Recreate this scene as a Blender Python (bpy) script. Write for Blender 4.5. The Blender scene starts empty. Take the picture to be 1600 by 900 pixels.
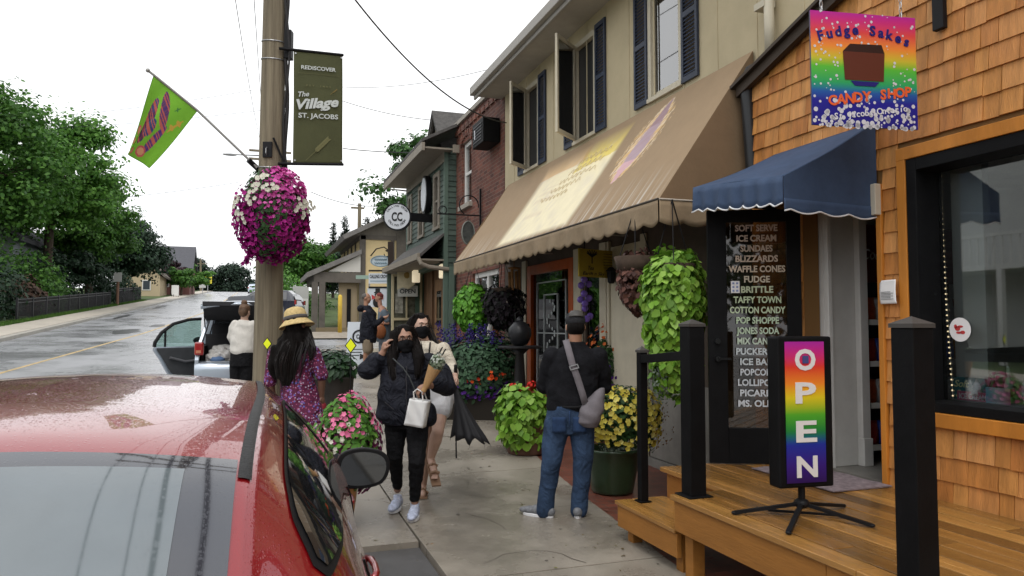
import bpy, bmesh, math, random
import numpy as np
from mathutils import Vector, Matrix
random.seed(7); RNG = np.random.default_rng(7)
S = bpy.context.scene
COL = S.collection
R = math.radians
# ------------------------------------------------------------------ camera, sky, sun, exposure
F = 1150.0; TH = math.atan(400/1150.0); PITCH = math.atan(57/1150.0); CH = 1.634
CT, ST = math.cos(TH), math.sin(TH)
cam_d = bpy.data.cameras.new('camera'); cam = bpy.data.objects.new('camera', cam_d); COL.objects.link(cam)
cam_d.sensor_width = 36; cam_d.lens = F/1600*36; cam_d.clip_start = .05; cam_d.clip_end = 2000
cam.location = (0, 0, CH); cam.rotation_euler = (math.pi/2+PITCH, 0, -TH)
S.camera = cam
W = bpy.data.worlds.new('World'); S.world = W; W.use_nodes = True
nt = W.node_tree; nt.nodes.clear()
o_ = nt.nodes.new('ShaderNodeOutputWorld'); ad = nt.nodes.new('ShaderNodeAddShader')
sk = nt.nodes.new('ShaderNodeTexSky'); sk.sky_type = 'NISHITA'; sk.sun_disc = False
sk.sun_elevation = R(58); sk.sun_rotation = R(205); sk.dust_density = 5; sk.air_density = 1.5
hs = nt.nodes.new('ShaderNodeHueSaturation'); hs.inputs['Saturation'].default_value = .2
b1 = nt.nodes.new('ShaderNodeBackground'); b1.inputs['Strength'].default_value = .06
b2 = nt.nodes.new('ShaderNodeBackground'); b2.inputs['Strength'].default_value = 1.22
tc = nt.nodes.new('ShaderNodeTexCoord'); nz = nt.nodes.new('ShaderNodeTexNoise'); nz.inputs['Scale'].default_value = 1.6; nz.inputs['Detail'].default_value = 5
cr = nt.nodes.new('ShaderNodeValToRGB'); cr.color_ramp.elements[0].position = .3; cr.color_ramp.elements[0].color = (.80, .85, .93, 1)
cr.color_ramp.elements[1].position = .6; cr.color_ramp.elements[1].color = (1, 1.0, 1.0, 1)
L = nt.links.new
L(tc.outputs['Generated'], nz.inputs['Vector']); L(nz.outputs['Fac'], cr.inputs['Fac']); L(cr.outputs['Color'], b2.inputs['Color'])
L(sk.outputs['Color'], hs.inputs['Color']); L(hs.outputs['Color'], b1.inputs['Color'])
L(b1.outputs[0], ad.inputs[0]); L(b2.outputs[0], ad.inputs[1]); L(ad.outputs[0], o_.inputs['Surface'])
sun_d = bpy.data.lights.new('sun', 'SUN'); sun = bpy.data.objects.new('sun', sun_d); COL.objects.link(sun)
sun_d.energy = .7; sun_d.angle = R(25); sun_d.color = (1, .97, .92)
sun.rotation_euler = (R(32), 0, R(-25))
S.view_settings.view_transform = 'Standard'; S.view_settings.look = 'None'
S.view_settings.exposure = 0; S.view_settings.gamma = 1; S.view_settings.use_curve_mapping = False
S.cycles.max_bounces = 7; S.cycles.transparent_max_bounces = 12; S.cycles.caustics_reflective = False; S.cycles.caustics_refractive = False
# ------------------------------------------------------------------ helpers
def ray(px, py):
    dx = (px-800)/F; dy = (450-py)/F
    v = Vector((dx, math.cos(PITCH)-dy*math.sin(PITCH), math.sin(PITCH)+dy*math.cos(PITCH)))
    return Vector((v.x*CT+v.y*ST, -v.x*ST+v.y*CT, v.z))
def V(px, py, d=None, X=None, Y=None, Z=None):
    r = ray(px, py); h = r.x*ST+r.y*CT
    if d is not None: t = d/h
    elif X is not None: t = X/r.x
    elif Y is not None: t = Y/r.y
    else: t = (Z-CH)/r.z
    return Vector((0, 0, CH))+r*t
def gz(y):
    if y <= 5: return 0.0
    if y <= 9: return .056*(y-5)**2/8
    if y <= 140: return .056*(y-7)
    if y <= 180: return .056*(133)+.056*((y-140)-(y-140)**2/80)
    return .056*(133)+.056*20-.056*(y-180)*.6
def lin(h):
    h = h.lstrip('#'); c = [int(h[i:i+2], 16)/255 for i in (0, 2, 4)]
    return tuple(x/12.92 if x < .04045 else ((x+.055)/1.055)**2.4 for x in c)
MATS = {}
def M(name, col=(.5, .5, .5), rough=.6, metal=0., var=0., vs=4., vdet=4., island=None, bump=0., bs=40., coat=0., spec=.3,
      stretch=None, emit=0., trans=0., attr=None, col2=None, alpha=1., rvar=0., crease=0., cs_=9.):
    if name in MATS: return MATS[name]
    m = bpy.data.materials.new(name); m.use_nodes = True; n = m.node_tree.nodes; l = m.node_tree.links.new
    p = n['Principled BSDF']; out = n['Material Output']
    if isinstance(col, str): col = lin(col)
    if isinstance(col2, str): col2 = lin(col2)
    p.inputs['Roughness'].default_value = rough; p.inputs['Metallic'].default_value = metal
    p.inputs['Coat Weight'].default_value = coat; p.inputs['Coat Roughness'].default_value = .04
    p.inputs['Specular IOR Level'].default_value = spec
    p.inputs['Base Color'].default_value = (*col, 1)
    t = n.new('ShaderNodeTexCoord'); vec = t.outputs['Object']
    if stretch:
        mp = n.new('ShaderNodeMapping'); mp.inputs['Scale'].default_value = stretch; l(vec, mp.inputs['Vector']); vec = mp.outputs['Vector']
    cs = None
    if attr:
        a = n.new('ShaderNodeVertexColor'); a.layer_name = attr; cs = a.outputs['Color']
    if island:
        g = n.new('ShaderNodeNewGeometry'); rp = n.new('ShaderNodeValToRGB'); rp.color_ramp.interpolation = 'LINEAR'
        el = rp.color_ramp.elements
        cols = [lin(c) if isinstance(c, str) else c for c in island]
        while len(el) < len(cols): el.new(.5)
        for i, c in enumerate(cols): el[i].position = i/(len(cols)-1); el[i].color = (*c, 1)
        l(g.outputs['Random Per Island'], rp.inputs['Fac']); cs = rp.outputs['Color']
    if var or col2 or rvar:
        nn = n.new('ShaderNodeTexNoise'); nn.inputs['Scale'].default_value = vs; nn.inputs['Detail'].default_value = vdet; nn.inputs['Roughness'].default_value = .65
        l(vec, nn.inputs['Vector'])
        rr = n.new('ShaderNodeMapRange'); rr.inputs['From Min'].default_value = .3; rr.inputs['From Max'].default_value = .7
        l(nn.outputs['Fac'], rr.inputs['Value'])
        if rvar:
            r2 = n.new('ShaderNodeMapRange'); r2.inputs['From Min'].default_value = .35; r2.inputs['From Max'].default_value = .62
            r2.inputs['To Min'].default_value = max(.03, rough-rvar); r2.inputs['To Max'].default_value = rough+rvar
            l(nn.outputs['Fac'], r2.inputs['Value']); l(r2.outputs['Result'], p.inputs['Roughness'])
        if col2:
            mx = n.new('ShaderNodeMix'); mx.data_type = 'RGBA'; mx.inputs['B'].default_value = (*col2, 1)
            if cs: l(cs, mx.inputs['A'])
            else: mx.inputs['A'].default_value = (*col, 1)
            l(rr.outputs['Result'], mx.inputs['Factor']); cs = mx.outputs['Result']
        elif var:
            rr.inputs['To Min'].default_value = 1-var; rr.inputs['To Max'].default_value = 1+var
            mx = n.new('ShaderNodeVectorMath'); mx.operation = 'MULTIPLY'
            if cs: l(cs, mx.inputs[0])
            else: mx.inputs[0].default_value = col
            l(rr.outputs['Result'], mx.inputs[1]); cs = mx.outputs['Vector']
    if cs: l(cs, p.inputs['Base Color'])
    if bump:
        bn = n.new('ShaderNodeTexNoise'); bn.inputs['Scale'].default_value = bs; bn.inputs['Detail'].default_value = 4; l(vec, bn.inputs['Vector'])
        bb = n.new('ShaderNodeBump'); bb.inputs['Strength'].default_value = min(1, bump); bb.inputs['Distance'].default_value = .02
        l(bn.outputs['Fac'], bb.inputs['Height']); l(bb.outputs['Normal'], p.inputs['Normal'])
        if crease:
            cn = n.new('ShaderNodeTexNoise'); cn.inputs['Scale'].default_value = cs_; cn.inputs['Detail'].default_value = 2; cn.inputs['Distortion'].default_value = 1.2; l(vec, cn.inputs['Vector'])
            cb = n.new('ShaderNodeBump'); cb.inputs['Strength'].default_value = min(1, crease); cb.inputs['Distance'].default_value = .06; l(cn.outputs['Fac'], cb.inputs['Height']); l(cb.outputs['Normal'], bb.inputs['Normal'])
    if emit:
        if cs: l(cs, p.inputs['Emission Color'])
        else: p.inputs['Emission Color'].default_value = (*col, 1)
        p.inputs['Emission Strength'].default_value = emit
    if trans:
        tr = n.new('ShaderNodeBsdfTranslucent'); ms = n.new('ShaderNodeMixShader'); ms.inputs['Fac'].default_value = trans
        if cs: l(cs, tr.inputs['Color'])
        else: tr.inputs['Color'].default_value = (*col, 1)
        l(p.outputs[0], ms.inputs[1]); l(tr.outputs[0], ms.inputs[2]); l(ms.outputs[0], out.inputs['Surface'])
    MATS[name] = m; return m
def glass(name, tint=(.9, .95, .95), base=.05, rough=.02, dark=None):
    if name in MATS: return MATS[name]
    m = bpy.data.materials.new(name); m.use_nodes = True; n = m.node_tree.nodes; l = m.node_tree.links.new
    for x in list(n):
        if x.type == 'BSDF_PRINCIPLED': n.remove(x)
    out = n['Material Output']; tr = n.new('ShaderNodeBsdfTransparent'); tr.inputs['Color'].default_value = (*tint, 1)
    gl = n.new('ShaderNodeBsdfGlossy'); gl.inputs['Roughness'].default_value = rough
    fr = n.new('ShaderNodeFresnel'); fr.inputs['IOR'].default_value = 1.5
    ad = n.new('ShaderNodeMath'); ad.operation = 'ADD'; ad.inputs[1].default_value = base; ad.use_clamp = True
    ms = n.new('ShaderNodeMixShader'); l(fr.outputs[0], ad.inputs[0]); l(ad.outputs[0], ms.inputs['Fac'])
    l(tr.outputs[0], ms.inputs[1]); l(gl.outputs[0], ms.inputs[2]); l(ms.outputs[0], out.inputs['Surface'])
    MATS[name] = m; return m
ORG = {}
def thing(name, label, cat, loc=(0, 0, 0), rotz=0, group=None, local=False):
    o = bpy.data.objects.new(name, None); COL.objects.link(o); o.empty_display_size = .1
    o.location = loc; o.rotation_euler = (0, 0, rotz); o['label'] = label; o['category'] = cat
    if group: o['group'] = group
    ORG[o.name] = None if local else Vector(loc); return o
def tag(o, label, cat, group=None):
    o['label'] = label; o['category'] = cat
    if group: o['group'] = group
    return o
class MB:
    def __init__(s): s.v = []; s.f = []; s.c = []; s.m = []
    def add(s, vs, fs, mi=0, col=None):
        b = len(s.v); s.v.extend([tuple(v) for v in vs]); s.f.extend([tuple(i+b for i in f) for f in fs]); s.m.extend([mi]*len(fs))
        if col is not None: s.c.extend([col]*len(vs) if not isinstance(col, list) else col)
        return s
    def box(s, x0, x1, y0, y1, z0, z1, mi=0):
        vs = [(x, y, z) for z in (z0, z1) for y in (y0, y1) for x in (x0, x1)]
        return s.add(vs, [(0, 2, 3, 1), (4, 5, 7, 6), (0, 1, 5, 4), (2, 6, 7, 3), (0, 4, 6, 2), (1, 3, 7, 5)], mi)
    def obox(s, c, ax, ay, az, mi=0):
        c, ax, ay, az = map(Vector, (c, ax, ay, az))
        vs = [c+ax*i+ay*j+az*k for k in (-1, 1) for j in (-1, 1) for i in (-1, 1)]
        return s.add(vs, [(0, 2, 3, 1), (4, 5, 7, 6), (0, 1, 5, 4), (2, 6, 7, 3), (0, 4, 6, 2), (1, 3, 7, 5)], mi)
    def bar(s, p, q, w, h=None, up=(0, 0, 1), mi=0):
        p, q = Vector(p), Vector(q); d = (q-p); u = Vector(up)
        a = d.cross(u)
        if a.length < 1e-6: a = d.cross(Vector((1, 0, 0)))
        a.normalize(); b = a.cross(d).normalized()
        return s.obox((p+q)/2, d/2, a*w/2, b*(h or w)/2, mi)
    def prism(s, poly, d, mi=0):
        poly = [Vector(p) for p in poly]; d = Vector(d); n = len(poly)
        vs = poly+[p+d for p in poly]
        fs = [tuple(range(n))[::-1], tuple(range(n, 2*n))]+[(i, (i+1) % n, (i+1) % n+n, i+n) for i in range(n)]
        return s.add(vs, fs, mi)
    def tube(s, pts, r, n=8, mi=0, cap=True):
        pts = [Vector(p) for p in pts]; rs = r if isinstance(r, (list, tuple)) else [r]*len(pts)
        rings = []; prev = None
        for i, p in enumerate(pts):
            d = (pts[min(i+1, len(pts)-1)]-pts[max(i-1, 0)]).normalized()
            if prev is None:
                a = d.cross(Vector((0, 0, 1)))
                if a.length < .05: a = d.cross(Vector((1, 0, 0)))
            else: a = prev-d*prev.dot(d)
            a.normalize(); prev = a; b = d.cross(a)
            rings.append([p+(a*math.cos(t)+b*math.sin(t))*rs[i] for t in [2*math.pi*k/n for k in range(n)]])
        vs = [v for rg in rings for v in rg]; fs = []
        for i in range(len(pts)-1):
            for k in range(n): fs.append((i*n+k, i*n+(k+1) % n, (i+1)*n+(k+1) % n, (i+1)*n+k))
        if cap: fs += [tuple(range(n))[::-1], tuple(range((len(pts)-1)*n, len(pts)*n))]
        return s.add(vs, fs, mi)
    def lathe(s, prof, c=(0, 0, 0), n=24, mi=0, ax=None):
        c = Vector(c); vs = []; fs = []
        for r, z in prof:
            for k in range(n):
                t = 2*math.pi*k/n; v = Vector((r*math.cos(t), r*math.sin(t), z))
                if ax is not None: v = ax @ v
                vs.append(c+v)
        for i in range(len(prof)-1):
            for k in range(n): fs.append((i*n+k, i*n+(k+1) % n, (i+1)*n+(k+1) % n, (i+1)*n+k))
        fs += [tuple(range(n))[::-1], tuple(range((len(prof)-1)*n, len(prof)*n))]
        return s.add(vs, fs, mi)
    def grid(s, fn, nu, nv, mi=0, col=None):
        vs = [fn(i/nu, j/nv) for j in range(nv+1) for i in range(nu+1)]
        cl = [col(i/nu, j/nv) for j in range(nv+1) for i in range(nu+1)] if col else None
        fs = [(j*(nu+1)+i, j*(nu+1)+i+1, (j+1)*(nu+1)+i+1, (j+1)*(nu+1)+i) for j in range(nv) for i in range(nu)]
        return s.add(vs, fs, mi, cl)
    def ell(s, c, r, n=16, m=10, mi=0):
        c = Vector(c); r = (r, r, r) if isinstance(r, (int, float)) else r
        pr = [(max(1e-4, math.sin(math.pi*i/m)), -math.cos(math.pi*i/m)) for i in range(m+1)]
        b = len(s.v); s.lathe(pr, (0, 0, 0), n, mi)
        s.v[b:] = [(c.x+x*r[0], c.y+y*r[1], c.z+z*r[2]) for x, y, z in s.v[b:]]
        return s
    def text(s, t, o, right, up, h, w=None, align='c', bold=0, shear=0, ex=.002, mi=0, sp=1.0):
        vs, fs = glyphs(t, bold, shear, sp)
        o, right, up = Vector(o), Vector(right).normalized(), Vector(up).normalized(); nrm = right.cross(up)
        xs = [v[0] for v in vs]; x0, x1 = min(xs), max(xs); k = h/.7; kx = k
        if w: kx = w/(x1-x0)
        off = (x0+x1)/2 if align == 'c' else (x0 if align == 'l' else x1)
        return s.add([o+right*((v[0]-off)*kx)+up*(v[1]*k)+nrm*(ex if v[2] > 0 else -.0005) for v in vs], fs, mi)
    def build(s, name, mats, parent=None, smooth=False, bevel=0, local=None, solid=0, sub=0, auto=True):
        me = bpy.data.meshes.new(name); v = np.array(s.v, dtype=float)
        o = bpy.data.objects.new(name, me)
        if parent is not None:
            rt = parent
            while rt.parent: rt = rt.parent
            org = ORG.get(rt.name)
            if org is not None and local is None: v = v-np.array(org)
        elif local is None:
            c = Vector(((v[:, 0].min()+v[:, 0].max())/2, (v[:, 1].min()+v[:, 1].max())/2, v[:, 2].min())); v = v-np.array(c); o.location = c
        me.from_pydata(v.tolist(), [], s.f)
        for m in (mats if isinstance(mats, (list, tuple)) else [mats]): me.materials.append(m)
        if any(s.m): me.polygons.foreach_set('material_index', s.m)
        if s.c and len(s.c) == len(s.v):
            a = me.color_attributes.new('Col', 'FLOAT_COLOR', 'POINT')
            a.data.foreach_set('color', [x for c in s.c for x in (c[0], c[1], c[2], 1.0)])
        me.validate(); 
        if s.fixn: 
            bm = bmesh.new(); bm.from_mesh(me); bmesh.ops.recalc_face_normals(bm, faces=bm.faces); bm.to_mesh(me); bm.free()
        if smooth: me.polygons.foreach_set('use_smooth', [True]*len(me.polygons))
        me.update(); COL.objects.link(o)
        if parent is not None: o.parent = parent
        if bevel:
            b = o.modifiers.new('bevel', 'BEVEL'); b.width = bevel; b.segments = 2; b.limit_method = 'ANGLE'; b.angle_limit = R(40)
        if solid:
            b = o.modifiers.new('solid', 'SOLIDIFY'); b.thickness = solid; b.offset = 0
        if sub:
            b = o.modifiers.new('sub', 'SUBSURF'); b.levels = sub; b.render_levels = sub
        return o
    fixn = True
GL = {}
def glyphs(t, bold=0, shear=0, sp=1.0):
    k = (t, bold, shear, sp)
    if k in GL: return GL[k]
    c = bpy.data.curves.new('t', 'FONT'); c.body = t; c.size = 1; c.offset = bold; c.shear = shear; c.extrude = .01; c.space_character = sp; c.resolution_u = 3
    o = bpy.data.objects.new('t', c); COL.objects.link(o)
    dg = bpy.context.evaluated_depsgraph_get(); me = bpy.data.meshes.new_from_object(o.evaluated_get(dg))
    vs = [tuple(v.co) for v in me.vertices]; fs = [tuple(p.vertices) for p in me.polygons]
    bpy.data.objects.remove(o); bpy.data.curves.remove(c); bpy.data.meshes.remove(me)
    GL[k] = (vs, fs); return GL[k]
def arc_text(mb, t, c, right, up, rad, a0, a1, h, flip=False, bold=.01, mi=0):
    c, right, up = Vector(c), Vector(right).normalized(), Vector(up).normalized()
    n = len(t)
    for i, ch in enumerate(t):
        if ch == ' ': continue
        a = a0+(a1-a0)*(i/(n-1)); rr = right*math.cos(a)+up*math.sin(a)
        u = -rr if flip else rr; r_ = Vector(u).cross(right.cross(up))
        mb.text(ch, c+rr*rad-u*h*.5, r_, u, h, bold=bold, mi=mi)
def copy_thing(root, loc, rotz=None, label=None):
    r = root.copy(); COL.objects.link(r); r.location = loc
    if rotz is not None: r.rotation_euler = (0, 0, rotz)
    if label: r['label'] = label
    for ch in list(root.children):
        c = ch.copy(); COL.objects.link(c); c.parent = r
        for g in ch.children:
            d = g.copy(); COL.objects.link(d); d.parent = c
    return r
def struct(o): o['kind'] = 'structure'; return o
def fuse(name, shapes, mat, parent, voxel=.008, smooth=4, noise=None, sharp=False):
    """joins overlapping closed shapes (one MB, local coords) into one continuous skin"""
    me = bpy.data.meshes.new('t'); me.from_pydata(shapes.v, [], shapes.f)
    bm = bmesh.new(); bm.from_mesh(me); bmesh.ops.recalc_face_normals(bm, faces=bm.faces); bm.to_mesh(me); bm.free()
    o = bpy.data.objects.new('t', me); COL.objects.link(o)
    r = o.modifiers.new('r', 'REMESH'); r.mode = 'VOXEL'; r.voxel_size = voxel; r.use_smooth_shade = True
    if smooth:
        s = o.modifiers.new('s', 'SMOOTH'); s.factor = .5; s.iterations = smooth
    dg = bpy.context.evaluated_depsgraph_get(); m2 = bpy.data.meshes.new_from_object(o.evaluated_get(dg))
    bpy.data.objects.remove(o); bpy.data.meshes.remove(me)
    if noise is not None:
        n = len(m2.vertices); co = np.empty(n*3); m2.vertices.foreach_get('co', co); no = np.empty(n*3); m2.vertices.foreach_get('normal', no)
        co = co.reshape(-1, 3); no = no.reshape(-1, 3); co = co+no*noise(co)[:, None]; m2.vertices.foreach_set('co', co.ravel())
    m2.name = name; m2.materials.clear(); m2.materials.append(mat); m2.polygons.foreach_set('use_smooth', [True]*len(m2.polygons)); m2.update()
    ob = bpy.data.objects.new(name, m2); COL.objects.link(ob); ob.parent = parent
    return ob
def folds(amp, k=(9, 9, 5), ph=0.):
    def f(co):
        x, y, z = co.T
        q = np.sin(k[0]*x*2+3*np.sin(k[2]*z+ph))+np.sin(k[1]*y*3+2.2*np.sin(k[2]*1.7*z+1+ph))+np.sin(k[2]*4*z+4*x*k[0]*.5+ph)
        return amp*q/3
    return f
def loft(mb, rings, n=18, mi=0):
    """rings: (center, rx, ry[, tilt axis]) elliptic rings in the xy plane, closed at both ends"""
    vs = []; fs = []
    for c, rx, ry in rings:
        for k in range(n):
            t = 2*math.pi*k/n; vs.append((c[0]+rx*math.cos(t), c[1]+ry*math.sin(t), c[2]))
    for i in range(len(rings)-1):
        for k in range(n): fs.append((i*n+k, i*n+(k+1) % n, (i+1)*n+(k+1) % n, (i+1)*n+k))
    fs += [tuple(range(n))[::-1], tuple(range((len(rings)-1)*n, len(rings)*n))]
    return mb.add(vs, fs, mi)
def chain(mb, pts, rs, n=12):
    """tapered limb with round joints"""
    pts = [Vector(p) for p in pts]
    P = []; Q = []
    for i in range(len(pts)-1):
        for k in range(4): t = k/4; P.append(pts[i].lerp(pts[i+1], t)); Q.append(rs[i]*(1-t)+rs[i+1]*t)
    P.append(pts[-1]); Q.append(rs[-1])
    mb.tube(P, Q, n)
    for p, r in zip(pts, rs): mb.ell(p, r*1.0, n, 8)
    return mb
def rvec(): 
    v = RNG.normal(size=3); return v/np.linalg.norm(v)
class Cloud(MB):
    fixn = False
    def leaf(s, p, n, size, asp=.55, fold=.15, up=None):
        n = np.asarray(n, float); n = n/(np.linalg.norm(n)+1e-9)
        d = up if up is not None else rvec(); t = d-n*np.dot(d, n); t = t/(np.linalg.norm(t)+1e-9); b = np.cross(n, t)
        p = np.asarray(p, float)
        L_ = t*size; w = b*size*asp
        vs = [p, p+L_*.35+w*.5-n*fold*size*.2, p+L_*.75+w*.35-n*fold*size*.3, p+L_-n*fold*size, p+L_*.75-w*.35-n*fold*size*.3, p+L_*.35-w*.5-n*fold*size*.2]
        s.add(vs, [(0, 1, 2, 3), (0, 3, 4, 5)])
    def bloom(s, p, n, r, k=5, cup=.3):
        n = np.asarray(n, float); n = n/(np.linalg.norm(n)+1e-9); d = rvec(); t = d-n*np.dot(d, n); t /= np.linalg.norm(t)+1e-9; b = np.cross(n, t)
        p = np.asarray(p, float); vs = [p-n*r*cup]
        for i in range(2*k):
            a = math.pi*i/k; q = r*(1.0 if i % 2 == 0 else .72); vs.append(p+(t*math.cos(a)+b*math.sin(a))*q+n*r*(.1 if i % 2 else .0))
        s.add(vs, [(0, 1+i, 1+(i+1) % (2*k)) for i in range(2*k)])
def unit(a): return a/(np.linalg.norm(a, axis=-1, keepdims=True)+1e-9)
def mesh_np(name, v, faces, mat, parent=None, smooth=False):
    """v (n,3) world coords, faces list of (m,k) index arrays"""
    v = np.asarray(v, float).reshape(-1, 3); me = bpy.data.meshes.new(name); o = bpy.data.objects.new(name, me)
    if parent is not None:
        rt = parent
        while rt.parent: rt = rt.parent
        org = ORG.get(rt.name)
        if org is not None: v = v-np.array(org)
    else:
        c = np.array([v[:, 0].mean(), v[:, 1].mean(), v[:, 2].min()]); v = v-c; o.location = c
    loops = np.concatenate([f.ravel() for f in faces]); tot = np.concatenate([np.full(len(f), f.shape[1]) for f in faces])
    me.vertices.add(len(v)); me.vertices.foreach_set('co', v.ravel())
    me.loops.add(len(loops)); me.loops.foreach_set('vertex_index', loops.astype(np.int32))
    me.polygons.add(len(tot)); st = np.concatenate([[0], np.cumsum(tot)[:-1]])
    me.polygons.foreach_set('loop_start', st.astype(np.int32)); me.polygons.foreach_set('loop_total', tot.astype(np.int32))
    me.materials.append(mat); me.update(calc_edges=True); me.validate()
    if smooth: me.polygons.foreach_set('use_smooth', [True]*len(me.polygons))
    COL.objects.link(o)
    if parent is not None: o.parent = parent
    return o
def leaf_geo(P, N, size, asp=.55, fold=.2, up=None):
    n = len(P); N = unit(N); size = np.broadcast_to(size, (n,))[:, None]
    d = RNG.normal(size=(n, 3)) if up is None else np.broadcast_to(np.asarray(up, float), (n, 3))+RNG.normal(size=(n, 3))*.35
    t = unit(d-N*np.sum(d*N, 1, keepdims=True)); b = np.cross(N, t); L_ = t*size; w = b*size*asp*.5; fd = N*size*fold
    vs = np.stack([P, P+L_*.32+w-fd*.2, P+L_*.72+w*.7-fd*.4, P+L_-fd, P+L_*.72-w*.7-fd*.4, P+L_*.32-w-fd*.2], 1).reshape(-1, 3)
    i = np.arange(n)[:, None]*6
    return vs, np.concatenate([i+np.array([[0, 1, 2, 3]]), i+np.array([[0, 3, 4, 5]])])
def leaves(name, P, N, size, mat, parent=None, **k):
    v, f = leaf_geo(np.asarray(P, float), np.asarray(N, float), size, **k); return mesh_np(name, v, [f], mat, parent)
def blooms(name, P, N, r, mat, parent=None, k=5, cup=.3):
    P = np.asarray(P, float); N = unit(np.asarray(N, float)); n = len(P); r = np.broadcast_to(r, (n,))[:, None]
    d = RNG.normal(size=(n, 3)); t = unit(d-N*np.sum(d*N, 1, keepdims=True)); b = np.cross(N, t)
    ring = [P-N*r*cup]
    for i in range(2*k):
        a = math.pi*i/k; q = r*(1.0 if i % 2 == 0 else .74); ring.append(P+(t*math.cos(a)+b*math.sin(a))*q+N*r*(.12 if i % 2 else 0))
    v = np.stack(ring, 1).reshape(-1, 3); m = 2*k+1; i = np.arange(n)[:, None]*m
    f = np.concatenate([i+np.array([[0, 1+j, 1+(j+1) % (2*k)]]) for j in range(2*k)])
    return mesh_np(name, v, [f], mat, parent)
def shell(c, r, n, lo=.8, hi=1.05, zmin=-1., zmax=1., bump=.12):
    """points and outward normals spread through an uneven ellipsoid shell"""
    u = unit(RNG.normal(size=(n*3, 3))); u = u[(u[:, 2] >= zmin) & (u[:, 2] <= zmax)][:n]
    k = RNG.normal(size=(5, 3))*2.2; ph = RNG.uniform(0, 6, 5)
    q = 1+bump*np.mean(np.sin(u @ k.T+ph), 1)*2
    s = (lo+(hi-lo)*RNG.uniform(0, 1, len(u))**.6)*q
    return np.asarray(c)+u*np.asarray(r)*s[:, None], unit(u/np.asarray(r)+RNG.normal(size=u.shape)*.35)
def tree(label, base, h, crown_r, crown_z, mat, n=16000, clumps=38, ls=.32, trunk_r=.25, cat='tree', group=None, name='tree', squash=.8, seed=1, bark=None, spread=.78):
    global RNG
    keep = RNG; RNG = np.random.default_rng(seed)
    t = thing(name, label, cat, base, group=group); base = np.asarray(base, float)
    cz = base+np.array([0, 0, crown_z]); ch = (h-crown_z)
    b = MB(); P = []; N = []
    top = base+np.array([.2, 0, crown_z*1.05]); b.tube([base-[0, 0, .2], base+[.05, 0, crown_z*.5], top], [trunk_r*1.25, trunk_r, trunk_r*.7], 9)
    per = n//clumps
    for i in range(clumps):
        d = unit(RNG.normal(size=3)); rr = RNG.uniform(.35, 1)**.5*spread
        d[2] = d[2]*1.0
        c = cz+d*rr*np.array([crown_r, crown_r, ch*squash*.95 if d[2] > 0 else crown_z*.42])
        cr_ = crown_r*RNG.uniform(.14, .36)
        p, nn = shell(c, (cr_*RNG.uniform(.8, 1.3), cr_*RNG.uniform(.8, 1.3), cr_*RNG.uniform(.45, .75)), per, .2, 1.15, -.9, 1, .4); P.append(p); N.append(nn+[0, 0, .5])
        if i % 2 == 0:
            m = top*.5+c*.5-[0, 0, .3]; b.tube([top-[0, 0, RNG.uniform(0, crown_z*.35)], m, c], [trunk_r*.5, trunk_r*.26, trunk_r*.08], 6)
    b.build('trunk', bark or M('bark', '4a3f36', .9, var=.3, vs=6, bump=.6, bs=12, stretch=(1, 1, .25)), t)
    P = np.concatenate(P); N = np.concatenate(N)
    leaves('crown', P, N, ls*RNG.uniform(.7, 1.25, len(P)), mat, t, asp=.75, fold=.25)
    RNG = keep; return t
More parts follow.
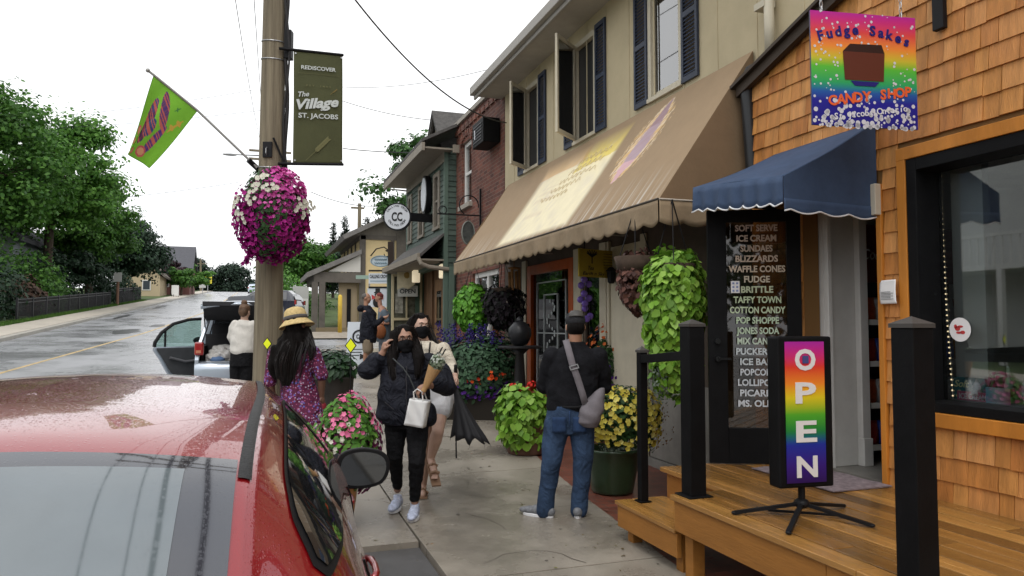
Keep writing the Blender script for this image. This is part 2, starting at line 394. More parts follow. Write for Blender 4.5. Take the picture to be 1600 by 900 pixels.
# ------------------------------------------------------------------ ground, road, pavements
m_grass = M('grass', (.055, .085, .022), .9, var=.45, vs=1.2, bump=.6, bs=25)
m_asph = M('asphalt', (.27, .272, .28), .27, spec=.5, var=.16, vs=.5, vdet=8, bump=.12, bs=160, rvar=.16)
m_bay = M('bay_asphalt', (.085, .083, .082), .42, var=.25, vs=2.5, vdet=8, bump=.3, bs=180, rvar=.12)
m_conc = M('concrete', (.235, .208, .17), .28, var=.42, vs=.9, vdet=10, bump=.2, bs=120, rvar=.22)
m_conc2 = M('left_concrete', (.40, .36, .30), .7, var=.15, vs=1.1, vdet=6)
m_kerb = M('kerb_stone', (.33, .31, .27), .6, var=.2, vs=2, vdet=6, bump=.2, bs=90)
m_yel = M('road_paint', (.50, .36, .16), .55, var=.3, vs=6)
def brick_mat(name, c1, c2, mort, scale, axes, rough=.8, bw=.5, rh=.25, ms=.015, bump=.5):
    m = bpy.data.materials.new(name); m.use_nodes = True; n = m.node_tree.nodes; l = m.node_tree.links.new; p = n['Principled BSDF']
    t = n.new('ShaderNodeTexCoord'); sx = n.new('ShaderNodeSeparateXYZ'); cx = n.new('ShaderNodeCombineXYZ'); l(t.outputs['Object'], sx.inputs[0])
    if axes[0] == 'XY':
        s_ = n.new('ShaderNodeMath'); s_.operation = 'ADD'; l(sx.outputs['X'], s_.inputs[0]); l(sx.outputs['Y'], s_.inputs[1]); l(s_.outputs[0], cx.inputs['X'])
    else: l(sx.outputs[axes[0]], cx.inputs['X'])
    l(sx.outputs[axes[1]], cx.inputs['Y'])
    b = n.new('ShaderNodeTexBrick'); b.inputs['Scale'].default_value = scale; b.inputs['Color1'].default_value = (*c1, 1); b.inputs['Color2'].default_value = (*c2, 1)
    b.inputs['Mortar'].default_value = (*mort, 1); b.inputs['Mortar Size'].default_value = ms; b.inputs['Brick Width'].default_value = bw; b.inputs['Row Height'].default_value = rh
    l(cx.outputs[0], b.inputs['Vector'])
    nn = n.new('ShaderNodeTexNoise'); nn.inputs['Scale'].default_value = 1.5; nn.inputs['Detail'].default_value = 7; l(t.outputs['Object'], nn.inputs['Vector'])
    mr = n.new('ShaderNodeMapRange'); mr.inputs['To Min'].default_value = .55; mr.inputs['To Max'].default_value = 1.45; l(nn.outputs['Fac'], mr.inputs['Value'])
    mu = n.new('ShaderNodeVectorMath'); mu.operation = 'MULTIPLY'; l(b.outputs['Color'], mu.inputs[0]); l(mr.outputs[0], mu.inputs[1]); l(mu.outputs[0], p.inputs['Base Color'])
    bb = n.new('ShaderNodeBump'); bb.inputs['Strength'].default_value = bump; bb.inputs['Distance'].default_value = .01; bb.invert = True
    l(b.outputs['Fac'], bb.inputs['Height']); l(bb.outputs[0], p.inputs['Normal']); p.inputs['Roughness'].default_value = rough
    MATS[name] = m; return m
YS = [-30, -10, 0, 2, 4, 5, 5.5, 6, 6.5, 7, 7.5, 8, 8.5, 9, 10, 12, 14, 16, 18, 20, 22, 24, 27, 30, 35, 40, 50, 60, 75, 90, 110, 130, 140, 145, 150, 155, 160, 165, 170, 175, 180, 190, 210, 240, 300, 420]
def strip(name, x0, x1, y0, y1, dz, mat, kind=True, xf=None, parent=None):
    ys = [y0]+[y for y in YS if y0 < y < y1]+[y1]; b = MB(); vs = []; 
    for y in ys:
        a, c = (x0, x1) if xf is None else xf(y)
        vs += [(a, y, gz(y)+dz), (c, y, gz(y)+dz)]
    b.add(vs, [(2*i, 2*i+1, 2*i+3, 2*i+2) for i in range(len(ys)-1)])
    o = b.build(name, mat, parent)
    if kind: struct(o)
    return o
def slab(name, x0, x1, y0, y1, dz, th, mat):
    ys = [y0]+[y for y in YS if y0 < y < y1]+[y1]; b = MB(); vs = []
    for y in ys: vs += [(x0, y, gz(y)+dz-th), (x0, y, gz(y)+dz), (x1, y, gz(y)+dz), (x1, y, gz(y)+dz-th)]
    fs = []
    for i in range(len(ys)-1):
        for k in range(4): fs.append((4*i+k, 4*i+(k+1) % 4, 4*i+4+(k+1) % 4, 4*i+4+k))
    fs += [(0, 1, 2, 3), tuple(len(vs)-4+k for k in (3, 2, 1, 0))]
    b.add(vs, fs); return struct(b.build(name, mat))
b = MB(); xs = [-400, -120, -40, -14, -10.2, -9.6, 1.0, 2, 5, 12, 40, 120, 400]; vs = []
for y in YS:
    for x in xs: vs.append((x, y, gz(y)-.16+(.10 if x <= -10.2 else 0)+(.016*max(0, -x-12) if x < -12 else 0)*(1 if y > 20 else .3)+(.02*max(0, x-12))))
nx = len(xs); b.add(vs, [(j*nx+i, j*nx+i+1, (j+1)*nx+i+1, (j+1)*nx+i) for j in range(len(YS)-1) for i in range(nx-1)])
struct(b.build('ground', m_grass))
strip('road', -7.9, 1.25, -30, 420, -.10, m_asph)
strip('side_street', 1.25, 60, 23.4, 28.0, -.098, m_asph)
strip('parking_lot', 1.25, 30, 28.0, 31.6, -.05, M('gravel', (.30, .26, .21), .8, var=.2, vs=3, bump=.4, bs=60))
slab('bump_out', -.75, 1.185, 5.55, 10.4, .0, .2, m_conc)
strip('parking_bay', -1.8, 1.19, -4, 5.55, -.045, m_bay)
slab('kerb', 1.185, 1.35, 10.4, 22.9, .0, .2, m_kerb)
# pavement of single slabs with open joints
b = MB(); y = -6.0
while y < 22.9:
    L_ = 1.52; y1 = min(y+L_, 22.9)
    for (xa, xb) in ((1.197, 2.62), ):
        e = lambda q: 2.62+(.0 if q < 3.5 else min(.95, .118*(q-3.5)))
        dzr = random.uniform(-.003, .003)
        vs = [(xa+.005, y+.006, gz(y)+dzr), (e(y)-.004, y+.006, gz(y)+dzr), (e(y1)-.004, y1-.006, gz(y1)+dzr), (xa+.005, y1-.006, gz(y1)+dzr)]
        b.prism(vs, (0, 0, -.08))
    y = y1
struct(b.build('pavement', m_conc, bevel=.006))
strip('pavement_bed', 1.19, 3.7, -6, 22.9, -.06, M('joint_dirt', (.09, .075, .06), .9))
m_bstrip = brick_mat('brick_paving', lin('5e352a'), lin('7a4536'), lin('55483e'), 2.5, ('X', 'Y'), .38, .5, .26, .012)
strip('brick_path', 2.6, 4.6, -6, 17, -.008, m_bstrip, xf=lambda y: (2.60+(.0 if y < 3.5 else min(.95, .118*(y-3.5))), 4.6))
# left pavement with kerb
slab('left_pavement', -9.55, -8.02, 8, 150, .03, .2, m_conc2)
slab('left_kerb', -8.02, -7.75, 8, 150, .015, .2, m_kerb)
# centre line
b = MB(); pts = [(-5.9, 8), (-5.42, 14), (-5.25, 19), (-4.72, 25), (-4.1, 32), (-3.6, 42), (-3.2, 51), (-3.1, 75), (-3.1, 110), (-3.1, 150)]
def lerp_pl(y):
    for (x0, y0), (x1, y1) in zip(pts, pts[1:]):
        if y0 <= y <= y1: return x0+(x1-x0)*(y-y0)/(y1-y0)
    return pts[-1][0]
yy = [8, 10, 12, 14, 16, 18, 19, 22, 25, 28, 32, 36, 42, 51, 60, 75, 90, 110, 130, 140, 150]
for off in (0,):
    vs = []
    for y in yy: vs += [(lerp_pl(y)+off-.05, y, gz(y)-.096), (lerp_pl(y)+off+.05, y, gz(y)-.096)]
    b.add(vs, [(2*i, 2*i+1, 2*i+3, 2*i+2) for i in range(len(yy)-1)])
struct(b.build('road_marking', m_yel))
# tar patches and puddled strip on the road
b = MB()
for (cx, cy, rx, ry) in [(-4.9, 33, .5, 1.9), (-4.2, 37, .35, 1.2), (-7.0, 46, .25, 3.0), (-6.9, 62, .3, 4.)]:
    poly = []
    for k in range(14):
        t = 2*math.pi*k/14; q = random.uniform(.7, 1.1); yk = cy+ry*q*math.sin(t); poly.append((cx+rx*q*math.cos(t), yk, gz(yk)-.095))
    b.add(poly, [tuple(range(14))])
struct(b.build('road_patch', M('tar', (.03, .03, .032), .35, var=.3, vs=3)))

# wear on the pavement: cracks, gum and a little leaf litter
b = MB()
for (x, y, a, n_) in [(1.5, 4.9, .6, 9), (2.2, 6.6, 2.4, 8), (1.35, 7.9, .2, 7), (.6, 6.6, 1.2, 8), (-.1, 9.2, .4, 7), (2.0, 9.8, .9, 8), (1.9, 5.6, 1.9, 6)]:
    pts_ = []
    for k in range(n_): pts_.append((x, y)); a += random.uniform(-.6, .6); x += .11*math.cos(a); y += .13*math.sin(a)
    for (p, q) in zip(pts_, pts_[1:]):
        d = Vector((q[0]-p[0], q[1]-p[1], 0)).normalized(); nn_ = Vector((-d.y, d.x, 0))*random.uniform(.0015, .004)
        b.add([(p[0]-nn_.x, p[1]-nn_.y, gz(p[1])+.0045), (q[0]-nn_.x, q[1]-nn_.y, gz(q[1])+.0045), (q[0]+nn_.x, q[1]+nn_.y, gz(q[1])+.0045), (p[0]+nn_.x, p[1]+nn_.y, gz(p[1])+.0045)], [(0, 1, 2, 3)])
struct(b.build('pavement_crack', M('joint_dirt')))
b = MB()
for k in range(70):
    x, y = random.uniform(1.25, 2.7), random.uniform(3.6, 12); r = random.uniform(.008, .022); b.add([(x+r*math.cos(t)*random.uniform(.7, 1), y+r*math.sin(t)*random.uniform(.7, 1), gz(y)+.0045) for t in [k_*.785 for k_ in range(8)]], [tuple(range(8))])
struct(b.build('pavement_stain', M('gum_dark', (.10, .09, .075), .7)))
n_ = 160; X_ = np.concatenate([RNG.uniform(2.3, 3.3, 90), RNG.uniform(-.6, 2.6, 70)]); Y_ = RNG.uniform(4.2, 11, n_)
o = leaves('leaf_litter', np.stack([X_, Y_, [gz(y)+.008 for y in Y_]], 1), np.tile([0, 0, 1.], (n_, 1))+RNG.normal(size=(n_, 3))*.15, .035*RNG.uniform(.4, 1.3, n_), M('litter', island=['5a4a22', '3a3018', '6a6a2a', '8a4a5a'], rough=.8), None); o['kind'] = 'stuff'; o['label'] = 'scattered fallen leaves and petals on the wet pavement'; o['category'] = 'litter'
# ------------------------------------------------------------------ candy shop with cedar shingles
m_black = M('black_paint', (.005, .005, .0055), .55, spec=.12, var=.3, vs=5, bump=.05, bs=60)
m_blackm = M('black_metal', (.008, .008, .009), .5, spec=.18, var=.2, vs=8)
m_cedar = M('cedar_shingle', island=['a86a34', 'b67a3e', 'c08648', 'b0723a', 'c88e54', 'ba7e44'], rough=.5, var=.3, vs=7, vdet=8, stretch=(1, 2.2, .35), bump=.35, bs=60)
m_trim = M('cedar_trim', 'b5742c', .5, var=.2, vs=5, stretch=(1, 1, .2), bump=.15, bs=50)
m_deck = M('deck_wood', island=['80582a', '9c7038', '624420', 'b08044', '8a6430'], rough=.15, spec=.6, var=.34, vs=3.5, vdet=8, stretch=(2.5, .25, 1), bump=.2, bs=55, rvar=.13)
m_deckf = M('deck_fascia', '9a6830', .55, var=.22, vs=4, vdet=7, stretch=(1, .3, 2), bump=.2, bs=50)
m_white = M('white_paint', (.62, .61, .58), .5, var=.06, vs=5)
m_paper = M('paper', (.75, .73, .72), .7)
m_ink = M('ink', (.02, .02, .02), .7)
m_glass = glass('window_glass', (.86, .9, .9), .10)
m_dark = M('dark_interior', (.02, .02, .022), .9)
m_int = M('interior_wall', (.5, .5, .48), .9, var=.1)
cs = thing('candy_shop', 'cedar shingled candy shop with black framed window and open black door', 'shop', (4.15, 3, .5))
rake = lambda y: 3.80+.31*(5.42-y)
OPEN_ = [(.86, 3.85, .98, 2.83), (3.985, 4.80, .4, 2.62)]
b = MB(); z = .5; row = 0; CH_ = .148
while z < 5.6:
    y = -1.6+random.uniform(-.1, 0)
    while y < 5.42:
        w = random.uniform(.09, .2); y0, y1 = max(y, -1.6), min(y+w, 5.42); y += w
        zb = z+random.uniform(-.004, .004); ztp = z+CH_+.03
        if zb > rake((y0+y1)/2)-.1: continue
        segs = [(y0, y1)]
        for (a, c, lo, hi) in OPEN_:
            if hi > z+.03 and lo < z+CH_-.03:
                ns = []
                for (p, q) in segs:
                    if q <= a or p >= c: ns.append((p, q)); continue
                    if p < a: ns.append((p, a))
                    if q > c: ns.append((c, q))
                segs = ns
        za, zt = zb, ztp
        for (p, q) in segs:
            if q-p < .015: continue
            t0 = random.uniform(.016, .024)
            zq = min(zt, rake((p+q)/2))
            vs = [(4.15-t0, p+.002, za), (4.15-t0, q-.002, za), (4.15-.004, q-.002, zq), (4.15-.004, p+.002, zq)]
            b.prism(vs, (t0*.9, 0, 0))
    z += CH_
b.build('shingles', m_cedar, cs)
b = MB()   # sheathing round the openings, side and roof
def wallY(mb, x0, x1, ya, yb, za, zb, holes, top=None):
    ysx = sorted({ya, yb, *[h[0] for h in holes], *[h[1] for h in holes]}); zs = sorted({za, zb, *[h[2] for h in holes], *[h[3] for h in holes]})
    ysx = [y for y in ysx if ya <= y <= yb]; zs = [q for q in zs if za <= q <= zb]
    for y0, y1 in zip(ysx, ysx[1:]):
        for z0, z1 in zip(zs, zs[1:]):
            ym, zm = (y0+y1)/2, (z0+z1)/2
            if any(h[0] < ym < h[1] and h[2] < zm < h[3] for h in holes): continue
            mb.box(x0, x1, y0, y1, z0, z1)
wallY(b, 4.152, 4.30, -1.6, 5.4, -.05, 3.7, OPEN_)
b.prism([(4.152, -1.6, 3.7), (4.152, 5.4, 3.7), (4.152, 5.4, rake(5.4)-.05), (4.152, -1.6, rake(-1.6)-.05)], (.12, 0, 0))
b.build('wall', M('sheathing', '7a5a34', .8), cs)
b = MB(); b.prism([(4.06, -1.6, rake(-1.6)), (4.06, 5.52, rake(5.52)), (4.06, 5.52, rake(5.52)-.09), (4.06, -1.6, rake(-1.6)-.09)], (.055, 0, 0))
b.prism([(4.02, -1.6, rake(-1.6)+.03), (4.02, 5.56, rake(5.56)+.03), (4.02, 5.56, rake(5.56)), (4.02, -1.6, rake(-1.6))], (.27, 0, 0))
b.build('roof_edge', M('roof_edge_wood', '3b3026', .6, var=.2), cs)
b = MB()
b.box(4.12, 4.149, 3.78, 3.85, .99, 2.83); b.box(4.118, 4.149, .86, 3.85, 2.745, 2.83); b.box(4.10, 4.149, .86, 3.86, .98, 1.07)
b.box(4.115, 4.30, 3.985, 4.03, .5, 2.62)
b.build('window_trim', m_trim, cs, bevel=.004)
fr = MB()
fr.box(4.128, 4.36, 3.70, 3.778, 1.072, 2.743); fr.box(4.128, 4.36, .94, 3.70, 2.66, 2.743); fr.box(4.126, 4.36, .94, 3.70, 1.072, 1.135); fr.box(4.128, 4.36, .865, .94, 1.072, 2.743)
wf = fr.build('window', m_black, cs, bevel=.004)
MB().box(4.322, 4.328, .94, 3.70, 1.135, 2.66).build('pane', m_glass, wf)
# room behind
b = MB(); b.box(4.3, 7.6, -1.6, 5.39, .44, .50)
b.build('floor', M('tile_floor', (.20, .19, .17), .4, var=.2, vs=3), cs)
b = MB(); b.box(7.5, 7.6, -1.6, 5.39, .5, 3.0); b.box(4.3, 7.5, 5.30, 5.39, .5, 3.0); b.box(4.3, 7.5, -1.6, -1.5, .5, 3.0); b.box(4.3, 7.6, -1.6, 5.39, 3.0, 3.06)
b.build('room_wall', m_int, cs)
b = MB(); b.box(4.31, 4.70, 4.76, 4.83, .5, 2.62); b.box(4.62, 4.70, 4.70, 4.759, .5, 2.62); b.box(4.615, 4.705, 4.685, 4.757, .5, .72); b.box(4.31, 4.35, 4.71, 4.759, .5, 2.62)
b.build('door_jamb', m_white, cs, bevel=.004)
MB().box(4.46, 4.52, 3.49, 3.72, 1.14, 2.9).build('inner_pillar', M('pillar_grey', (.42, .42, .41), .7), cs)
# roof over the room
MB().prism([(4.3, -1.6, rake(-1.6)-.02), (4.3, 5.4, rake(5.4)-.02), (4.3, 5.4, rake(5.4)-.12), (4.3, -1.6, rake(-1.6)-.12)], (4, 0, 0)).build('roof', M('shop_roof', (.05, .05, .05), .9), cs)
# open door
hg, tp = Vector((4.11, 4.79, 0)), Vector((3.455, 5.11, 0)); rv = (hg-tp).normalized(); nv = Vector((rv.y, -rv.x, 0)); LW = (hg-tp).length
if nv.y > 0: nv = -nv
UP = Vector((0, 0, 1))
def leafbox(mb, a, c, z0, z1, t=.022):
    mb.obox(tp+rv*((a+c)/2)+UP*((z0+z1)/2), rv*((c-a)/2), nv*t, UP*((z1-z0)/2))
b = MB(); leafbox(b, 0, .15, .53, 2.56); leafbox(b, .62, LW, .53, 2.56); leafbox(b, .15, .62, .53, .81); leafbox(b, .15, .62, 2.46, 2.56)
dr = b.build('door', m_black, cs, bevel=.004)
b = MB(); leafbox(b, .15, .62, .81, 2.46, .004); b.build('door_glass', glass('door_pane', (.42, .36, .28), .05), dr)
b = MB(); 
for zz in (1.36, 1.50):
    q = tp+rv*.07+nv*.04+UP*zz; b.tube([q-nv*.02, q+nv*.02], .022, 10)
q = tp+rv*.07+nv*.06+UP*1.36; b.bar(q, q+rv*.1, .016)
b.build('handle', M('iron', (.03, .03, .03), .3, metal=.8), dr)
words = ['SOFT SERVE', 'ICE CREAM', 'SUNDAES', 'BLIZZARDS', 'WAFFLE CONES', 'FUDGE', 'BRITTLE', 'TAFFY TOWN', 'COTTON CANDY', 'POP SHOPPE', 'JONES SODA', 'MIX CANDY', 'PUCKER UP', 'ICE BARS', 'POPCORN', 'LOLLIPOPS', 'PICARDS', 'MS. OLIVE']
wc = ['b08a88', 'b08e80', 'b0907e', 'c0a08a', 'c9ae92', 'c4b59a', 'a9c795', 'a4cf98', 'b8dfae', 'aee0b4', 'b4e2c0', 'c2e8d2', 'c4dcee', 'c4dcee', 'c8dcf2', 'c8dcf2', 'd0e2f6', 'd0e2f6']
wd = [.33, .31, .25, .33, .44, .2, .25, .37, .43, .33, .33, .32, .34, .28, .28, .32, .29, .32]
for i, (w, c) in enumerate(zip(words, wc)):
    zz = 2.385-i*.0825; MB().text(w, tp+rv*.385+nv*.026+UP*zz, rv, UP, .05, wd[i], bold=.03).build('lettering', M('lettering_'+c, tuple(.45*p+.55*q for p, q in zip(lin(c), (.52, .47, .38))), .6), dr)
b = MB(); b.obox(tp+rv*.215+nv*.026+UP*1.935, rv*.034, nv*.001, UP*.048); st = b.build('sticker', m_paper, dr)
b = MB(); 
for i in range(6): b.obox(tp+rv*(.20+.03*(i % 2))+nv*.0278+UP*(1.905+.03*(i//2)), rv*.008, nv*.0005, UP*.008)
b.build('print', M('sticker_print', (.2, .25, .45), .7), st)
MB().box(4.315, 4.335, 3.64, 3.72, 2.55, 2.6)
# paper notice, meter box
def curl(u, v): return (4.118-.03*math.sin(v*2.6)*(1-v)-.05*max(0, .35-v)**1.1-.02*u, 3.99-.0-.155*u+.02*v, 1.775+.165*v)
tag(MB().grid(lambda u, v: (lambda p: (p[0], p[1]+.0, p[2]))(curl(u, v)), 10, 14).build('paper_notice', m_paper, solid=.001, smooth=True), 'white curling paper notice tacked to the shingles beside the shop door', 'notice')
b = MB()
for i in range(6):
    c0 = curl(.1, .5-.06*i); c1 = curl(.85 if i % 2 else .7, .5-.06*i); b.bar(Vector(c0)-Vector((.003, 0, 0)), Vector(c1)-Vector((.003, 0, 0)), .003, .002)
nb = b.build('print', m_ink, bpy.data.objects['paper_notice'], local=True)
po = bpy.data.objects['paper_notice'].location; nb.location = (-po.x, -po.y, -po.z)
tag(MB().box(4.07, 4.126, 3.985, 4.03, 2.40, 2.62).build('meter_box', M('beige_plastic', (.5, .45, .36), .6), bevel=.006), 'small beige electrical box on the cedar corner under the blue awning', 'electrical box')
# blue awning: scalloped, over the door
m_blue = M('blue_canvas', (.042, .069, .128), .75, var=.12, vs=9, bump=.12, bs=30)
aw = thing('door_awning', 'blue canvas awning with scalloped white edged valance over the candy shop door', 'awning', (4.1, 4.6, 2.5))
ya0, ya1 = 4.03, 5.10
def prof(v, y):   # v 0 wall -> 1 front
    fz = 2.50+.11*(y-ya0)/(ya1-ya0)
    x = 4.13-.80*v; z = 3.07+(fz+.13-3.07)*v-.02*math.sin(v*math.pi)
    return x, z
def fab(u, v):
    y = ya0+(ya1-ya0)*u; x, z = prof(v, y); s = .018*math.sin(u*math.pi*3)*v*math.sin(v*3)
    return (x, y, z-s)
b = MB(); b.grid(fab, 24, 14); top = b.build('canvas', m_blue, aw, smooth=True, solid=.004)
b = MB()
def side(u, v): x, z = prof(u, ya0); zb = 2.44+.02*u; return (x, ya0-.002, zb+(z-zb)*v)
b.grid(side, 12, 6).build('side_panel', m_blue, aw, solid=.004); b = MB()
def side2(u, v): x, z = prof(u, ya1); zb = 2.6; return (x, ya1+.002, zb+(z-zb)*v)
b.grid(side2, 12, 6); b.build('side_panel', m_blue, aw, solid=.004)
def val(u, v):
    y = ya0+(ya1-ya0)*u; x, z = prof(1, y); sc = .022*abs(math.sin(u*math.pi*7.5)); L_ = .15+sc; return (x-.012*math.sin(u*40)*v-.004, y, z-(L_+.03)*v)
vl = MB().grid(val, 120, 4).build('valance', m_blue, aw, smooth=True, solid=.004)
def sval(u, v):
    x = 4.12-.79*u; sc = .024*abs(math.sin(u*math.pi*3.2)); return (x, ya0-.006, 2.46+.02*u-(.07+sc)*v)
MB().grid(sval, 60, 3).build('side_valance', m_blue, aw, smooth=True, solid=.004)
b = MB()
p = [Vector(val(i/120, 1))+Vector((-.004, 0, 0)) for i in range(121)]; b.tube(p, .006, 5)
p = [Vector(sval(i/60, 1))+Vector((0, -.004, 0)) for i in range(61)]; b.tube(p, .006, 5)
b.build('edging', M('white_edging', (.75, .75, .75), .7), aw)
# ------------------------------------------------------------------ deck
dk = thing('wooden_deck', 'wet orange brown wooden deck with step in front of the candy shop', 'deck', (2.6, 3, 0))
b = MB(); x = 2.585
while x < 4.10:
    w = .14; y1 = 4.28 if x+w < 3.06 else 5.12
    cuts = [-2.5, random.uniform(-1.2, .5), random.uniform(1.6, 3.2), y1]
    for a, c in zip(cuts, cuts[1:]): b.box(x, min(x+w-.013, 4.135), a+.002, c-.002, .49+random.uniform(-.002, .002), .522+random.uniform(-.0015, .0015))
    x += w
b.build('decking', m_deck, dk, bevel=.004)
b = MB(); b.box(2.605, 2.645, -2.5, 2.9, .29, .487); b.box(2.605, 2.645, 2.904, 4.26, .29, .487); b.box(2.65, 3.05, 4.225, 4.262, .29, .487); b.box(3.055, 3.09, 4.265, 5.10, .29, .487); b.box(3.095, 4.13, 5.06, 5.098, .29, .487)
b.build('fascia', m_deckf, dk, bevel=.004)
for (x, y) in [(2.70, 4.17), (2.70, 2.75), (2.70, 1.3)]: MB().box(x-.045, x+.045, y-.045, y+.045, -.02, .29).build('support_post', m_deckf, dk, bevel=.004)
b = MB(); b.box(3.3, 3.34, -2.5, 4.2, -.02, .28); b.build('underdeck_shade', M('dark_wood_and_shade', (.02, .016, .012), .9), dk)  # near-black sheet set back, standing in for the shade beneath the deck
b = MB()
for i in range(3): b.box(2.62+.147*i, 2.62+.147*i+.141, 4.285, 5.14, .262, .29)
st = b.build('step', m_deck, dk, bevel=.004)
b = MB(); b.box(2.635, 2.672, 4.28, 5.12, .10, .26); b.box(2.676, 3.05, 5.085, 5.12, .10, .26); b.box(2.69, 2.77, 4.98, 5.06, -.02, .26); b.box(2.69, 2.77, 4.30, 4.38, -.02, .26); b.build('riser', m_deckf, st, bevel=.003)
def rpost(x, y, z0, z1, w):
    b = MB(); b.box(x-w/2, x+w/2, y-w/2, y+w/2, z0+.01, z1-.03); b.box(x-w*.78, x+w*.78, y-w*.78, y+w*.78, z0+.001, z0+.012); o = b.build('railing_post', m_black, dk, bevel=.004)
    b = MB(); q = w/2+.006; b.add([(x-q, y-q, z1-.03), (x+q, y-q, z1-.03), (x+q, y+q, z1-.03), (x-q, y+q, z1-.03), (x-q, y-q, z1-.012), (x+q, y-q, z1-.012), (x+q, y+q, z1-.012), (x-q, y+q, z1-.012), (x, y, z1+.02)],
        [(0, 1, 2, 3), (0, 4, 5, 1), (1, 5, 6, 2), (2, 6, 7, 3), (3, 7, 4, 0), (4, 8, 5), (5, 8, 6), (6, 8, 7), (7, 8, 4)]); b.build('post_cap', M('cap_grey', (.06, .055, .05), .5), o)
rpost(2.665, 2.43, .52, 1.65, .115); rpost(2.71, 4.19, .52, 1.65, .115); rpost(2.80, 5.02, .29, 1.45, .062)
b = MB(); b.bar((2.80, 5.0, 1.37), (2.715, 4.24, 1.43), .05, .06); b.bar((2.73, 4.23, 1.36), (3.36, 5.2, 1.36), .05, .07); b.build('rail', m_black, dk, bevel=.003)
mt = tag(MB().grid(lambda u, v: (3.62+.5*u, 3.95+.85*v, .531+.003*math.sin(20*u)*math.sin(17*v)), 12, 16).build('doormat', M('mat_fibre', (.20, .16, .17), .9, var=.35, vs=22, bump=.6, bs=90), solid=.008), 'flat mauve grey doormat on the deck at the candy shop doorway', 'doormat')
# OPEN sign on its stand
m_sign = M('rainbow_print', attr='Col', rough=.35)
def rainbow(v, stops):
    for (a, ca), (c, cc) in zip(stops, stops[1:]):
        if a <= v <= c: t = (v-a)/(c-a); return tuple(x*(1-t)+y*t for x, y in zip(ca, cc))
    return stops[-1][1]
RB = [(0, lin('2a1050')), (.12, lin('351a78')), (.27, lin('1d2f96')), (.36, lin('187a3a')), (.48, lin('4ea52c')), (.60, lin('d9c324')), (.70, lin('e8842a')), (.82, lin('d93a2c')), (.93, lin('c12a80')), (1, lin('a82a9a'))]
sc_ = V(1250, 640, d=4.32); sx, sy = sc_.x, sc_.y
sg = thing('open_sign', 'black framed rainbow OPEN curb sign on folding stand on deck', 'sign', (sx, sy, .525))
rr = Vector((.995, -.10, 0)).normalized(); nn = Vector((-.10, -.995, 0)).normalized(); C0 = Vector((sx, sy, 0))
zt, zb = 1.565, .70
b = MB(); w = .178; b.obox(C0+UP*((zt+zb)/2), rr*w, -nn*.055, UP*((zt-zb)/2)); b.build('frame', m_black, sg, bevel=.012)
fw = .128
def face(u, v): return C0+nn*.0585+rr*(-fw+2*fw*u-.005)+UP*(zb+.03+(zt-zb-.06)*v)
fb = MB(); fb.grid(face, 4, 60, col=lambda u, v: rainbow(v, RB)); fc = fb.build('panel', m_sign, sg, solid=.004)
b = MB()
for ch, y in zip('OPEN', (560, 594, 661, 716)):
    zz = {'O': 1.395, 'P': 1.205, 'E': .985, 'N': .785}[ch]
    b.text(ch, C0+nn*.062+rr*-.003+UP*(zz-.02), rr, UP, .115, .135, bold=.03)
b.build('lettering', M('letter_white', (.72, .70, .68), .5), fc)
b = MB(); b.obox(C0+nn*.066+rr*-.003+UP*1.432, rr*.02, nn*.001, UP*.022); b.build('emblem', M('emblem_blue', (.06, .07, .2), .5), fc)
hub = Vector((sx, sy, .60))
b = MB(); b.tube([hub-UP*.02, hub+UP*.11], .02, 10); b.ell(hub, (.045, .045, .03)); b.build('stem', m_blackm, sg)
for (px, py) in [(1147, 801), (1363, 821), (1232, 832), (1318, 790)]:
    e = V(px, py, Z=.535); b = MB(); b.bar(hub, e, .026, .018); b.ell(e, (.016, .016, .01)); b.build('leg', m_blackm, sg)
b = MB(); e1, e2 = V(1200, 797, Z=.54), V(1322, 806, Z=.54); b.bar(e1, e2, .018, .012); b.build('brace', m_blackm, sg)
# hanging candy sign
A, B_ = Vector((3.23, 3.64, 0)), Vector((3.95, 3.52, 0)); fr_ = (B_-A).normalized(); fnn = Vector((fr_.y, -fr_.x, 0)); W_ = (B_-A).length
z0, z1 = 2.868, 3.59
RB2 = [(0, lin('1c1a78')), (.22, lin('20228c')), (.30, lin('2258a0')), (.38, lin('2aa060')), (.52, lin('58b83a')), (.60, lin('c8b838')), (.70, lin('e88a3a')), (.83, lin('d84848')), (.93, lin('c83078')), (1, lin('b42a94'))]
hsn = thing('hanging_sign', 'square rainbow candy shop sign hanging on chains above the blue awning', 'sign', (3.6, 3.58, 2.87))
def hf(u, v): return A+fr_*(W_*u)+fnn*.008+UP*(z0+(z1-z0)*v)
b = MB(); b.obox((A+B_)/2+UP*((z0+z1)/2), fr_*W_/2, fnn*.006, UP*(z1-z0)/2); b.build('board', M('sign_edge', (.05, .05, .1), .5), hsn)
pn = MB().grid(hf, 4, 60, col=lambda u, v: rainbow(v, RB2)); pn = pn.build('panel', m_sign, hsn, solid=.002)
m_nv = M('navy_ink', lin('1e1a6e'), .5); m_or = M('orange_ink', lin('e06030'), .5); m_wt = M('white_ink', (.7, .7, .74), .5)
b = MB(); b.s = 0
cc = A+fr_*(W_*.5)+fnn*.0105+UP*(z0+.36)
for i, ch in enumerate('Fudge Sakes'):
    if ch == ' ': continue
    t = (i-5)/5; o = A+fr_*(W_*(.5+.40*t))+fnn*.0115+UP*(z0+(z1-z0)*(.815-.075*t*t)); tilt = -.26*t
    r2 = fr_*math.cos(tilt)+UP*math.sin(tilt); u2 = UP*math.cos(tilt)-fr_*math.sin(tilt); b.text(ch, o, r2, u2, .062, bold=.03, mi=0)
for i, ch in enumerate('CANDY SHOP'):
    if ch == ' ': continue
    t = (i-4.5)/4.5; o = A+fr_*(W_*(.55+.36*t))+fnn*.0115+UP*(z0+(z1-z0)*(.235+.055*t)); b.text(ch, o, fr_, UP, .06, bold=.035, mi=1)
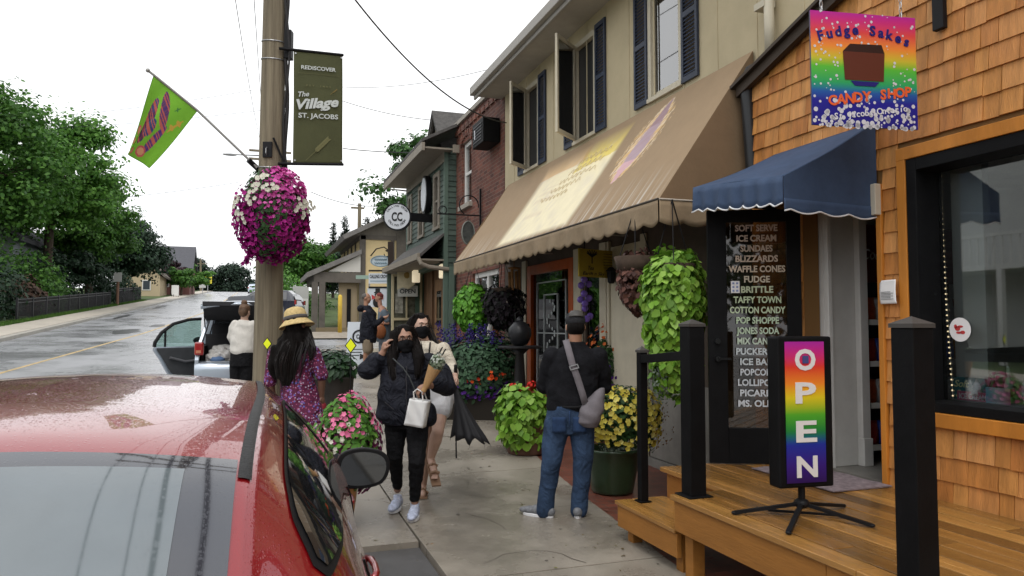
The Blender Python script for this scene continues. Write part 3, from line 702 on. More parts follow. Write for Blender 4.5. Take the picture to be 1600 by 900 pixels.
for i, ch in enumerate('St Jacobs Ontario'):
    if ch == ' ': continue
    t = (i-8)/8; o = A+fr_*(W_*(.55+.33*t))+fnn*.0115+UP*(z0+(z1-z0)*(.105+.05*t)); b.text(ch, o, fr_, UP, .04, bold=.012, mi=2)
b.build('lettering', [m_nv, m_or, m_wt], pn)
m_bub = M('bubble_grey', (.6, .6, .64), .3)
b = MB()
for i in range(330):
    u = random.uniform(.02, .98); v = random.random()**2.4*.95 if i < 250 else random.random()
    r = random.uniform(.004, .013)*(1.3 if v < .25 else .75)
    if .3 < v < .62 and .25 < u < .75: continue
    o = hf(u, v)+fnn*.002; poly = [o+(fr_*math.cos(2*math.pi*k/9)+UP*math.sin(2*math.pi*k/9))*r for k in range(9)]; b.add(poly, [tuple(range(9))])
b.build('bubbles', m_bub, pn)
# a plain brown block stands where the sign's picture is
b = MB(); o = A+fr_*(W_*.50)+fnn*.012+UP*(z0+(z1-z0)*.56)
b.add([o-fr_*.14-UP*.11, o+fr_*.13-UP*.11, o+fr_*.14+UP*.07, o-fr_*.15+UP*.07], [(0, 1, 2, 3)], 0)
b.add([o-fr_*.15+UP*.07, o+fr_*.14+UP*.07, o+fr_*.12+UP*.125, o-fr_*.10+UP*.12], [(0, 1, 2, 3)], 1)
b.add([o+fr_*(-.1)-UP*.115, o+fr_*.1-UP*.115, o+fr_*.07-UP*.145, o-fr_*.07-UP*.145], [(0, 1, 2, 3)], 2)
b.build('picture', [M('chocolate', lin('5a2a1c'), .5), M('chocolate_top', lin('2e1712'), .5), m_nv], pn)
b = MB()
for u in (.11, .87):
    q = A+fr_*(W_*u)
    for k in range(5):
        zz = z1+.01+.035*k; pts = [q+(fr_ if k % 2 else fnn)*(.009*math.cos(t))+UP*(zz+.022*math.sin(t)) for t in [2*math.pi*j/10 for j in range(11)]]; b.tube(pts, .003, 5)
b.build('chain', M('steel', (.5, .5, .5), .3, metal=1), hsn)
b = MB(); q = A+fr_*-.05+UP*(z1+.20); e = Vector((4.12, 3.48, z1+.20)); b.bar(q, e, .028); b.box(4.09, 4.128, 3.43, 3.51, 3.52, 3.95); b.build('bracket', m_blackm, hsn, bevel=.004)
# goods in the shop
m_bag = M('snack_bags', island=['8a1f1c', 'b04a20', '1e3c8a', 'c09a2a', '6b2d18', 'a8a8a8', '2a6a3a', '9a5a2a'], rough=.35, var=.3, vs=30)
sh = thing('snack_shelf', 'dark shop shelf stacked with snack bags seen through the open doorway', 'shelf', (5.2, 4.9, .5))
b = MB(); b.box(4.75, 6.0, 5.05, 5.09, .5, 2.2)
for z in (.62, .96, 1.30, 1.64): b.box(4.75, 6.0, 4.75, 5.05, z, z+.02)
b.build('rack', M('rack_dark', (.03, .03, .035), .6), sh)
b = MB()
for z in (.62, .96, 1.30, 1.64): b.box(4.75, 6.0, 4.735, 4.748, z-.01, z+.035)
b.build('price_strip', m_white, sh)
bag = MB(); loft(bag, [((0, 0, 0), .05, .028), ((0, 0, .02), .062, .04), ((0, 0, .1), .06, .045), ((0, 0, .17), .058, .02), ((0, 0, .2), .06, .004)], 10)
bp = []
bag_o = None; k = 0
for z in (.642, .982, 1.322, 1.662):
    for j in range(9):
        x = 4.83+.125*j+random.uniform(-.01, .01)
        o = MB().add([(x+p[0], 4.83+random.uniform(-.002, .002)+p[1], z+p[2]*random.uniform(.98, 1.0)) for p in bag.v], bag.f).build('snack_bag', MATS.get('bag%d' % (k % 6)) or M('bag%d' % (k % 6), ['7a1f1c', '1e3c8a', 'a8702a', '8a3a18', '9a9a9a', '5a2418'][k % 6], .35, var=.4, vs=35), smooth=True)
        k += 1; tag(o, 'glossy snack bag standing on the shelf inside the candy shop', 'snack bag', 'snack bags on the shop shelf')
ps = thing('wall_sign', 'dark red drinks sign with white script above the snack shelf', 'sign', (5.3, 5.0, 1.95))
b = MB(); b.box(4.75, 6.0, 5.0, 5.03, 2.0, 2.5); b.build('board', M('dark_red', (.12, .012, .012), .5), ps)
MB().text('Coca-Cola', (5.2, 4.998, 2.2), (1, 0, 0), UP, .09, .5, shear=.3, bold=.01).build('lettering', m_wt, ps)
# things in the display window
disp = [('teal soft serve sign with pale script standing inside the candy shop window', 'window_sign', lin('0d5a66'), 1490, 1541, 590, 628)]
def winpt(px, py, X=4.42): return V(px, py, X=X)
ws = thing('window_sign', 'teal soft serve sign with white cone standing in the shop window', 'sign', (4.42, 3.6, 1.14))
p0, p1 = winpt(1487, 630), winpt(1541, 634); zlo, zhi = p0.z, winpt(1487, 588).z
b = MB(); b.box(4.42, 4.428, p1.y, p0.y, zlo, zhi); b.build('board', M('teal', (.02, .16, .2), .4), ws)
Yv = Vector((0, -1, 0)); mid = Vector((4.418, p0.y-.11, 0))
b = MB(); b.text('Soft', mid+UP*(zlo+.115)+Yv*-.03, Yv, UP, .045, shear=.3, bold=.015); b.text('Serve', mid+UP*(zlo+.05), Yv, UP, .045, shear=.3, bold=.015); b.build('lettering', M('pale_yellow', (.7, .75, .4), .5), ws)
b = MB(); q = Vector((4.412, p1.y+.055, zlo)); b.lathe([(.004, 0), (.022, .07)], q, 10, 0); b.lathe([(.03, .07), (.034, .085), (.024, .115), (.027, .125), (.014, .15), (.003, .175)], q, 12, 1); b.build('cone', [M('wafer', (.5, .3, .12), .6), m_wt], ws, smooth=True)
w2 = thing('window_sign', 'pink strip reading ice cream along the bottom of the shop window', 'sign', (4.40, 3.6, 1.14))
p0, p1 = winpt(1496, 639, 4.39), winpt(1546, 642, 4.39); b = MB(); b.box(4.39, 4.396, p1.y, p0.y, 1.14, 1.14+.058); b.build('board', M('pink_card', (.55, .12, .22), .5), w2)
MB().text('ICE CREAM', (4.389, (p0.y+p1.y)/2, 1.15), Yv, UP, .034, (p0.y-p1.y)*.85, bold=.02).build('lettering', m_wt, w2)
b = MB(); b.grid(lambda u, v: (4.372, winpt(1541, 640, 4.37).y-.16*u, 1.14+.1*v), 6, 2, col=lambda u, v: rainbow(u, [(0, (.2, .5, .7)), (.5, (.6, .6, .65)), (1, (.7, .1, .3))]))
tag(b.build('candy_card', m_sign, solid=.004), 'small blue to pink candy card leaning in the shop window', 'card')
for i, px in enumerate((1553, 1578, 1605)):
    y = winpt(px, 640, 4.48).y
    bt = thing('glass_bottle', ['brown cola bottle in the shop window nearest the teal sign', 'tall pale soda bottle with red label in the shop window', 'clear bottle at the right end of the window display'][i], 'bottle', (4.48, y, 1.14), group='bottles in the shop window')
    b = MB(); hh = (.17, .22, .19)[i]; b.lathe([(.027, 0), (.028, hh*.5), (.024, hh*.6), (.011, hh*.8), (.012, hh)], (4.48, y, 1.14), 14); b.build('body', M('bottle%d' % i, [(.05, .025, .015), (.35, .4, .35), (.3, .33, .33)][i], .08), bt, smooth=True)
    MB().lathe([(.0285, .04), (.0287, .09)], (4.48, y, 1.14), 14).build('bottle_label', M('bl%d' % i, [(.4, .3, .25), (.5, .06, .05), (.3, .35, .4)][i], .5), bt, smooth=True)
    MB().lathe([(.0135, hh), (.0135, hh+.012)], (4.48, y, 1.14), 12).build('cap', M('steel'), bt)
MB_ = MB(); MB_.box(4.36, 4.75, .95, 3.72, 1.09, 1.138); tag(MB_.build('display_shelf', M('shelf_grey', (.2, .2, .2), .6)), 'grey display shelf inside the candy shop window', 'shelf')
ss = thing('window_sticker', 'round white sticker with red print on the shop window glass', 'sticker', (4.318, winpt(1500, 515, 4.318).y, 1.5)); q = winpt(1500, 515, 4.318)
b = MB(); r = .078; b.add([q+Vector((0, r*math.cos(2*math.pi*k/28), r*math.sin(2*math.pi*k/28))) for k in range(28)], [tuple(range(28))]); b.build('disc', m_paper, ss)
b = MB(); q2 = q-Vector((.002, 0, 0))
for (dy, dz, a, c) in [(.016, .006, .02, .015), (-.02, -.018, .018, .012), (.03, .02, .012, .014), (-.004, .02, .02, .008), (.008, -.02, .02, .008)]: b.add([q2+Vector((0, dy+a*math.cos(2*math.pi*k/10), dz+c*math.sin(2*math.pi*k/10))) for k in range(10)], [tuple(range(10))])
b.build('print', M('red_ink', (.5, .05, .05), .5), ss)
ls_ = thing('string_lights', 'string of tiny lit bulbs hanging inside the shop window edge', 'string lights', (4.4, 3.6, 1.2))
b = MB(); b.tube([winpt(1470, 275, 4.40), winpt(1478, 440, 4.40), winpt(1490, 635, 4.40)], .003, 5); b.build('cable', m_white, ls_)
b = MB()
for k in range(44):
    t = k/43; q = winpt(1470+9*t+11*t*t, 275+360*t, 4.395); b.ell(q, .0055, 6, 4)
b.build('bulb', M('bulb_glow', (1, .75, .45), .5, emit=2.2), ls_)
# ------------------------------------------------------------------ beige shop with the long brown awning
m_tan = M('beige_stucco', (.47, .395, .255), .85, var=.08, vs=2, vdet=6, bump=.2, bs=70)
m_cream = M('cream_trim', (.52, .47, .36), .6, var=.08, vs=5)
m_shut = M('navy_shutter', (.028, .036, .058), .5, var=.15, vs=9)
m_soff = M('soffit', (.36, .33, .28), .7, var=.08)
m_gut = M('gutter_grey', (.30, .28, .25), .5)
m_wg = glass('upper_glass', (.55, .62, .66), .28)
tb = thing('beige_shop', 'two storey beige shop with navy shutters and long brown awning', 'shop', (4.3, 9, 0))
XF = 4.3; W3 = [(6.80, 7.43), (8.93, 9.58), (11.05, 11.62)]
WZ = (4.25, 5.64)
b = MB(); holes = [(a, c, *WZ) for a, c in W3]
wallY(b, XF, XF+.2, 4.3, 12.75, 3.74, 5.86, holes)
lower = [(9.66, 11.5, 0, 2.55), (8.75, 9.28, .75, 2.55)]
for y in np.arange(4.9, 12.7, .61): b.box(XF-.006, XF, y, y+.025, 3.74, 5.86)
b.box(XF+.2, XF+6, 12.55, 12.75, 0, 5.86); b.box(XF+.2, 10, 4.3, 4.5, 3.76, 5.86)
b.build('wall', m_tan, tb)
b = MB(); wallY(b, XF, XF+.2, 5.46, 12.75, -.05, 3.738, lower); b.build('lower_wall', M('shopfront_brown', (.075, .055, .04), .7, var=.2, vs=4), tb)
MB().box(XF-.02, XF-.002, 7.69, 8.46, .13, 2.62).build('cream_panel', m_cream, tb, bevel=.004)
MB().box(XF-.02, XF-.002, 5.5, 7.5, .13, 1.0).build('stone_panel', M('stone_grey', (.2, .19, .17), .8, var=.2), tb, bevel=.004)
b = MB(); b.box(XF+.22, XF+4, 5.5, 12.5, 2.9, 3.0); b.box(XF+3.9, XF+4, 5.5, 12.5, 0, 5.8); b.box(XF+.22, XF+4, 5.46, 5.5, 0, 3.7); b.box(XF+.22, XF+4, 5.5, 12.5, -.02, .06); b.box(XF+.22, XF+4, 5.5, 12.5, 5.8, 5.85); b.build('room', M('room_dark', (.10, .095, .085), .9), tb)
b = MB(); b.box(XF-.52, XF+.2, 4.3, 12.95, 5.86, 5.90); b.box(XF-.52, XF+6, 4.3, 12.95, 5.905, 6.0); b.build('soffit', m_soff, tb)
b = MB(); b.box(XF-.62, XF-.525, 4.3, 12.98, 5.87, 6.02); b.box(XF-.545, XF-.50, 4.3, 12.98, 5.80, 5.868); b.build('gutter', m_gut, tb, bevel=.01)
b = MB(); b.prism([(XF-.6, 4.3, 6.03), (XF+6, 4.3, 8.5), (XF+6, 4.3, 8.4), (XF-.5, 4.3, 6.0)], (0, 8.7, 0)); b.build('roof', M('shingle_roof', (.08, .075, .07), .9, var=.3, vs=8), tb)
for i, (a, c) in enumerate(W3):
    f = MB(); t = .06
    f.box(XF-.02, XF+.05, a-.05, a+.02, WZ[0], WZ[1]); f.box(XF-.02, XF+.05, c-.02, c+.05, WZ[0], WZ[1]); f.box(XF-.02, XF+.05, a+.02, c-.02, WZ[1]-.06, WZ[1]+.02); f.box(XF-.04, XF+.05, a-.05, c+.05, WZ[0]-.05, WZ[0])
    wo = f.build('window', m_cream, tb, bevel=.004)
    for side_, (p, q) in enumerate(((a-.36, a-.055), (c+.055, c+.36))):
        sb = MB(); sb.box(XF-.035, XF-.008, p, p+.04, WZ[0]-.04, WZ[1]+.04); sb.box(XF-.035, XF-.008, q-.04, q, WZ[0]-.04, WZ[1]+.04)
        for zz in (WZ[0]-.04, (WZ[0]+WZ[1])/2-.03, WZ[1]-.02): sb.box(XF-.035, XF-.008, p+.04, q-.04, zz, zz+.06)
        z = WZ[0]+.03
        while z < WZ[1]-.04:
            sb.prism([(XF-.034, p+.04, z), (XF-.030, p+.04, z-.004), (XF-.008, p+.04, z+.03), (XF-.012, p+.04, z+.034)], (0, q-p-.08, 0)); z += .042
        sb.build('shutter', m_shut, tb)
    if i == 0:
        MB().box(XF+.03, XF+.036, a+.02, c-.02, WZ[0], WZ[1]-.06).build('pane', m_wg, wo)
        MB().box(XF+.012, XF+.045, a+.02, a+.06, WZ[0], WZ[1]-.06).box(XF+.012, XF+.045, c-.06, c-.02, WZ[0], WZ[1]-.06).box(XF+.012, XF+.045, a+.06, c-.06, WZ[0], WZ[0]+.05).build('sash', m_cream, wo)
        MB().box(XF+.3, XF+.31, a-.1, c+.1, WZ[0]-.1, WZ[1]).build('blind', M('curtain', (.55, .58, .6), .9, var=.05), wo)
    else:   # casement swung outwards, hinged on the far jamb
        hp = Vector((XF-.035, c-.06, 0)); dv = Vector((-.75, -.64, 0)).normalized(); Lh = c-a-.06; nvv = Vector((dv.y, -dv.x, 0))
        sm = MB()
        for (p, q, z0, z1) in [(0, .05, WZ[0], WZ[1]-.02), (Lh-.05, Lh, WZ[0], WZ[1]-.02), (.05, Lh-.05, WZ[0], WZ[0]+.06), (.05, Lh-.05, WZ[1]-.08, WZ[1]-.02)]:
            sm.obox(hp+dv*((p+q)/2)+UP*((z0+z1)/2), dv*((q-p)/2), nvv*.018, UP*((z1-z0)/2))
        so = sm.build('sash', m_cream, wo, bevel=.003)
        gm = MB(); gm.obox(hp+dv*Lh/2+UP*((WZ[0]+WZ[1])/2), dv*(Lh/2-.05), nvv*.003, UP*((WZ[1]-WZ[0])/2-.06)); g_ = gm.build('pane', m_wg, wo)
        MB().box(XF+.06, XF+.065, a, c, WZ[0], WZ[1]).build('screen', M('screen', (.05, .048, .045), .8), wo)
# ground floor: orange door, trim, dark window
m_orange = M('orange_paint', lin('a84c12'), .4, var=.12, vs=6)
f = MB(); f.box(XF-.03, XF+.06, 11.34, 11.52, .1, 2.6); f.box(XF-.03, XF+.06, 9.64, 9.80, .1, 2.6); f.box(XF-.03, XF+.06, 9.8, 11.34, 2.45, 2.6); f.box(XF-.025, XF+.06, 9.8, 11.34, .1, .55)
do = f.build('door', m_orange, tb, bevel=.006)
MB().box(XF+.02, XF+.028, 9.8, 11.34, .55, 2.45).build('pane', glass('leaded_glass', (.4, .42, .42), .16), do)
b = MB()
for (p, q) in [((9.98, .7), (9.98, 2.3)), ((11.15, .7), (11.15, 2.3)), ((9.98, 2.3), (11.15, 2.3)), ((10.3, .7), (10.3, 2.1)), ((10.85, .7), (10.85, 2.1)), ((10.3, 2.1), (10.85, 2.1)), ((9.98, 1.5), (11.15, 1.5))]:
    b.bar((XF+.012, p[0], p[1]), (XF+.012, q[0], q[1]), .018, up=(1, 0, 0))
for k in range(26):
    t = k/25; b.ell((XF+.012, 10.575+.16*math.sin(t*19), .8+1.2*t), (.004, .03, .03), 8, 4)
b.build('leading', M('lead_grey', (.42, .45, .45), .5), do)
b = MB()
for zz, r in ((1.62, .03), (1.40, .032)): b.lathe([(r, 0), (r, .03), (r*.5, .05)], (XF-.03, 11.43, zz), 12, ax=Matrix.Rotation(-math.pi/2, 3, 'Y'))
b.bar((XF-.07, 11.43, 1.40), (XF-.07, 11.33, 1.40), .02); b.build('handle', M('iron'), do)
MB().box(XF-.04, XF-.002, 11.55, 11.75, .1, 2.7).build('trim', m_cream, tb, bevel=.006)
MB().box(XF-.04, XF-.002, 9.35, 9.6, .1, 2.7).build('trim', m_cream, tb, bevel=.006)
MB().box(XF-.05, XF-.002, 8.55, 8.74, .1, 2.7).build('trim', m_cream, tb, bevel=.006)
MB().box(XF-.05, XF-.002, 8.47, 8.52, .1, 2.7).build('trim', m_cream, tb, bevel=.006)
MB().box(XF-.03, XF-.002, 7.55, 7.68, .1, 2.7).build('trim', m_cream, tb, bevel=.006)

b = MB(); b.box(XF+.03, XF+.036, 8.75, 9.28, .75, 2.55); b.build('shop_window', glass('dark_pane', (.25, .25, .25), .08), tb)
b = MB(); b.box(XF-.05, XF-.002, 5.5, 12.7, .0, .12); b.build('plinth', M('stone_grey', (.2, .19, .17), .8, var=.2), tb)
# brown awning
m_brown = M('brown_canvas', attr='Col', rough=.8, var=.05, vs=6, bump=.1, bs=200)
m_brown2 = M('brown_canvas_plain', (.19, .125, .07), .8, var=.08, vs=5, bump=.1, bs=40)
aw = thing('shop_awning', 'long brown sloping awning with painted cream and yellow panel on beige shop', 'awning', (3.8, 9, 2.7))
YA, YB = 5.56, 12.5; XT, ZT, XB, ZB = 4.28, 4.15, 3.28, 2.72
base_c = np.array((.30, .212, .128))
kx = RNG.uniform(0, 6, 8)
def nz1(a, f, s): return .5+.5*math.sin(a*f+2*math.sin(a*f*.37+s)+s)
def art(u, v):
    y = YB+(YA-YB)*u; c = base_c.copy()
    def mix(col, t):
        nonlocal c
        t = max(0, min(1, t)); c = c*(1-t)+np.array(col)*t
    st = nz1(y, 95, 1)*nz1(y, 41, 3)
    if v < .30: mix((.62, .60, .55), (st-.30)*1.7*(1-v/.30)*(.7 if 7.4 > y > 5.9 or y > 10.4 else .4))
    if 7.62 < y < 10.34 and .02 < v < .93:
        t = (y-7.62)/(10.34-7.62)
        edge = min(1, (y-7.62)/.16, (10.34-y)/.25, (.93-v)/.22, (v-.02)/.05)*.93
        pc = np.array((.80, .72, .50))
        if v > .5: pc = pc*(1-(v-.5)*.9)+np.array((.72, .60, .22))*(v-.5)*1.6*(1-t)+np.array((.62, .52, .44))*(v-.5)*1.2*t
        if v > .68-.10*t and t < .45: pc = pc*.3+np.array((.72, .55, .02))*.7
        if v > .74 and t >= .40: pc = pc*.4+np.array((.68, .36, .12))*.6
        g = nz1(y*7+v*13, 2.2, 2)*nz1(v*9-y*3, 2.6, 5); pc = pc*(1-.25*g)+np.array((.55, .50, .47))*.25*g
        if .25 < v < .6 and .55 < t < .8: pc = pc*.75+np.array((.5, .36, .3))*.25*nz1(v, 60, 1)+pc*.25*(1-nz1(v, 60, 1))
        mix(pc, edge)
    yc = 6.98-.35*(v-.6); w = .34*max(0, math.sin(math.pi*min(1, max(0, (v-.30)/.66))))**.7
    if .30 < v < .96:
        d = (y-yc)/max(.02, w); q = nz1(y*40+v*23, 2.0, 0)*.35
        if abs(d) < 1-q*1.5+.25*nz1(y*60-v*37, 1.7, 2): mix((.66, .44, .20) if nz1(y*9+v*31, 4, 1) > .45 else (.70, .56, .40), .8)
        if abs(d+.05) < .48-q*.4+.1*(1-v): mix((.26, .17, .24) if v > .75 else ((.34, .25, .33) if v > .48 else (.55, .33, .40)), .8)
    return tuple(c)
def awf(u, v): 
    y = YB+(YA-YB)*u; sag = .012*math.sin(math.pi*v)*(1+.4*math.cos(u*math.pi*12))
    return (XB+(XT-XB)*v+sag, y, ZB+(ZT-ZB)*v-sag*.7)
MB().grid(awf, 420, 110, col=art).build('canvas', m_brown, aw, smooth=True)
b = MB()
for u in np.linspace(0, 1, 180):
    y = YB+(YA-YB)*u
# scribbled script on the pale panel
for k in range(5):
    v0 = .44+.075*k; ya = 9.5-.16*k; L_ = 1.15-.1*abs(k-2); pts = []
    for j in range(46):
        t = j/45; y = ya-L_*t; vv = v0+.022*math.sin(t*L_*46+k)+.008*math.sin(t*90+k); u = (y-YB)/(YA-YB); q = Vector(awf(u, vv)); pts.append(q+Vector((-.006, 0, .005)))
    b.tube(pts, .0035, 4)
b.build('script', M('script_grey', (.62, .52, .34), .8), aw)
def vf(u, v):
    y = YB+(YA-YB)*u; sc = .035*abs(math.sin(u*math.pi*27)); return (XB-.012-.014*math.sin(u*88)*v-.008*math.sin(u*31)*v, y, ZB-.012-(.185+sc)*v)
MB().grid(vf, 420, 6).build('valance', M('valance_canvas', (.25, .185, .115), .8, var=.15, vs=5, bump=.15, bs=30), aw, smooth=True, solid=.004)
b = MB(); b.tube([Vector(awf(i/20, 0))+Vector((-.008, 0, .0)) for i in range(21)], .012, 6); b.build('piping', M('piping_dark', (.05, .04, .03), .7), aw)
b = MB(); b.add([(XB, YA-.004, ZB), (XT, YA-.004, ZT), (XT, YA-.004, ZB)], [(0, 1, 2)]); b.build('side_panel', m_brown2, aw, solid=.004); b = MB(); b.add([(XB, YB+.004, ZB), (XT, YB+.004, ZT), (XT, YB+.004, ZB)], [(0, 1, 2)]); b.build('side_panel', m_brown2, aw, solid=.004)
def sv(u, v): x = XB+(XT-XB)*u; sc = .03*abs(math.sin(u*math.pi*4)); return (x, YA-.008-.012*math.sin(u*17)*v, ZB-.01-(.19+sc)*v)
MB().grid(sv, 60, 4).build('side_valance', M('valance_canvas'), aw, smooth=True, solid=.004)
b = MB(); b.tube([(XB, YA-.012, ZB), (XT, YA-.012, ZB)], .008, 6); b.build('edge_cord', M('cord_pale', (.5, .45, .38), .7), aw)
for y in (5.6, 8, 10.4, 12.45): MB().tube([(XB+.02, y, ZB+.01), (XT, y, ZB-.0)], .014, 6).build('support_arm', m_gut, aw)
# pipes at the corner of the two shops
dn = thing('downspout', 'black downspout elbow at the corner of the cedar shop', 'downspout', (4.1, 5.5, 2.4))
P_ = [V(1205, 82, d=6.5), V(1200, 98, d=6.45), V(1172, 112, d=6.5), V(1166, 130, d=6.5), V(1176, 270, d=6.5), V(1178, 300, d=6.5)]
b = MB(); b.tube(P_, .058, 12); b.build('pipe', M('black_plastic', (.02, .021, .022), .35), dn, smooth=True)
dn2 = thing('downspout', 'cream pipe running down the beige upper wall beside the gable', 'downspout', (4.2, 5.3, 3.9))
b = MB(); b.tube([V(1200, -30, X=4.22), V(1202, 40, X=4.22), V(1203, 84, X=4.22)], .045, 10); b.build('pipe', m_cream, dn2, smooth=True)
b = MB(); q = V(1196, 10, X=4.24); b.box(q.x-.07, q.x+.05, q.y-.07, q.y+.07, q.z-.03, q.z+.03); b.build('clamp', m_cream, dn2)
# yellow hanging shop sign under the awning
p0, p1 = V(904, 432, d=9.0), V(976, 432, d=9.5); rr2 = (p1-p0); rr2.z = 0; rr2.normalize(); q1 = V(904, 388, d=9.0)
ts = thing('shop_sign', 'mustard yellow hanging board with tree emblem under the brown awning', 'sign', tuple(p0))
zl, zh = p0.z, q1.z; wS = (p1-p0).length*1.25; n2 = Vector((rr2.y, -rr2.x, 0))
b = MB(); b.obox(p0+rr2*wS/2+UP*((zh-zl)/2), rr2*wS/2, n2*.01, UP*(zh-zl)/2); b.build('board', M('mustard', lin('a8902c'), .6, var=.1), ts)
b = MB(); o = p0+n2*.012
b.text('Tea', o+rr2*.20+UP*.09, rr2, UP, .05, shear=.35, bold=.004); b.text('Earth n Sky', o+rr2*.25+UP*.025, rr2, UP, .042, .38, shear=.35, bold=.004)
b.bar(o+rr2*.22+UP*.17, o+rr2*.22+UP*.26, .018, .003, up=n2)
for k in range(7): 
    a = k/6*math.pi; b.bar(o+rr2*.22+UP*.25, o+rr2*(.22+.09*math.cos(a))+UP*(.25+.05+.04*math.sin(a)), .014, .003, up=n2)
for k in range(6): b.bar(o+rr2*.42+UP*(.30-.035*k), o+rr2*(.42+.3-.03*(k % 3))+UP*(.30-.035*k), .006, .002, up=n2)
b.build('lettering', m_ink, ts)
b = MB(); 
for t in (.1, .9): b.tube([p0+rr2*wS*t+UP*(zh-zl), p0+rr2*wS*t+UP*(zh-zl+.35)], .006, 6)
b.build('chain', m_blackm, ts)
# wall lantern by the cream wall
q = V(955, 432, X=4.22); lt = thing('wall_lantern', 'small black wall lantern on the cream wall below the yellow board', 'lantern', tuple(q))
b = MB(); b.lathe([(.03, -.09), (.05, -.07), (.06, .06), (.075, .07), (.02, .12)], q, 6); b.bar(q+Vector((0, 0, .1)), q+Vector((.08, 0, .05)), .02); b.build('body', m_blackm, lt)
# purple glass garland beside the orange door
gd = thing('garland', 'hanging garland of purple glass discs beside the orange door', 'garland', tuple(V(916, 500, d=9.6)))
m_pur = M('purple_glass', (.16, .09, .42), .15, coat=.5)
b = MB(); b.tube([V(916, 420, d=9.6), V(917, 500, d=9.6)], .004, 5); b.build('cord', m_ink, gd)
for k, (x, y) in enumerate([(913, 437), (908, 446), (920, 444), (913, 459), (907, 468), (920, 466), (914, 474), (914, 482), (922, 494), (917, 498)]):
    b = MB(); b.ell(V(x, y, d=9.6+.02*(k % 3)), (.05, .02, .045), 12, 8); b.build('disc', m_pur, gd, smooth=True)
# round black pot grill on a pedestal table
gr = thing('kettle_pot', 'round black iron pot standing on the dark pedestal table', 'pot', tuple(V(812, 545, d=10.6)))
q = V(812, 540, d=10.6); b = MB(); r = .17; b.lathe([(.07, 0), (.12, .03), (r, .15), (r*.98, .24), (.09, .33), (.05, .35)], q, 24); b.build('body', M('cast_iron', (.018, .018, .02), .35, var=.2, vs=12), gr, smooth=True)
b = MB(); b.lathe([(.055, .35), (.06, .365), (.03, .40), (.01, .42)], q, 16); b.build('lid', M('cast_iron'), gr, smooth=True)
b = MB(); b.tube([q+Vector((-.06, 0, .33)), q+Vector((-.07, 0, .46)), q+Vector((.0, 0, .5)), q+Vector((.05, 0, .44))], .01, 6); b.build('handle', M('iron'), gr)
pt = thing('pedestal_table', 'dark round pedestal table by the orange door holding a black pot', 'table', (q.x, q.y, gz(q.y)))
b = MB(); b.lathe([(.30, 0), (.32, .015), (.32, .03), (.30, .04)], q-UP*.042, 28); b.build('tabletop', M('cast_iron'), pt)
g = gz(q.y); b = MB(); b.lathe([(.2, g), (.18, g+.05), (.06, g+.12), (.05, g+.4), (.09, g+.55), (.06, q.z-.12), (.14, q.z-.042)], (q.x, q.y, 0), 20); b.build('pedestal', M('cast_iron'), pt, smooth=True)
# driftwood posts hung by the brick corner
dw = thing('bamboo_chime', 'pale wooden wind chime tubes hanging left of the orange door', 'wind chime', tuple(V(803, 455, d=11.6)))
for k, (x, y0, y1) in enumerate([(800, 420, 462), (806, 424, 452), (811, 418, 464), (796, 425, 450)]):
    b = MB(); b.tube([V(x, y0, d=11.6+.03*k), V(x+1, y1, d=11.6+.03*k)], .025, 8); b.build('tube', M('driftwood', '8a6238', .7, var=.3, vs=6), dw)
b = MB(); b.tube([V(803, 400, d=11.6), V(803, 420, d=11.6)], .008, 5); b.ell(V(803, 419, d=11.6), (.1, .1, .02)); b.build('hanger', M('driftwood'), dw)
# ------------------------------------------------------------------ brick building
m_rbrick = brick_mat('red_brick', lin('4c271f'), lin('744233'), lin('6e5a4e'), 2.35, ('XY', 'Z'), .85, .5, .17, .016, .8)
bb = thing('brick_building', 'two storey red brick building between the beige and green shops', 'building', (4.3, 14.4, .3))
BW = (15.0, 15.75, 4.25, 5.65)
b = MB(); wallY(b, 4.3, 4.5, 12.78, 16.25, .2, 6.15, [BW, (13.1, 14.9, 1.0, 2.7)]); b.box(4.5, 12, 12.78, 12.98, .2, 6.15); b.box(4.5, 12, 16.05, 16.25, .2, 6.15)
for k, y in enumerate(np.arange(12.78, 16.2, .3)): b.box(4.26, 4.3, y, min(y+.22, 16.25), 5.93, 6.05)
b.build('wall', m_rbrick, bb)
b = MB(); b.box(4.24, 12, 12.76, 16.28, 6.15, 6.24); b.build('coping', M('coping', (.30, .27, .23), .7), bb)
b = MB()
for k in range(9):
    a = math.pi*k/8; y = 15.375+.44*math.cos(a); b.obox((4.285, y, 5.66+.16*math.sin(a)), (.02, 0, 0), (0, .03*math.sin(a)+.02, -.02*math.cos(a)), (0, .05*math.cos(a), .07))
b.build('arch', m_rbrick, bb)
f = MB(); y0, y1, z0, z1 = BW
f.box(4.36, 4.44, y0, y0+.09, z0, z1); f.box(4.36, 4.44, y1-.09, y1, z0, z1); f.box(4.36, 4.44, y0+.09, y1-.09, z1-.09, z1); f.box(4.36, 4.44, y0+.09, y1-.09, z0, z0+.08); f.box(4.37, 4.42, y0+.09, y1-.09, 4.93, 4.99)
wo = f.build('window', m_white, bb); MB().box(4.40, 4.405, y0+.09, y1-.09, z0+.08, z1-.09).build('pane', m_wg, wo); MB().box(4.47, 4.48, y0, y1, z0, z1).build('blind', M('curtain'), wo)
MB().box(4.22, 4.40, y0-.08, y1+.08, z0-.10, z0-.002).build('sill', M('coping'), bb)
f = MB(); f.box(4.36, 4.44, 13.1, 13.2, 1.0, 2.7); f.box(4.36, 4.44, 14.8, 14.9, 1.0, 2.7); f.box(4.36, 4.44, 13.2, 14.8, 2.6, 2.7); f.box(4.36, 4.44, 13.2, 14.8, 1.0, 1.1); f.box(4.36, 4.44, 13.95, 14.05, 1.1, 2.6)
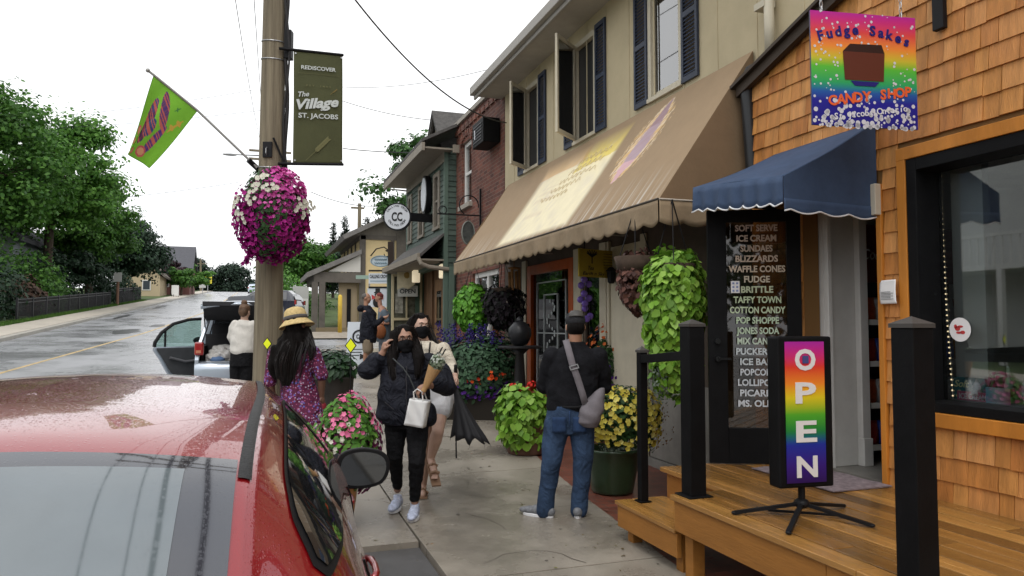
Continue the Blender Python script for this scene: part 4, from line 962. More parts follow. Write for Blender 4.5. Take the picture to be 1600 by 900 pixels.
wo = f.build('window', m_white, bb); MB().box(4.40, 4.405, 13.2, 14.8, 1.1, 2.6).build('pane', m_wg, wo); MB().box(4.6, 4.62, 13, 15, .9, 2.8).build('backing', m_int, wo)
b = MB(); b.box(4.5, 4.52, 13.0, 16.1, .3, 6.0)
# black box on brick
ab = thing('wall_unit', 'black box unit mounted on the red brick wall near the eave', 'wall box', (4.1, 13.1, 4.9))
q0, q1 = V(752, 225, X=4.0), V(793, 190, X=4.0); b = MB(); b.box(3.95, 4.28, 13.0, 13.72, 5.05, 5.52); b.build('case', m_black, ab, bevel=.01)
b = MB(); 
for k in range(6): b.box(3.94, 3.949, 13.08, 13.64, 5.12+.06*k, 5.14+.06*k)
b.build('grille', M('grille', (.05, .05, .055), .5), ab)
b = MB(); b.box(3.937, 3.9395, 13.50, 13.54, 5.2, 5.38); b.build('badge', m_wt, ab)
# iron bracket with oval sign on the brick
ob = thing('bracket_sign', 'dark oval sign hung from scrolled iron bracket on the brick wall', 'sign', (4.0, 14.2, 3.0))
by = 14.2; zb_ = V(748, 338, X=4.25).z
b = MB(); b.bar((4.26, by, zb_-.35), (4.26, by, zb_+.55), .035); b.bar((4.26, by, zb_), (3.37, by, zb_), .025)
for (cx, cz, r, a0, a1) in [(4.02, zb_+.2, .2, -.2, 4.2), (3.48, zb_+.08, .08, -1.5, 4.5)]:
    b.tube([(cx+r*math.cos(a0+(a1-a0)*k/16), by, cz+r*math.sin(a0+(a1-a0)*k/16)) for k in range(17)], .012, 6)
b.build('bracket', m_blackm, ob)
b = MB(); b.add([(4.0+.14*math.cos(2*math.pi*k/30), by-.015, zb_-.36+.25*math.sin(2*math.pi*k/30)) for k in range(30)], [tuple(range(30))]); o = b.build('board', M('slate_board', (.06, .065, .06), .5, var=.6, vs=7), ob, solid=.03)
b = MB(); b.tube([(4.0+.13*math.cos(2*math.pi*k/30), by-.035, zb_-.36+.235*math.sin(2*math.pi*k/30)) for k in range(31)], .012, 5); b.build('rim', M('rim_grey', (.22, .23, .2), .5), ob)
b = MB(); b.tube([(4.0, by, zb_), (4.0, by, zb_-.12)], .008, 5); b.build('hanger', m_blackm, ob)
# ------------------------------------------------------------------ green clapboard shop
m_green = M('green_clapboard', (.062, .105, .075), .6, var=.15, vs=3, vdet=5, island=['3c4a42', '45534a', '37453d', '4d5a51'])
m_gtrim = M('taupe_trim', (.22, .19, .15), .6, var=.1)
gs = thing('green_shop', 'green clapboard shop with grey porch roof and tall taupe windows', 'shop', (4.05, 18.4, .6))
GX = 4.05; Y0, Y1 = 16.28, 20.75
b = MB(); gwin = [(16.75, 17.35), (18.45, 19.1), (20.0, 20.5)]; GZ = (3.95, 5.25)
z = 3.1
while z < 5.6:
    segs = [(Y0+.1, Y1)]
    for a, c in gwin:
        if GZ[0]-.06 < z+.06 < GZ[1]+.06:
            ns = []
            for p, q in segs:
                if q <= a or p >= c: ns.append((p, q)); continue
                if p < a: ns.append((p, a))
                if q > c: ns.append((c, q))
            segs = ns
    for p, q in segs: b.prism([(GX-.022, p, z), (GX-.004, p, z+.13), (GX+.01, p, z+.13), (GX+.01, p, z)], (0, q-p, 0))
    z += .125
z = .8
while z < 5.6:
    b.prism([(GX+.02, Y0-.022, z), (GX+.02, Y0-.004, z+.13), (GX+.02, Y0+.01, z+.13), (GX+.02, Y0+.01, z)], (.5, 0, 0)); z += .125
b.build('siding', m_green, gs)
b = MB(); wallY(b, GX+.012, GX+.2, Y0+.012, Y1, 3.0, 5.7, [(a, c, *GZ) for a, c in gwin]); b.box(GX+.2, 11, Y0+.012, Y0+.2, .5, 5.7); b.box(GX+.2, 11, Y1-.2, Y1, .6, 5.7); b.build('wall', M('green_plain', (.06, .10, .072), .7), gs)
b = MB(); b.box(GX-.03, GX+.06, Y0-.03, Y0+.09, .6, 5.6); b.build('corner_board', M('green_trim', (.085, .125, .098), .6), gs); b = MB(); b.box(GX-.03, GX, Y1-.1, Y1+.02, 3, 5.6); b.build('corner_board', M('green_trim', (.085, .125, .098), .6), gs)
for a, c in gwin:
    f = MB(); f.box(GX-.045, GX+.06, a-.02, a+.12, GZ[0], GZ[1]); f.box(GX-.045, GX+.06, c-.12, c+.02, GZ[0], GZ[1]); f.box(GX-.045, GX+.06, a+.12, c-.12, GZ[1]-.1, GZ[1]); f.box(GX-.06, GX+.06, a-.04, c+.04, GZ[0]-.07, GZ[0]); f.box(GX-.02, GX+.04, a+.12, c-.12, 4.55, 4.6)
    wo = f.build('window', m_gtrim, gs); MB().box(GX+.02, GX+.025, a+.12, c-.12, GZ[0], GZ[1]-.1).build('pane', m_wg, wo); MB().box(GX+.19, GX+.2, a, c, GZ[0], GZ[1]).build('blind', M('curtain'), wo)
b = MB(); b.box(GX-.55, GX+.1, Y0-.25, Y1+.35, 5.58, 5.62); b.box(GX-.62, GX-.55, Y0-.3, Y1+.4, 5.52, 5.70); b.box(GX-.04, GX-.005, Y0, Y1, 5.36, 5.58); b.box(GX+.101, GX+2, Y0-.30, Y0-.24, 5.52, 5.70); b.build('eave', m_gtrim, gs)
b = MB(); b.prism([(GX-.62, Y0-.3, 5.71), (GX-.62, Y1+.4, 5.71), (GX+4.5, Y1+.4, 8.3), (GX+4.5, Y0-.3, 8.3)], (0, 0, .07))
b.build('roof', M('slate_roof', (.075, .07, .065), .8, var=.3, vs=9, bump=.3, bs=40), gs)
dm = MB(); yq = 18.6; dm.prism([(GX+.35, yq-.75, 6.05), (GX+.35, yq+.75, 6.05), (GX+.35, yq, 7.0)], (2.2, 0, 0)); d_ = dm.build('dormer', M('dormer_cream', (.42, .36, .26), .8), gs)
dm = MB(); dm.bar((GX+.25, yq-.95, 5.95), (GX+.25, yq, 7.12), .1, .06, up=(1, 0, 0)); dm.bar((GX+.25, yq+.95, 5.95), (GX+.25, yq, 7.12), .1, .06, up=(1, 0, 0))
dm.prism([(GX+.2, yq-1.0, 5.98), (GX+.2, yq, 7.14), (GX+.2, yq, 7.22), (GX+.2, yq-1.08, 6.0)], (2.6, 0, 0)); dm.prism([(GX+.2, yq+1.0, 5.98), (GX+.2, yq, 7.14), (GX+.2, yq, 7.22), (GX+.2, yq+1.08, 6.0)], (2.6, 0, 0)); dm.build('dormer_roof', M('slate_roof'), d_)
# porch roof
PX = 3.46; b = MB(); b.prism([(PX, Y0-.02, 3.22), (GX-.03, Y0-.02, 3.72), (GX-.03, Y0-.02, 3.66), (PX, Y0-.02, 3.14)], (0, Y1+.35-Y0, 0)); b.build('porch_roof', M('slate_roof'), gs)
b = MB(); b.box(PX-.06, PX-.003, Y0-.05, Y1+.38, 3.10, 3.24); b.box(PX, GX+.4, Y0+.0, Y1+.3, 3.08, 3.12)
b.tube([(PX-.03, Y0-.02, 3.13), (PX+.02, Y0-.06, 3.0), (PX+.2, Y0-.06, 2.93), (4.26, Y0-.06, 2.87)], .05, 8); b.build('porch_fascia', m_gtrim, gs)
b = MB(); b.box(4.12, 4.24, Y0-.12, Y0-.035, .55, 2.95); b.build('porch_post', M('green_trim'), gs); b = MB(); b.box(3.52, 3.62, 20.9, 21.0, .7, 3.1); b.build('porch_post', M('green_trim'), gs)
m_rust = M('rustic_wood', (.15, .085, .045), .75, var=.45, vs=3, vdet=7, stretch=(1, 3, .3))
b = MB(); b.box(4.5, 4.6, Y0, 20.6, .55, 3.1); b.box(4.44, 4.5, 16.9, 17.0, .55, 3.08); b.box(4.44, 4.5, 17.9, 18.0, .55, 3.08); b.box(4.44, 4.5, 19.3, 19.4, .55, 3.08); b.build('shop_front', m_rust, gs)
do = MB().box(4.46, 4.499, 18.1, 19.0, .6, 2.8).build('door', M('door_brown', (.24, .13, .06), .6, var=.25, vs=4), gs)
MB().box(4.455, 4.4595, 18.3, 18.8, 1.6, 2.5).build('pane', m_wg, do)
for y in (16.5, 17.2): MB().box(4.47, 4.499, y, y+.35, 1.1, 2.75).build('shop_window', M('pale_pane', (.4, .42, .44), .2), gs)
m_creamw = M('cream_window', (.5, .43, .27), .7)
bx0, bx1 = 3.58, 4.44; f = MB(); zf = .75
for x in (bx0, bx1-.06): f.box(x, x+.06, 20.5, 20.6, zf, 3.05)
for z in (zf, 1.75, 2.98): f.box(bx0+.06, bx1-.06, 20.5, 20.6, z, z+.07)
f.box(bx0+.4, bx0+.44, 20.51, 20.59, 1.82, 2.98)
wo = f.build('bay_window', m_creamw, gs); MB().box(bx0, bx1, 20.56, 20.57, zf, 3.0).build('pane', M('bay_dark', (.10, .10, .075), .15, var=.7, vs=4), wo)
b = MB(); b.box(bx0+.1, bx0+.32, 20.53, 20.54, 1.95, 2.5); b.build('poster', M('poster', (.3, .29, .24), .7, var=.5, vs=9), wo); b = MB(); b.box(bx0+.1, bx0+.35, 20.53, 20.54, 1.1, 1.5); b.build('poster', M('poster'), wo); b = MB(); b.box(bx0+.47, bx0+.75, 20.53, 20.54, 1.0, 1.6); b.build('poster', M('poster', (.3, .29, .24), .7, var=.5, vs=9), wo)
# hanging signs at the porch
hp = V(637, 455, d=20.5)
o1 = thing('open_board', 'small pale board reading OPEN hanging under the green shop porch', 'sign', tuple(hp))
VR = Vector((CT, -ST, 0)); VF = Vector((ST, CT, 0))
b = MB(); b.obox(hp, VR*.28, VF*.012, UP*.15); b.build('board', M('pale_board', (.42, .42, .38), .7), o1)
MB().text('OPEN', hp-VF*.014-UP*.06, VR, UP, .12, .44, bold=.02).build('lettering', m_ink, o1)
hp2 = V(636, 433, d=20.3); o2 = thing('parchment_sign', 'cream parchment shaped sign hanging under the porch above the OPEN board', 'sign', tuple(hp2))
b = MB(); b.prism([hp2+VR*x+UP*z for x, z in [(-.27, -.35), (-.12, -.28), (.05, -.33), (.22, -.2), (.3, .3), (.1, .28), (-.1, .32), (-.28, .22)]], VF*.02); b.build('board', M('parchment', (.48, .42, .28), .7, var=.15, vs=6), o2)
MB().text('SHOP', hp2-VF*.004+UP*.03, VR, UP, .12, .3, bold=.01, shear=.2).build('lettering', M('ochre_ink', (.3, .2, .05), .6), o2) if False else None
b = MB(); b.ell(hp2-VF*.01+UP*.05, (.09, .02, .09), 10, 6); b.build('emblem', M('ochre_ink', (.3, .2, .06), .6), o2)
b = MB(); b.tube([hp2+UP*.3, hp2+UP*.5], .008, 5); b.tube([hp+UP*.14, hp+UP*.3], .006, 5); b.build('chain', m_blackm, o2)
for (px, py, dd, lab) in [(693, 424, 16.9, 'lit white glass lantern under the porch eave nearest the brick corner'), (650, 432, 19.6, 'lit cream lantern under the porch beside the parchment sign')]:
    q = V(px, py, d=dd); l_ = thing('porch_lantern', lab, 'lantern', tuple(q), group='lanterns under the green porch')
    MB().lathe([(.1, -.16), (.11, -.14), (.11, .14), (.06, .17)], q, 12).build('shade', M('lit_glass', (.85, .72, .5), .4, emit=.55), l_, smooth=True)
    MB().lathe([(.06, .17), (.12, .18), (.03, .26), (.015, 3.1-q.z)], q, 10).build('fitting', m_blackm, l_)
# round CC sign
q = V(621, 339, d=17.6); cs_ = thing('round_sign', 'round white sign with black rim and letters CC on the green shop', 'sign', tuple(q))
rad = .335
def disc(mb, r, off, th):
    mb.prism([q+VR*(r*math.cos(2*math.pi*k/48))+UP*(r*math.sin(2*math.pi*k/48))-VF*off for k in range(48)], VF*th)
b = MB(); disc(b, rad, .06, .12); b.build('rim', m_blackm, cs_)
b = MB(); disc(b, rad*.9, .068, .02); pf = b.build('panel', M('sign_face', (.55, .57, .6), .4), cs_)
b = MB(); b.text('CC', q-VF*.072-UP*.1, VR, UP, .2, .26, bold=.035); arc_text(b, 'CALLING CROW', q-VF*.072, VR, UP, rad*.78, 2.6, .55, .05, bold=.01); arc_text(b, 'CALLING CROW', q-VF*.072, VR, UP, rad*.62, 3.65, 5.77, .05, flip=True, bold=.01); b.build('lettering', m_ink, pf)
b = MB(); b.bar(q+VR*(rad-.02), Vector((GX-.02, q.y+.0, q.z)), .06, .2); b.build('bracket', m_blackm, cs_)
# white oval clock-like sign flat on green wall
cy = 17.85; cl = thing('oval_sign', 'white oval sign with black rim fixed on the green clapboards', 'sign', (4.0, cy, 4.6))
b = MB(); b.prism([(GX-.16, cy+.33*math.cos(2*math.pi*k/32), 4.85+.48*math.sin(2*math.pi*k/32)) for k in range(32)], (.12, 0, 0)); b.build('rim', m_blackm, cl)
b = MB(); b.prism([(GX-.175, cy+.28*math.cos(2*math.pi*k/32), 4.85+.42*math.sin(2*math.pi*k/32)) for k in range(32)], (.02, 0, 0)); b.build('panel', M('sign_face'), cl)
# ------------------------------------------------------------------ far cream timbered house
m_stucco = M('cream_stucco', (.56, .44, .24), .85, var=.06, vs=2)
m_timber = M('grey_timber', (.105, .092, .078), .8, var=.2, vs=3)
fh = thing('cream_house', 'cream stucco house with grey timbers and open porch beyond side street', 'house', (6, 36, 1.4))
FY = 33.0; HX0, HX1 = 4.35, 13.0
b = MB(); b.box(HX0, HX1, FY, FY+8, 1.2, 5.55); b.build('wall', m_stucco, fh)
b = MB(); xm = 9.2; b.prism([(HX0-.4, FY-.02, 5.6), (HX1+.4, FY-.02, 5.6), (xm, FY-.02, 8.1)], (0, 8, 0)); b.build('gable', M('gable_board', (.17, .15, .125), .85, var=.15, vs=3, stretch=(3, 1, .2)), fh)
b = MB(); b.box(HX0-.05, HX0+.22, FY-.06, FY, 1.3, 5.6); b.box(HX0, HX1, FY-.06, FY-.021, 5.42, 5.62); b.box(HX0+1.35, HX0+1.5, FY-.05, FY, 3.1, 5.42)
for y in (FY+1.5, FY+3, FY+4.5, FY+6): b.box(HX0-.05, HX0, y, y+.25, 3.8, 5.5)
b.box(HX0-.05, HX0, FY, FY+8, 5.4, 5.6); b.build('timber', m_timber, fh)
b = MB()
sl = 2.5/(xm-(HX0-.4))
b.prism([(HX0-.75, FY-.5, 5.35), (xm, FY-.5, 8.2), (xm, FY-.5, 8.42), (HX0-.85, FY-.5, 5.52)], (0, 9, 0)); b.prism([(HX1+.75, FY-.5, 5.35), (xm, FY-.5, 8.2), (xm, FY-.5, 8.42), (HX1+.85, FY-.5, 5.52)], (0, 9, 0)); b.build('roof', M('far_roof', (.16, .15, .14), .8, var=.2, vs=4), fh)
f = MB(); wx = V(649, 360, d=32.8).x; f.box(wx-.75, wx+.6, FY-.1, FY-.062, 4.1, 6.3); wo = f.build('window', m_timber, fh); MB().box(wx-.25, wx+.5, FY-.115, FY-.101, 4.4, 5.9).build('pane', M('pale_pane'), wo); MB().box(wx-.32, wx-.25, FY-.12, FY-.101, 4.33, 5.95).box(wx-.25, wx+.5, FY-.12, FY-.101, 4.33, 4.4).build('sash', m_white, wo)
# porch to the left
px0 = V(476, 430, d=33).x; b = MB(); zl = V(488, 432, d=33).z; zr = V(556, 396, d=33).z
b.prism([(px0, FY-.4, zl-.15), (HX0, FY-.4, zr-.1), (HX0, FY-.4, zr+.12), (px0, FY-.4, zl+.08)], (0, 5, 0)); b.build('porch_roof', M('far_roof'), fh)
b = MB(); b.prism([(px0+.9, FY-.2, zl+.15), (HX0-.02, FY-.2, zl+.15), (HX0-.02, FY-.2, zr-.12)], (0, .1, 0)); b.build('porch_gable', M('gable_white', (.5, .48, .44), .8), fh)
b = MB(); b.box(px0+.3, HX0, FY-.25, FY-.05, zl-.32, zl+.12); b.box(px0+.3, px0+.5, FY-.05, FY+4.5, zl-.32, zl+.12); b.build('porch_beam', m_timber, fh)
for x in (V(488, 500, d=33).x, V(499, 500, d=33).x): MB().box(x-.13, x+.13, FY-.27, FY-.03, 1.2, zl-.32).build('porch_post', m_timber, fh)
b = MB(); x = V(545, 500, d=33).x; b.box(x-.5, x+.3, FY+.1, FY+.25, 1.2, zl-.3); b.build('porch_wall', M('porch_tan', (.28, .22, .14), .8), fh)
b = MB(); b.box(x-.15, x+.02, FY+.05, FY+.09, 1.3, 3.2); b.build('door', m_black, fh)
b = MB(); b.box(px0+.4, HX0, FY-.3, FY+4.5, 1.15, 1.5); b.build('porch_floor', M('porch_deck', (.2, .15, .09), .8), fh)
# ------------------------------------------------------------------ utility pole, banner, flag, wires
m_pole = M('weathered_pole', '8a7f6a', .85, vs=7, vdet=9, stretch=(3, 3, .10), bump=.6, bs=28, col2='574e40')
m_steel = M('galvanised', (.35, .35, .35), .4, metal=.8)
pb = V(418, 590, d=8.0); pb.z = gz(pb.y); px_, py_ = pb.x, pb.y
pole = thing('utility_pole', 'thick weathered wooden utility pole carrying the olive banner and flower basket', 'utility pole', (px_, py_, pb.z-.1))
LEAN = (V(429, 0, d=8.0)-V(418, 590, d=8.0))/(V(429, 0, d=8.0).z-V(418, 590, d=8.0).z)
def pp(z): return Vector((px_, py_, 0))+Vector((LEAN.x, LEAN.y, 0))*(z-V(418, 590, d=8.0).z)+UP*z
zs = [gz(py_)-.1]+[.5*i for i in range(1, 22)]
b = MB(); b.tube([pp(z) for z in zs], [.163-.0085*max(0, z) for z in zs], 24); b.build('shaft', m_pole, pole, smooth=True)
b = MB()
for z in (3.05, 3.2, 3.35, 4.55, 4.75):
    r = .168-.0085*z; b.tube([pp(z)+Vector((r*math.cos(t), r*math.sin(t), .02*math.sin(t))) for t in [2*math.pi*k/20 for k in range(21)]], .006, 5)
b.build('strap', m_steel, pole)
b = MB(); pts = [pp(z)+VR*(.175-.0085*z+.03*(1+math.sin(z*5))*.5)-VF*.02 for z in np.linspace(3.0, 9.5, 40)]; b.tube(pts, .022, 7)
pts = [pp(z)+VR*(.20-.0085*z+.03*math.sin(z*4+2))-VF*.05 for z in np.linspace(3.0, 9.5, 40)]; b.tube(pts, .013, 6); b.build('cable_run', M('cable_black', (.02, .018, .018), .6), pole)
b = MB(); q = pp(4.72)+VR*.17; b.obox(q, VR*.035, VF*.05, UP*.16); q = pp(3.12)+VR*.17; b.obox(q, VR*.04, VF*.05, UP*.1); b.build('junction_box', m_blackm, pole, bevel=.006)
q = pp(3.52)-VF*.14+VR*.0; b = MB(); b.obox(q, VR*.05, VF*.012, UP*.085); hk = b.build('hook_plate', m_blackm, pole, bevel=.004)
b = MB(); b.tube([q-VF*.02+UP*.02, q-VF*.05+UP*.0, q-VF*.05-UP*.05, q-VF*.03-UP*.06], .006, 6); b.build('hook', m_steel, hk)
for z in (8.6, 9.6):
    b = MB(); b.obox(pp(z)-VF*.17, Vector((1.1, 0, 0)), (0, .05, 0), (0, 0, .06)); ca = b.build('crossarm', m_pole, pole)
    b = MB()
    for x in (-1, -.5, .5, 1): b.lathe([(.03, .06), (.05, .1), (.03, .14), (.045, .18), (.02, .22)], pp(z)-VF*.17+Vector((x, 0, 0)), 10)
    b.build('insulator', M('porcelain', (.25, .18, .14), .3), ca)
# banner
m_olive = M('olive_fabric', lin('4a4c30'), .75, var=.12, vs=3, bump=.08, bs=20)
ba0, ba1, bb0, bb1 = V(459, 78, d=7.97), V(535, 86, d=8.3), V(457.5, 256, d=7.97), V(535, 257, d=8.3)
bn = thing('banner', 'olive green village banner with white lettering on the pole', 'banner', tuple(bb0))
def bnf(u, v):
    p = (bb0.lerp(bb1, u)).lerp(ba0.lerp(ba1, u), v); return p+VF*(.012*math.sin(u*5+v*3)*math.sin(v*math.pi))
MB().grid(bnf, 20, 40).build('cloth', m_olive, bn, smooth=True, solid=.003)
for (p, q, nm) in ((ba0, ba1, 0), (bb0, bb1, 1)):
    d_ = (q-p).normalized(); b = MB(); b.tube([p-d_*.16, q+d_*.01], .016, 10); b.build('arm', m_blackm, bn)
bR = (bb1-bb0).normalized(); bU = (ba0-bb0).normalized(); bN = bR.cross(bU).normalized()
def bp_(u, v): return bnf(u, v)+bN*.012
hh = (ba0-bb0).length; ww = (bb1-bb0).length
m_blt = M('banner_white', (.55, .58, .56), .7); m_gold = M('banner_gold', lin('8a7440'), .7); m_soft = M('banner_soft', lin('6e6c48'), .7)
b = MB()
b.text('REDISCOVER', bp_(.50, .835), bR, bU, .042, ww*.70, bold=.02)
b.text('EST. 1852', bp_(.5, .685), bR, bU, .018, ww*.5, sp=1.4, mi=2)
b.text('The', bp_(.20, .595), (bR+bU*.12), bU-bR*.12, .055, ww*.22, shear=.3, bold=.015)
b.text('Village', bp_(.50, .50), (bR+bU*.12), bU-bR*.12, .105, ww*.86, shear=.3, bold=.035)
b.text('of', bp_(.60, .475), (bR+bU*.1), bU, .045, shear=.3, bold=.02)
b.text('ST. JACOBS', bp_(.5, .405), bR, bU, .052, ww*.80, bold=.02)
def grain(c, d, L_, n, mi):
    d = d.normalized(); s_ = d.cross(bN).normalized()
    b.bar(c-d*L_*.6, c+d*L_*.5, .004, .002, up=bN, mi=mi)
    for i in range(n):
        for sg_ in (-1, 1):
            o = c+d*L_*(-.15+.62*i/n); t = o+(d*.75+s_*sg_*.42)*L_*.17; m_ = (o+t)/2; w = s_*sg_*.0; e = (d*.5-s_*sg_*.75)*L_*.03
            b.add([o, m_+e, t, m_-e], [(0, 1, 2, 3)], mi)
grain(bp_(.5, .14)+bN*.002, bR*.75+bU*.72, .36, 9, 2); grain(bp_(.82, .655), bR*.75+bU*.6, .10, 4, 1)
b.bar(bp_(.08, .80), bp_(.92, .80), .002, .002, up=bN, mi=2); b.bar(bp_(.08, .40), bp_(.08, .401), .002)
b.build('lettering', [m_blt, m_gold, m_soft], bn)
b = MB()
for u, v in ((.03, .97), (.97, .97), (.03, .03), (.97, .03)): b.lathe([(.010, 0), (.010, .003)], bp_(u, v), 10, ax=Matrix.Rotation(math.pi/2, 3, 'X'))
b.build('eyelet', m_steel, bn)
# flag
f0, f1, fA, fB = V(240, 117, d=7.4), V(309, 173, d=7.7), V(193, 236, d=7.3), V(233, 263, d=7.55)
fl = thing('flag', 'lime green garden flag with butterfly print drooping from angled staff', 'flag', tuple(f1))
b = MB(); b.tube([V(402, 262, d=7.95), f1, f0, V(231, 110, d=7.37)], .0135, 8); b.ell(V(231, 110, d=7.37), .022); b.build('staff', M('staff_grey', (.3, .29, .27), .4, metal=.4), fl)
b = MB(); b.tube([V(404, 265, d=8.0), V(388, 250, d=7.9)], .03, 8); b.build('socket', m_blackm, fl)
def ellm(u, v, cu, cv, ru, rv_, a=0):
    du, dv = u-cu, v-cv; c, s_ = math.cos(a), math.sin(a); x, y = du*c+dv*s_, -du*s_+dv*c; return (x/ru)**2+(y/rv_)**2
gL = np.array(lin('7cb83a'))
def flagcol(u, v):
    # u along the staff 0 tip -> 1 lower, v down the cloth
    c = gL*(1-.10*math.sin(9*u+4*v)); q = nz1(u*31+v*17, 3, 1); q2 = nz1(u*19-v*41, 2.3, 4)
    def pat(a, b_): return (np.array(a)*q+np.array(b_)*(1-q))*.55 if q2 > .35 else np.array((.5, .12, .10))
    if ellm(u, v, .30, .52, .12, .30, -.25) < 1: c = pat((.10, .04, .22), (.28, .09, .14))
    if ellm(u, v, .50, .28, .085, .27, -.65) < 1: c = pat((.15, .07, .32), (.32, .12, .2))
    if ellm(u, v, .62, .66, .07, .25, .35) < 1: c = pat((.12, .06, .30), (.25, .1, .35))
    if ellm(u, v, .25, .30, .07, .10, 0) < 1: c = pat((.1, .16, .4), (.2, .1, .3))
    if ellm(u, v, .42, .56, .10, .13, 0) < 1: c = pat((.06, .2, .36), (.12, .08, .3))
    for (cu, cv, r) in [(.10, .70, .07), (.5, .88, .085), (.06, .86, .05), (.32, .93, .05), (.22, .82, .04)]:
        e = ellm(u, v, cu, cv, r, r*.9)
        if e < 1: c = np.array((.50, .09, .10)) if e > .45 else np.array((.62, .30, .16))
    if min(ellm(u, v, .84, .36, .02, .15, .5), ellm(u, v, .80, .40, .06, .03, .4), ellm(u, v, .87, .30, .06, .03, .4)) < 1: c = np.array((.55, .35, .06))
    if min(ellm(u, v, .70, .16, .012, .06, .7), ellm(u, v, .70, .16, .04, .012, .7)) < 1: c = np.array((.06, .2, .05))
    if u < .015 or u > .985 or v > .985: c = c*.7
    return tuple(c)
def flf(u, v):
    p = (f0.lerp(f1, u)).lerp(fA.lerp(fB, u), v); w = .05*math.sin(u*7+v*2.5)*v+.02*math.sin(u*13)*v
    p = p+VF*w
    if u < .22: k = (.22-u)/.22; p = p+VR*(.10*k*v)+VF*(-.10*k*v)
    return p
MB().grid(flf, 90, 110, col=flagcol).build('cloth', M('flag_cloth', attr='Col', rough=.8, trans=.35), fl, smooth=True)
# wires
m_wire = M('wire', (.03, .03, .03), .6)
def wire(p, q, r, sag, label, n=24):
    p, q = Vector(p), Vector(q); b = MB(); b.tube([p.lerp(q, i/n)-UP*(sag*4*(i/n)*(1-i/n)) for i in range(n+1)], r, 5, cap=True)
    return tag(b.build('overhead_wire', m_wire), label, 'wire')
wire(V(540, -20, d=9), V(791, 192, d=13.2), .012, .35, 'thick black service cable sagging from the sky to the brick wall')
wire(pp(8.9)+Vector((-1, 0, 0)), (.1, 46, 12.5), .010, .5, 'wire running up the hill from the near pole, outer left one')
wire(pp(8.9)+Vector((-.5, 0, 0)), (.35, 46, 12.5), .010, .5, 'wire running up the hill from the near pole, inner left one')
wire(pp(9.9)+Vector((.5, 0, 0)), (.5, 46, 13.2), .010, .5, 'wire running up the hill from the near pole, upper one')
wire(pp(7.6)+Vector((-.17, 0, 0)), (.5, 46, 9.6), .010, .6, 'wire running up the hill from the near pole, lowest one')
for (y0_, x1_, y1_, lab) in [(186, 400, 140, 'faint wire crossing the sky behind the flag, uppermost'), (318, 372, 285, 'faint wire crossing the sky from the maple to the flower basket'), (197, 410, 172, 'faint wire crossing the sky just under the uppermost one')]:
    wire(V(-60, y0_+6, d=46), V(x1_, y1_, d=44), .012, .3, lab)
wire(V(536, 158, d=30), V(720, 190, d=30), .014, .2, 'thin wire from banner towards the brick building, upper one')
wire(V(536, 232, d=26), V(720, 236, d=26), .016, .1, 'dark wire from the banner to the green roof')
wire(V(486, 300, d=34), V(590, 322, d=38), .016, .2, 'dark wire sagging to the small pole behind the cream house')
wire(V(536, 136, d=26), V(776, 105, d=20), .009, .2, 'thin wire rising to the beige eave')
for k, (dx_, z_, lab) in enumerate([(-1., 8.9, 'overhead wire passing above the red car, far left'), (-.5, 8.9, 'overhead wire passing above the red car, second from left'), (.5, 9.9, 'overhead wire passing above the red car, highest'), (-.2, 7.4, 'thick black cable passing low above the red car'), (.25, 6.9, 'lowest black cable passing above the red car')]):
    wire(pp(z_)+Vector((dx_, 0, 0)), (dx_*1.2-.6, -36, z_-.6), (.014, .014, .014, .03, .035)[k], .7, lab, 40)
# second pole behind, with lamp arm
p2 = Vector((.66, 46, gz(46))); fp = thing('utility_pole', 'distant utility pole half hidden behind the near one, with lamp arm', 'utility pole', tuple(p2))
b = MB(); b.tube([p2-UP*.2, p2+UP*10], [.15, .1], 10); b.build('shaft', m_pole, fp)
lq = V(356, 242, d=43.5); b = MB(); b.tube([(p2.x, p2.y, lq.z-.35), (p2.x-.6, p2.y, lq.z-.05), (lq.x+.3, lq.y, lq.z+.05)], .04, 6); b.build('lamp_arm', m_steel, fp)
b = MB(); b.ell(lq+Vector((.1, 0, .03)), (.42, .14, .08)); b.build('lamp_head', m_steel, fp)
for z in (9.3, 9.8): MB().box(p2.x-1.2, p2.x+1.2, p2.y-.06, p2.y+.06, p2.z+z-.06, p2.z+z+.06).build('crossarm', m_pole, fp)
p3 = V(561, 400, d=50); p3.z = gz(p3.y); fp = thing('utility_pole', 'slim utility pole standing behind the cream house gable', 'utility pole', tuple(p3))
b = MB(); b.tube([p3, Vector((p3.x, p3.y, V(561, 318, d=50).z))], [.16, .12], 8); b.build('shaft', m_pole, fp); b = MB(); q = V(560, 325, d=50); b.box(q.x-.5, q.x+.4, q.y-.06, q.y+.06, q.z-.06, q.z+.06); b.build('crossarm', m_pole, fp)
p4 = V(314, 440, d=135); p4.z = gz(p4.y); fp = thing('utility_pole', 'far utility pole on the hill beside the grey roofed house', 'utility pole', tuple(p4))
b = MB(); t_ = V(313.5, 405, d=135); b.tube([p4, t_], [.2, .15], 8); b.build('shaft', m_pole, fp); b = MB(); b.box(t_.x-1.2, t_.x+1.2, t_.y-.08, t_.y+.08, t_.z-.9, t_.z-.75); b.build('crossarm', m_pole, fp)
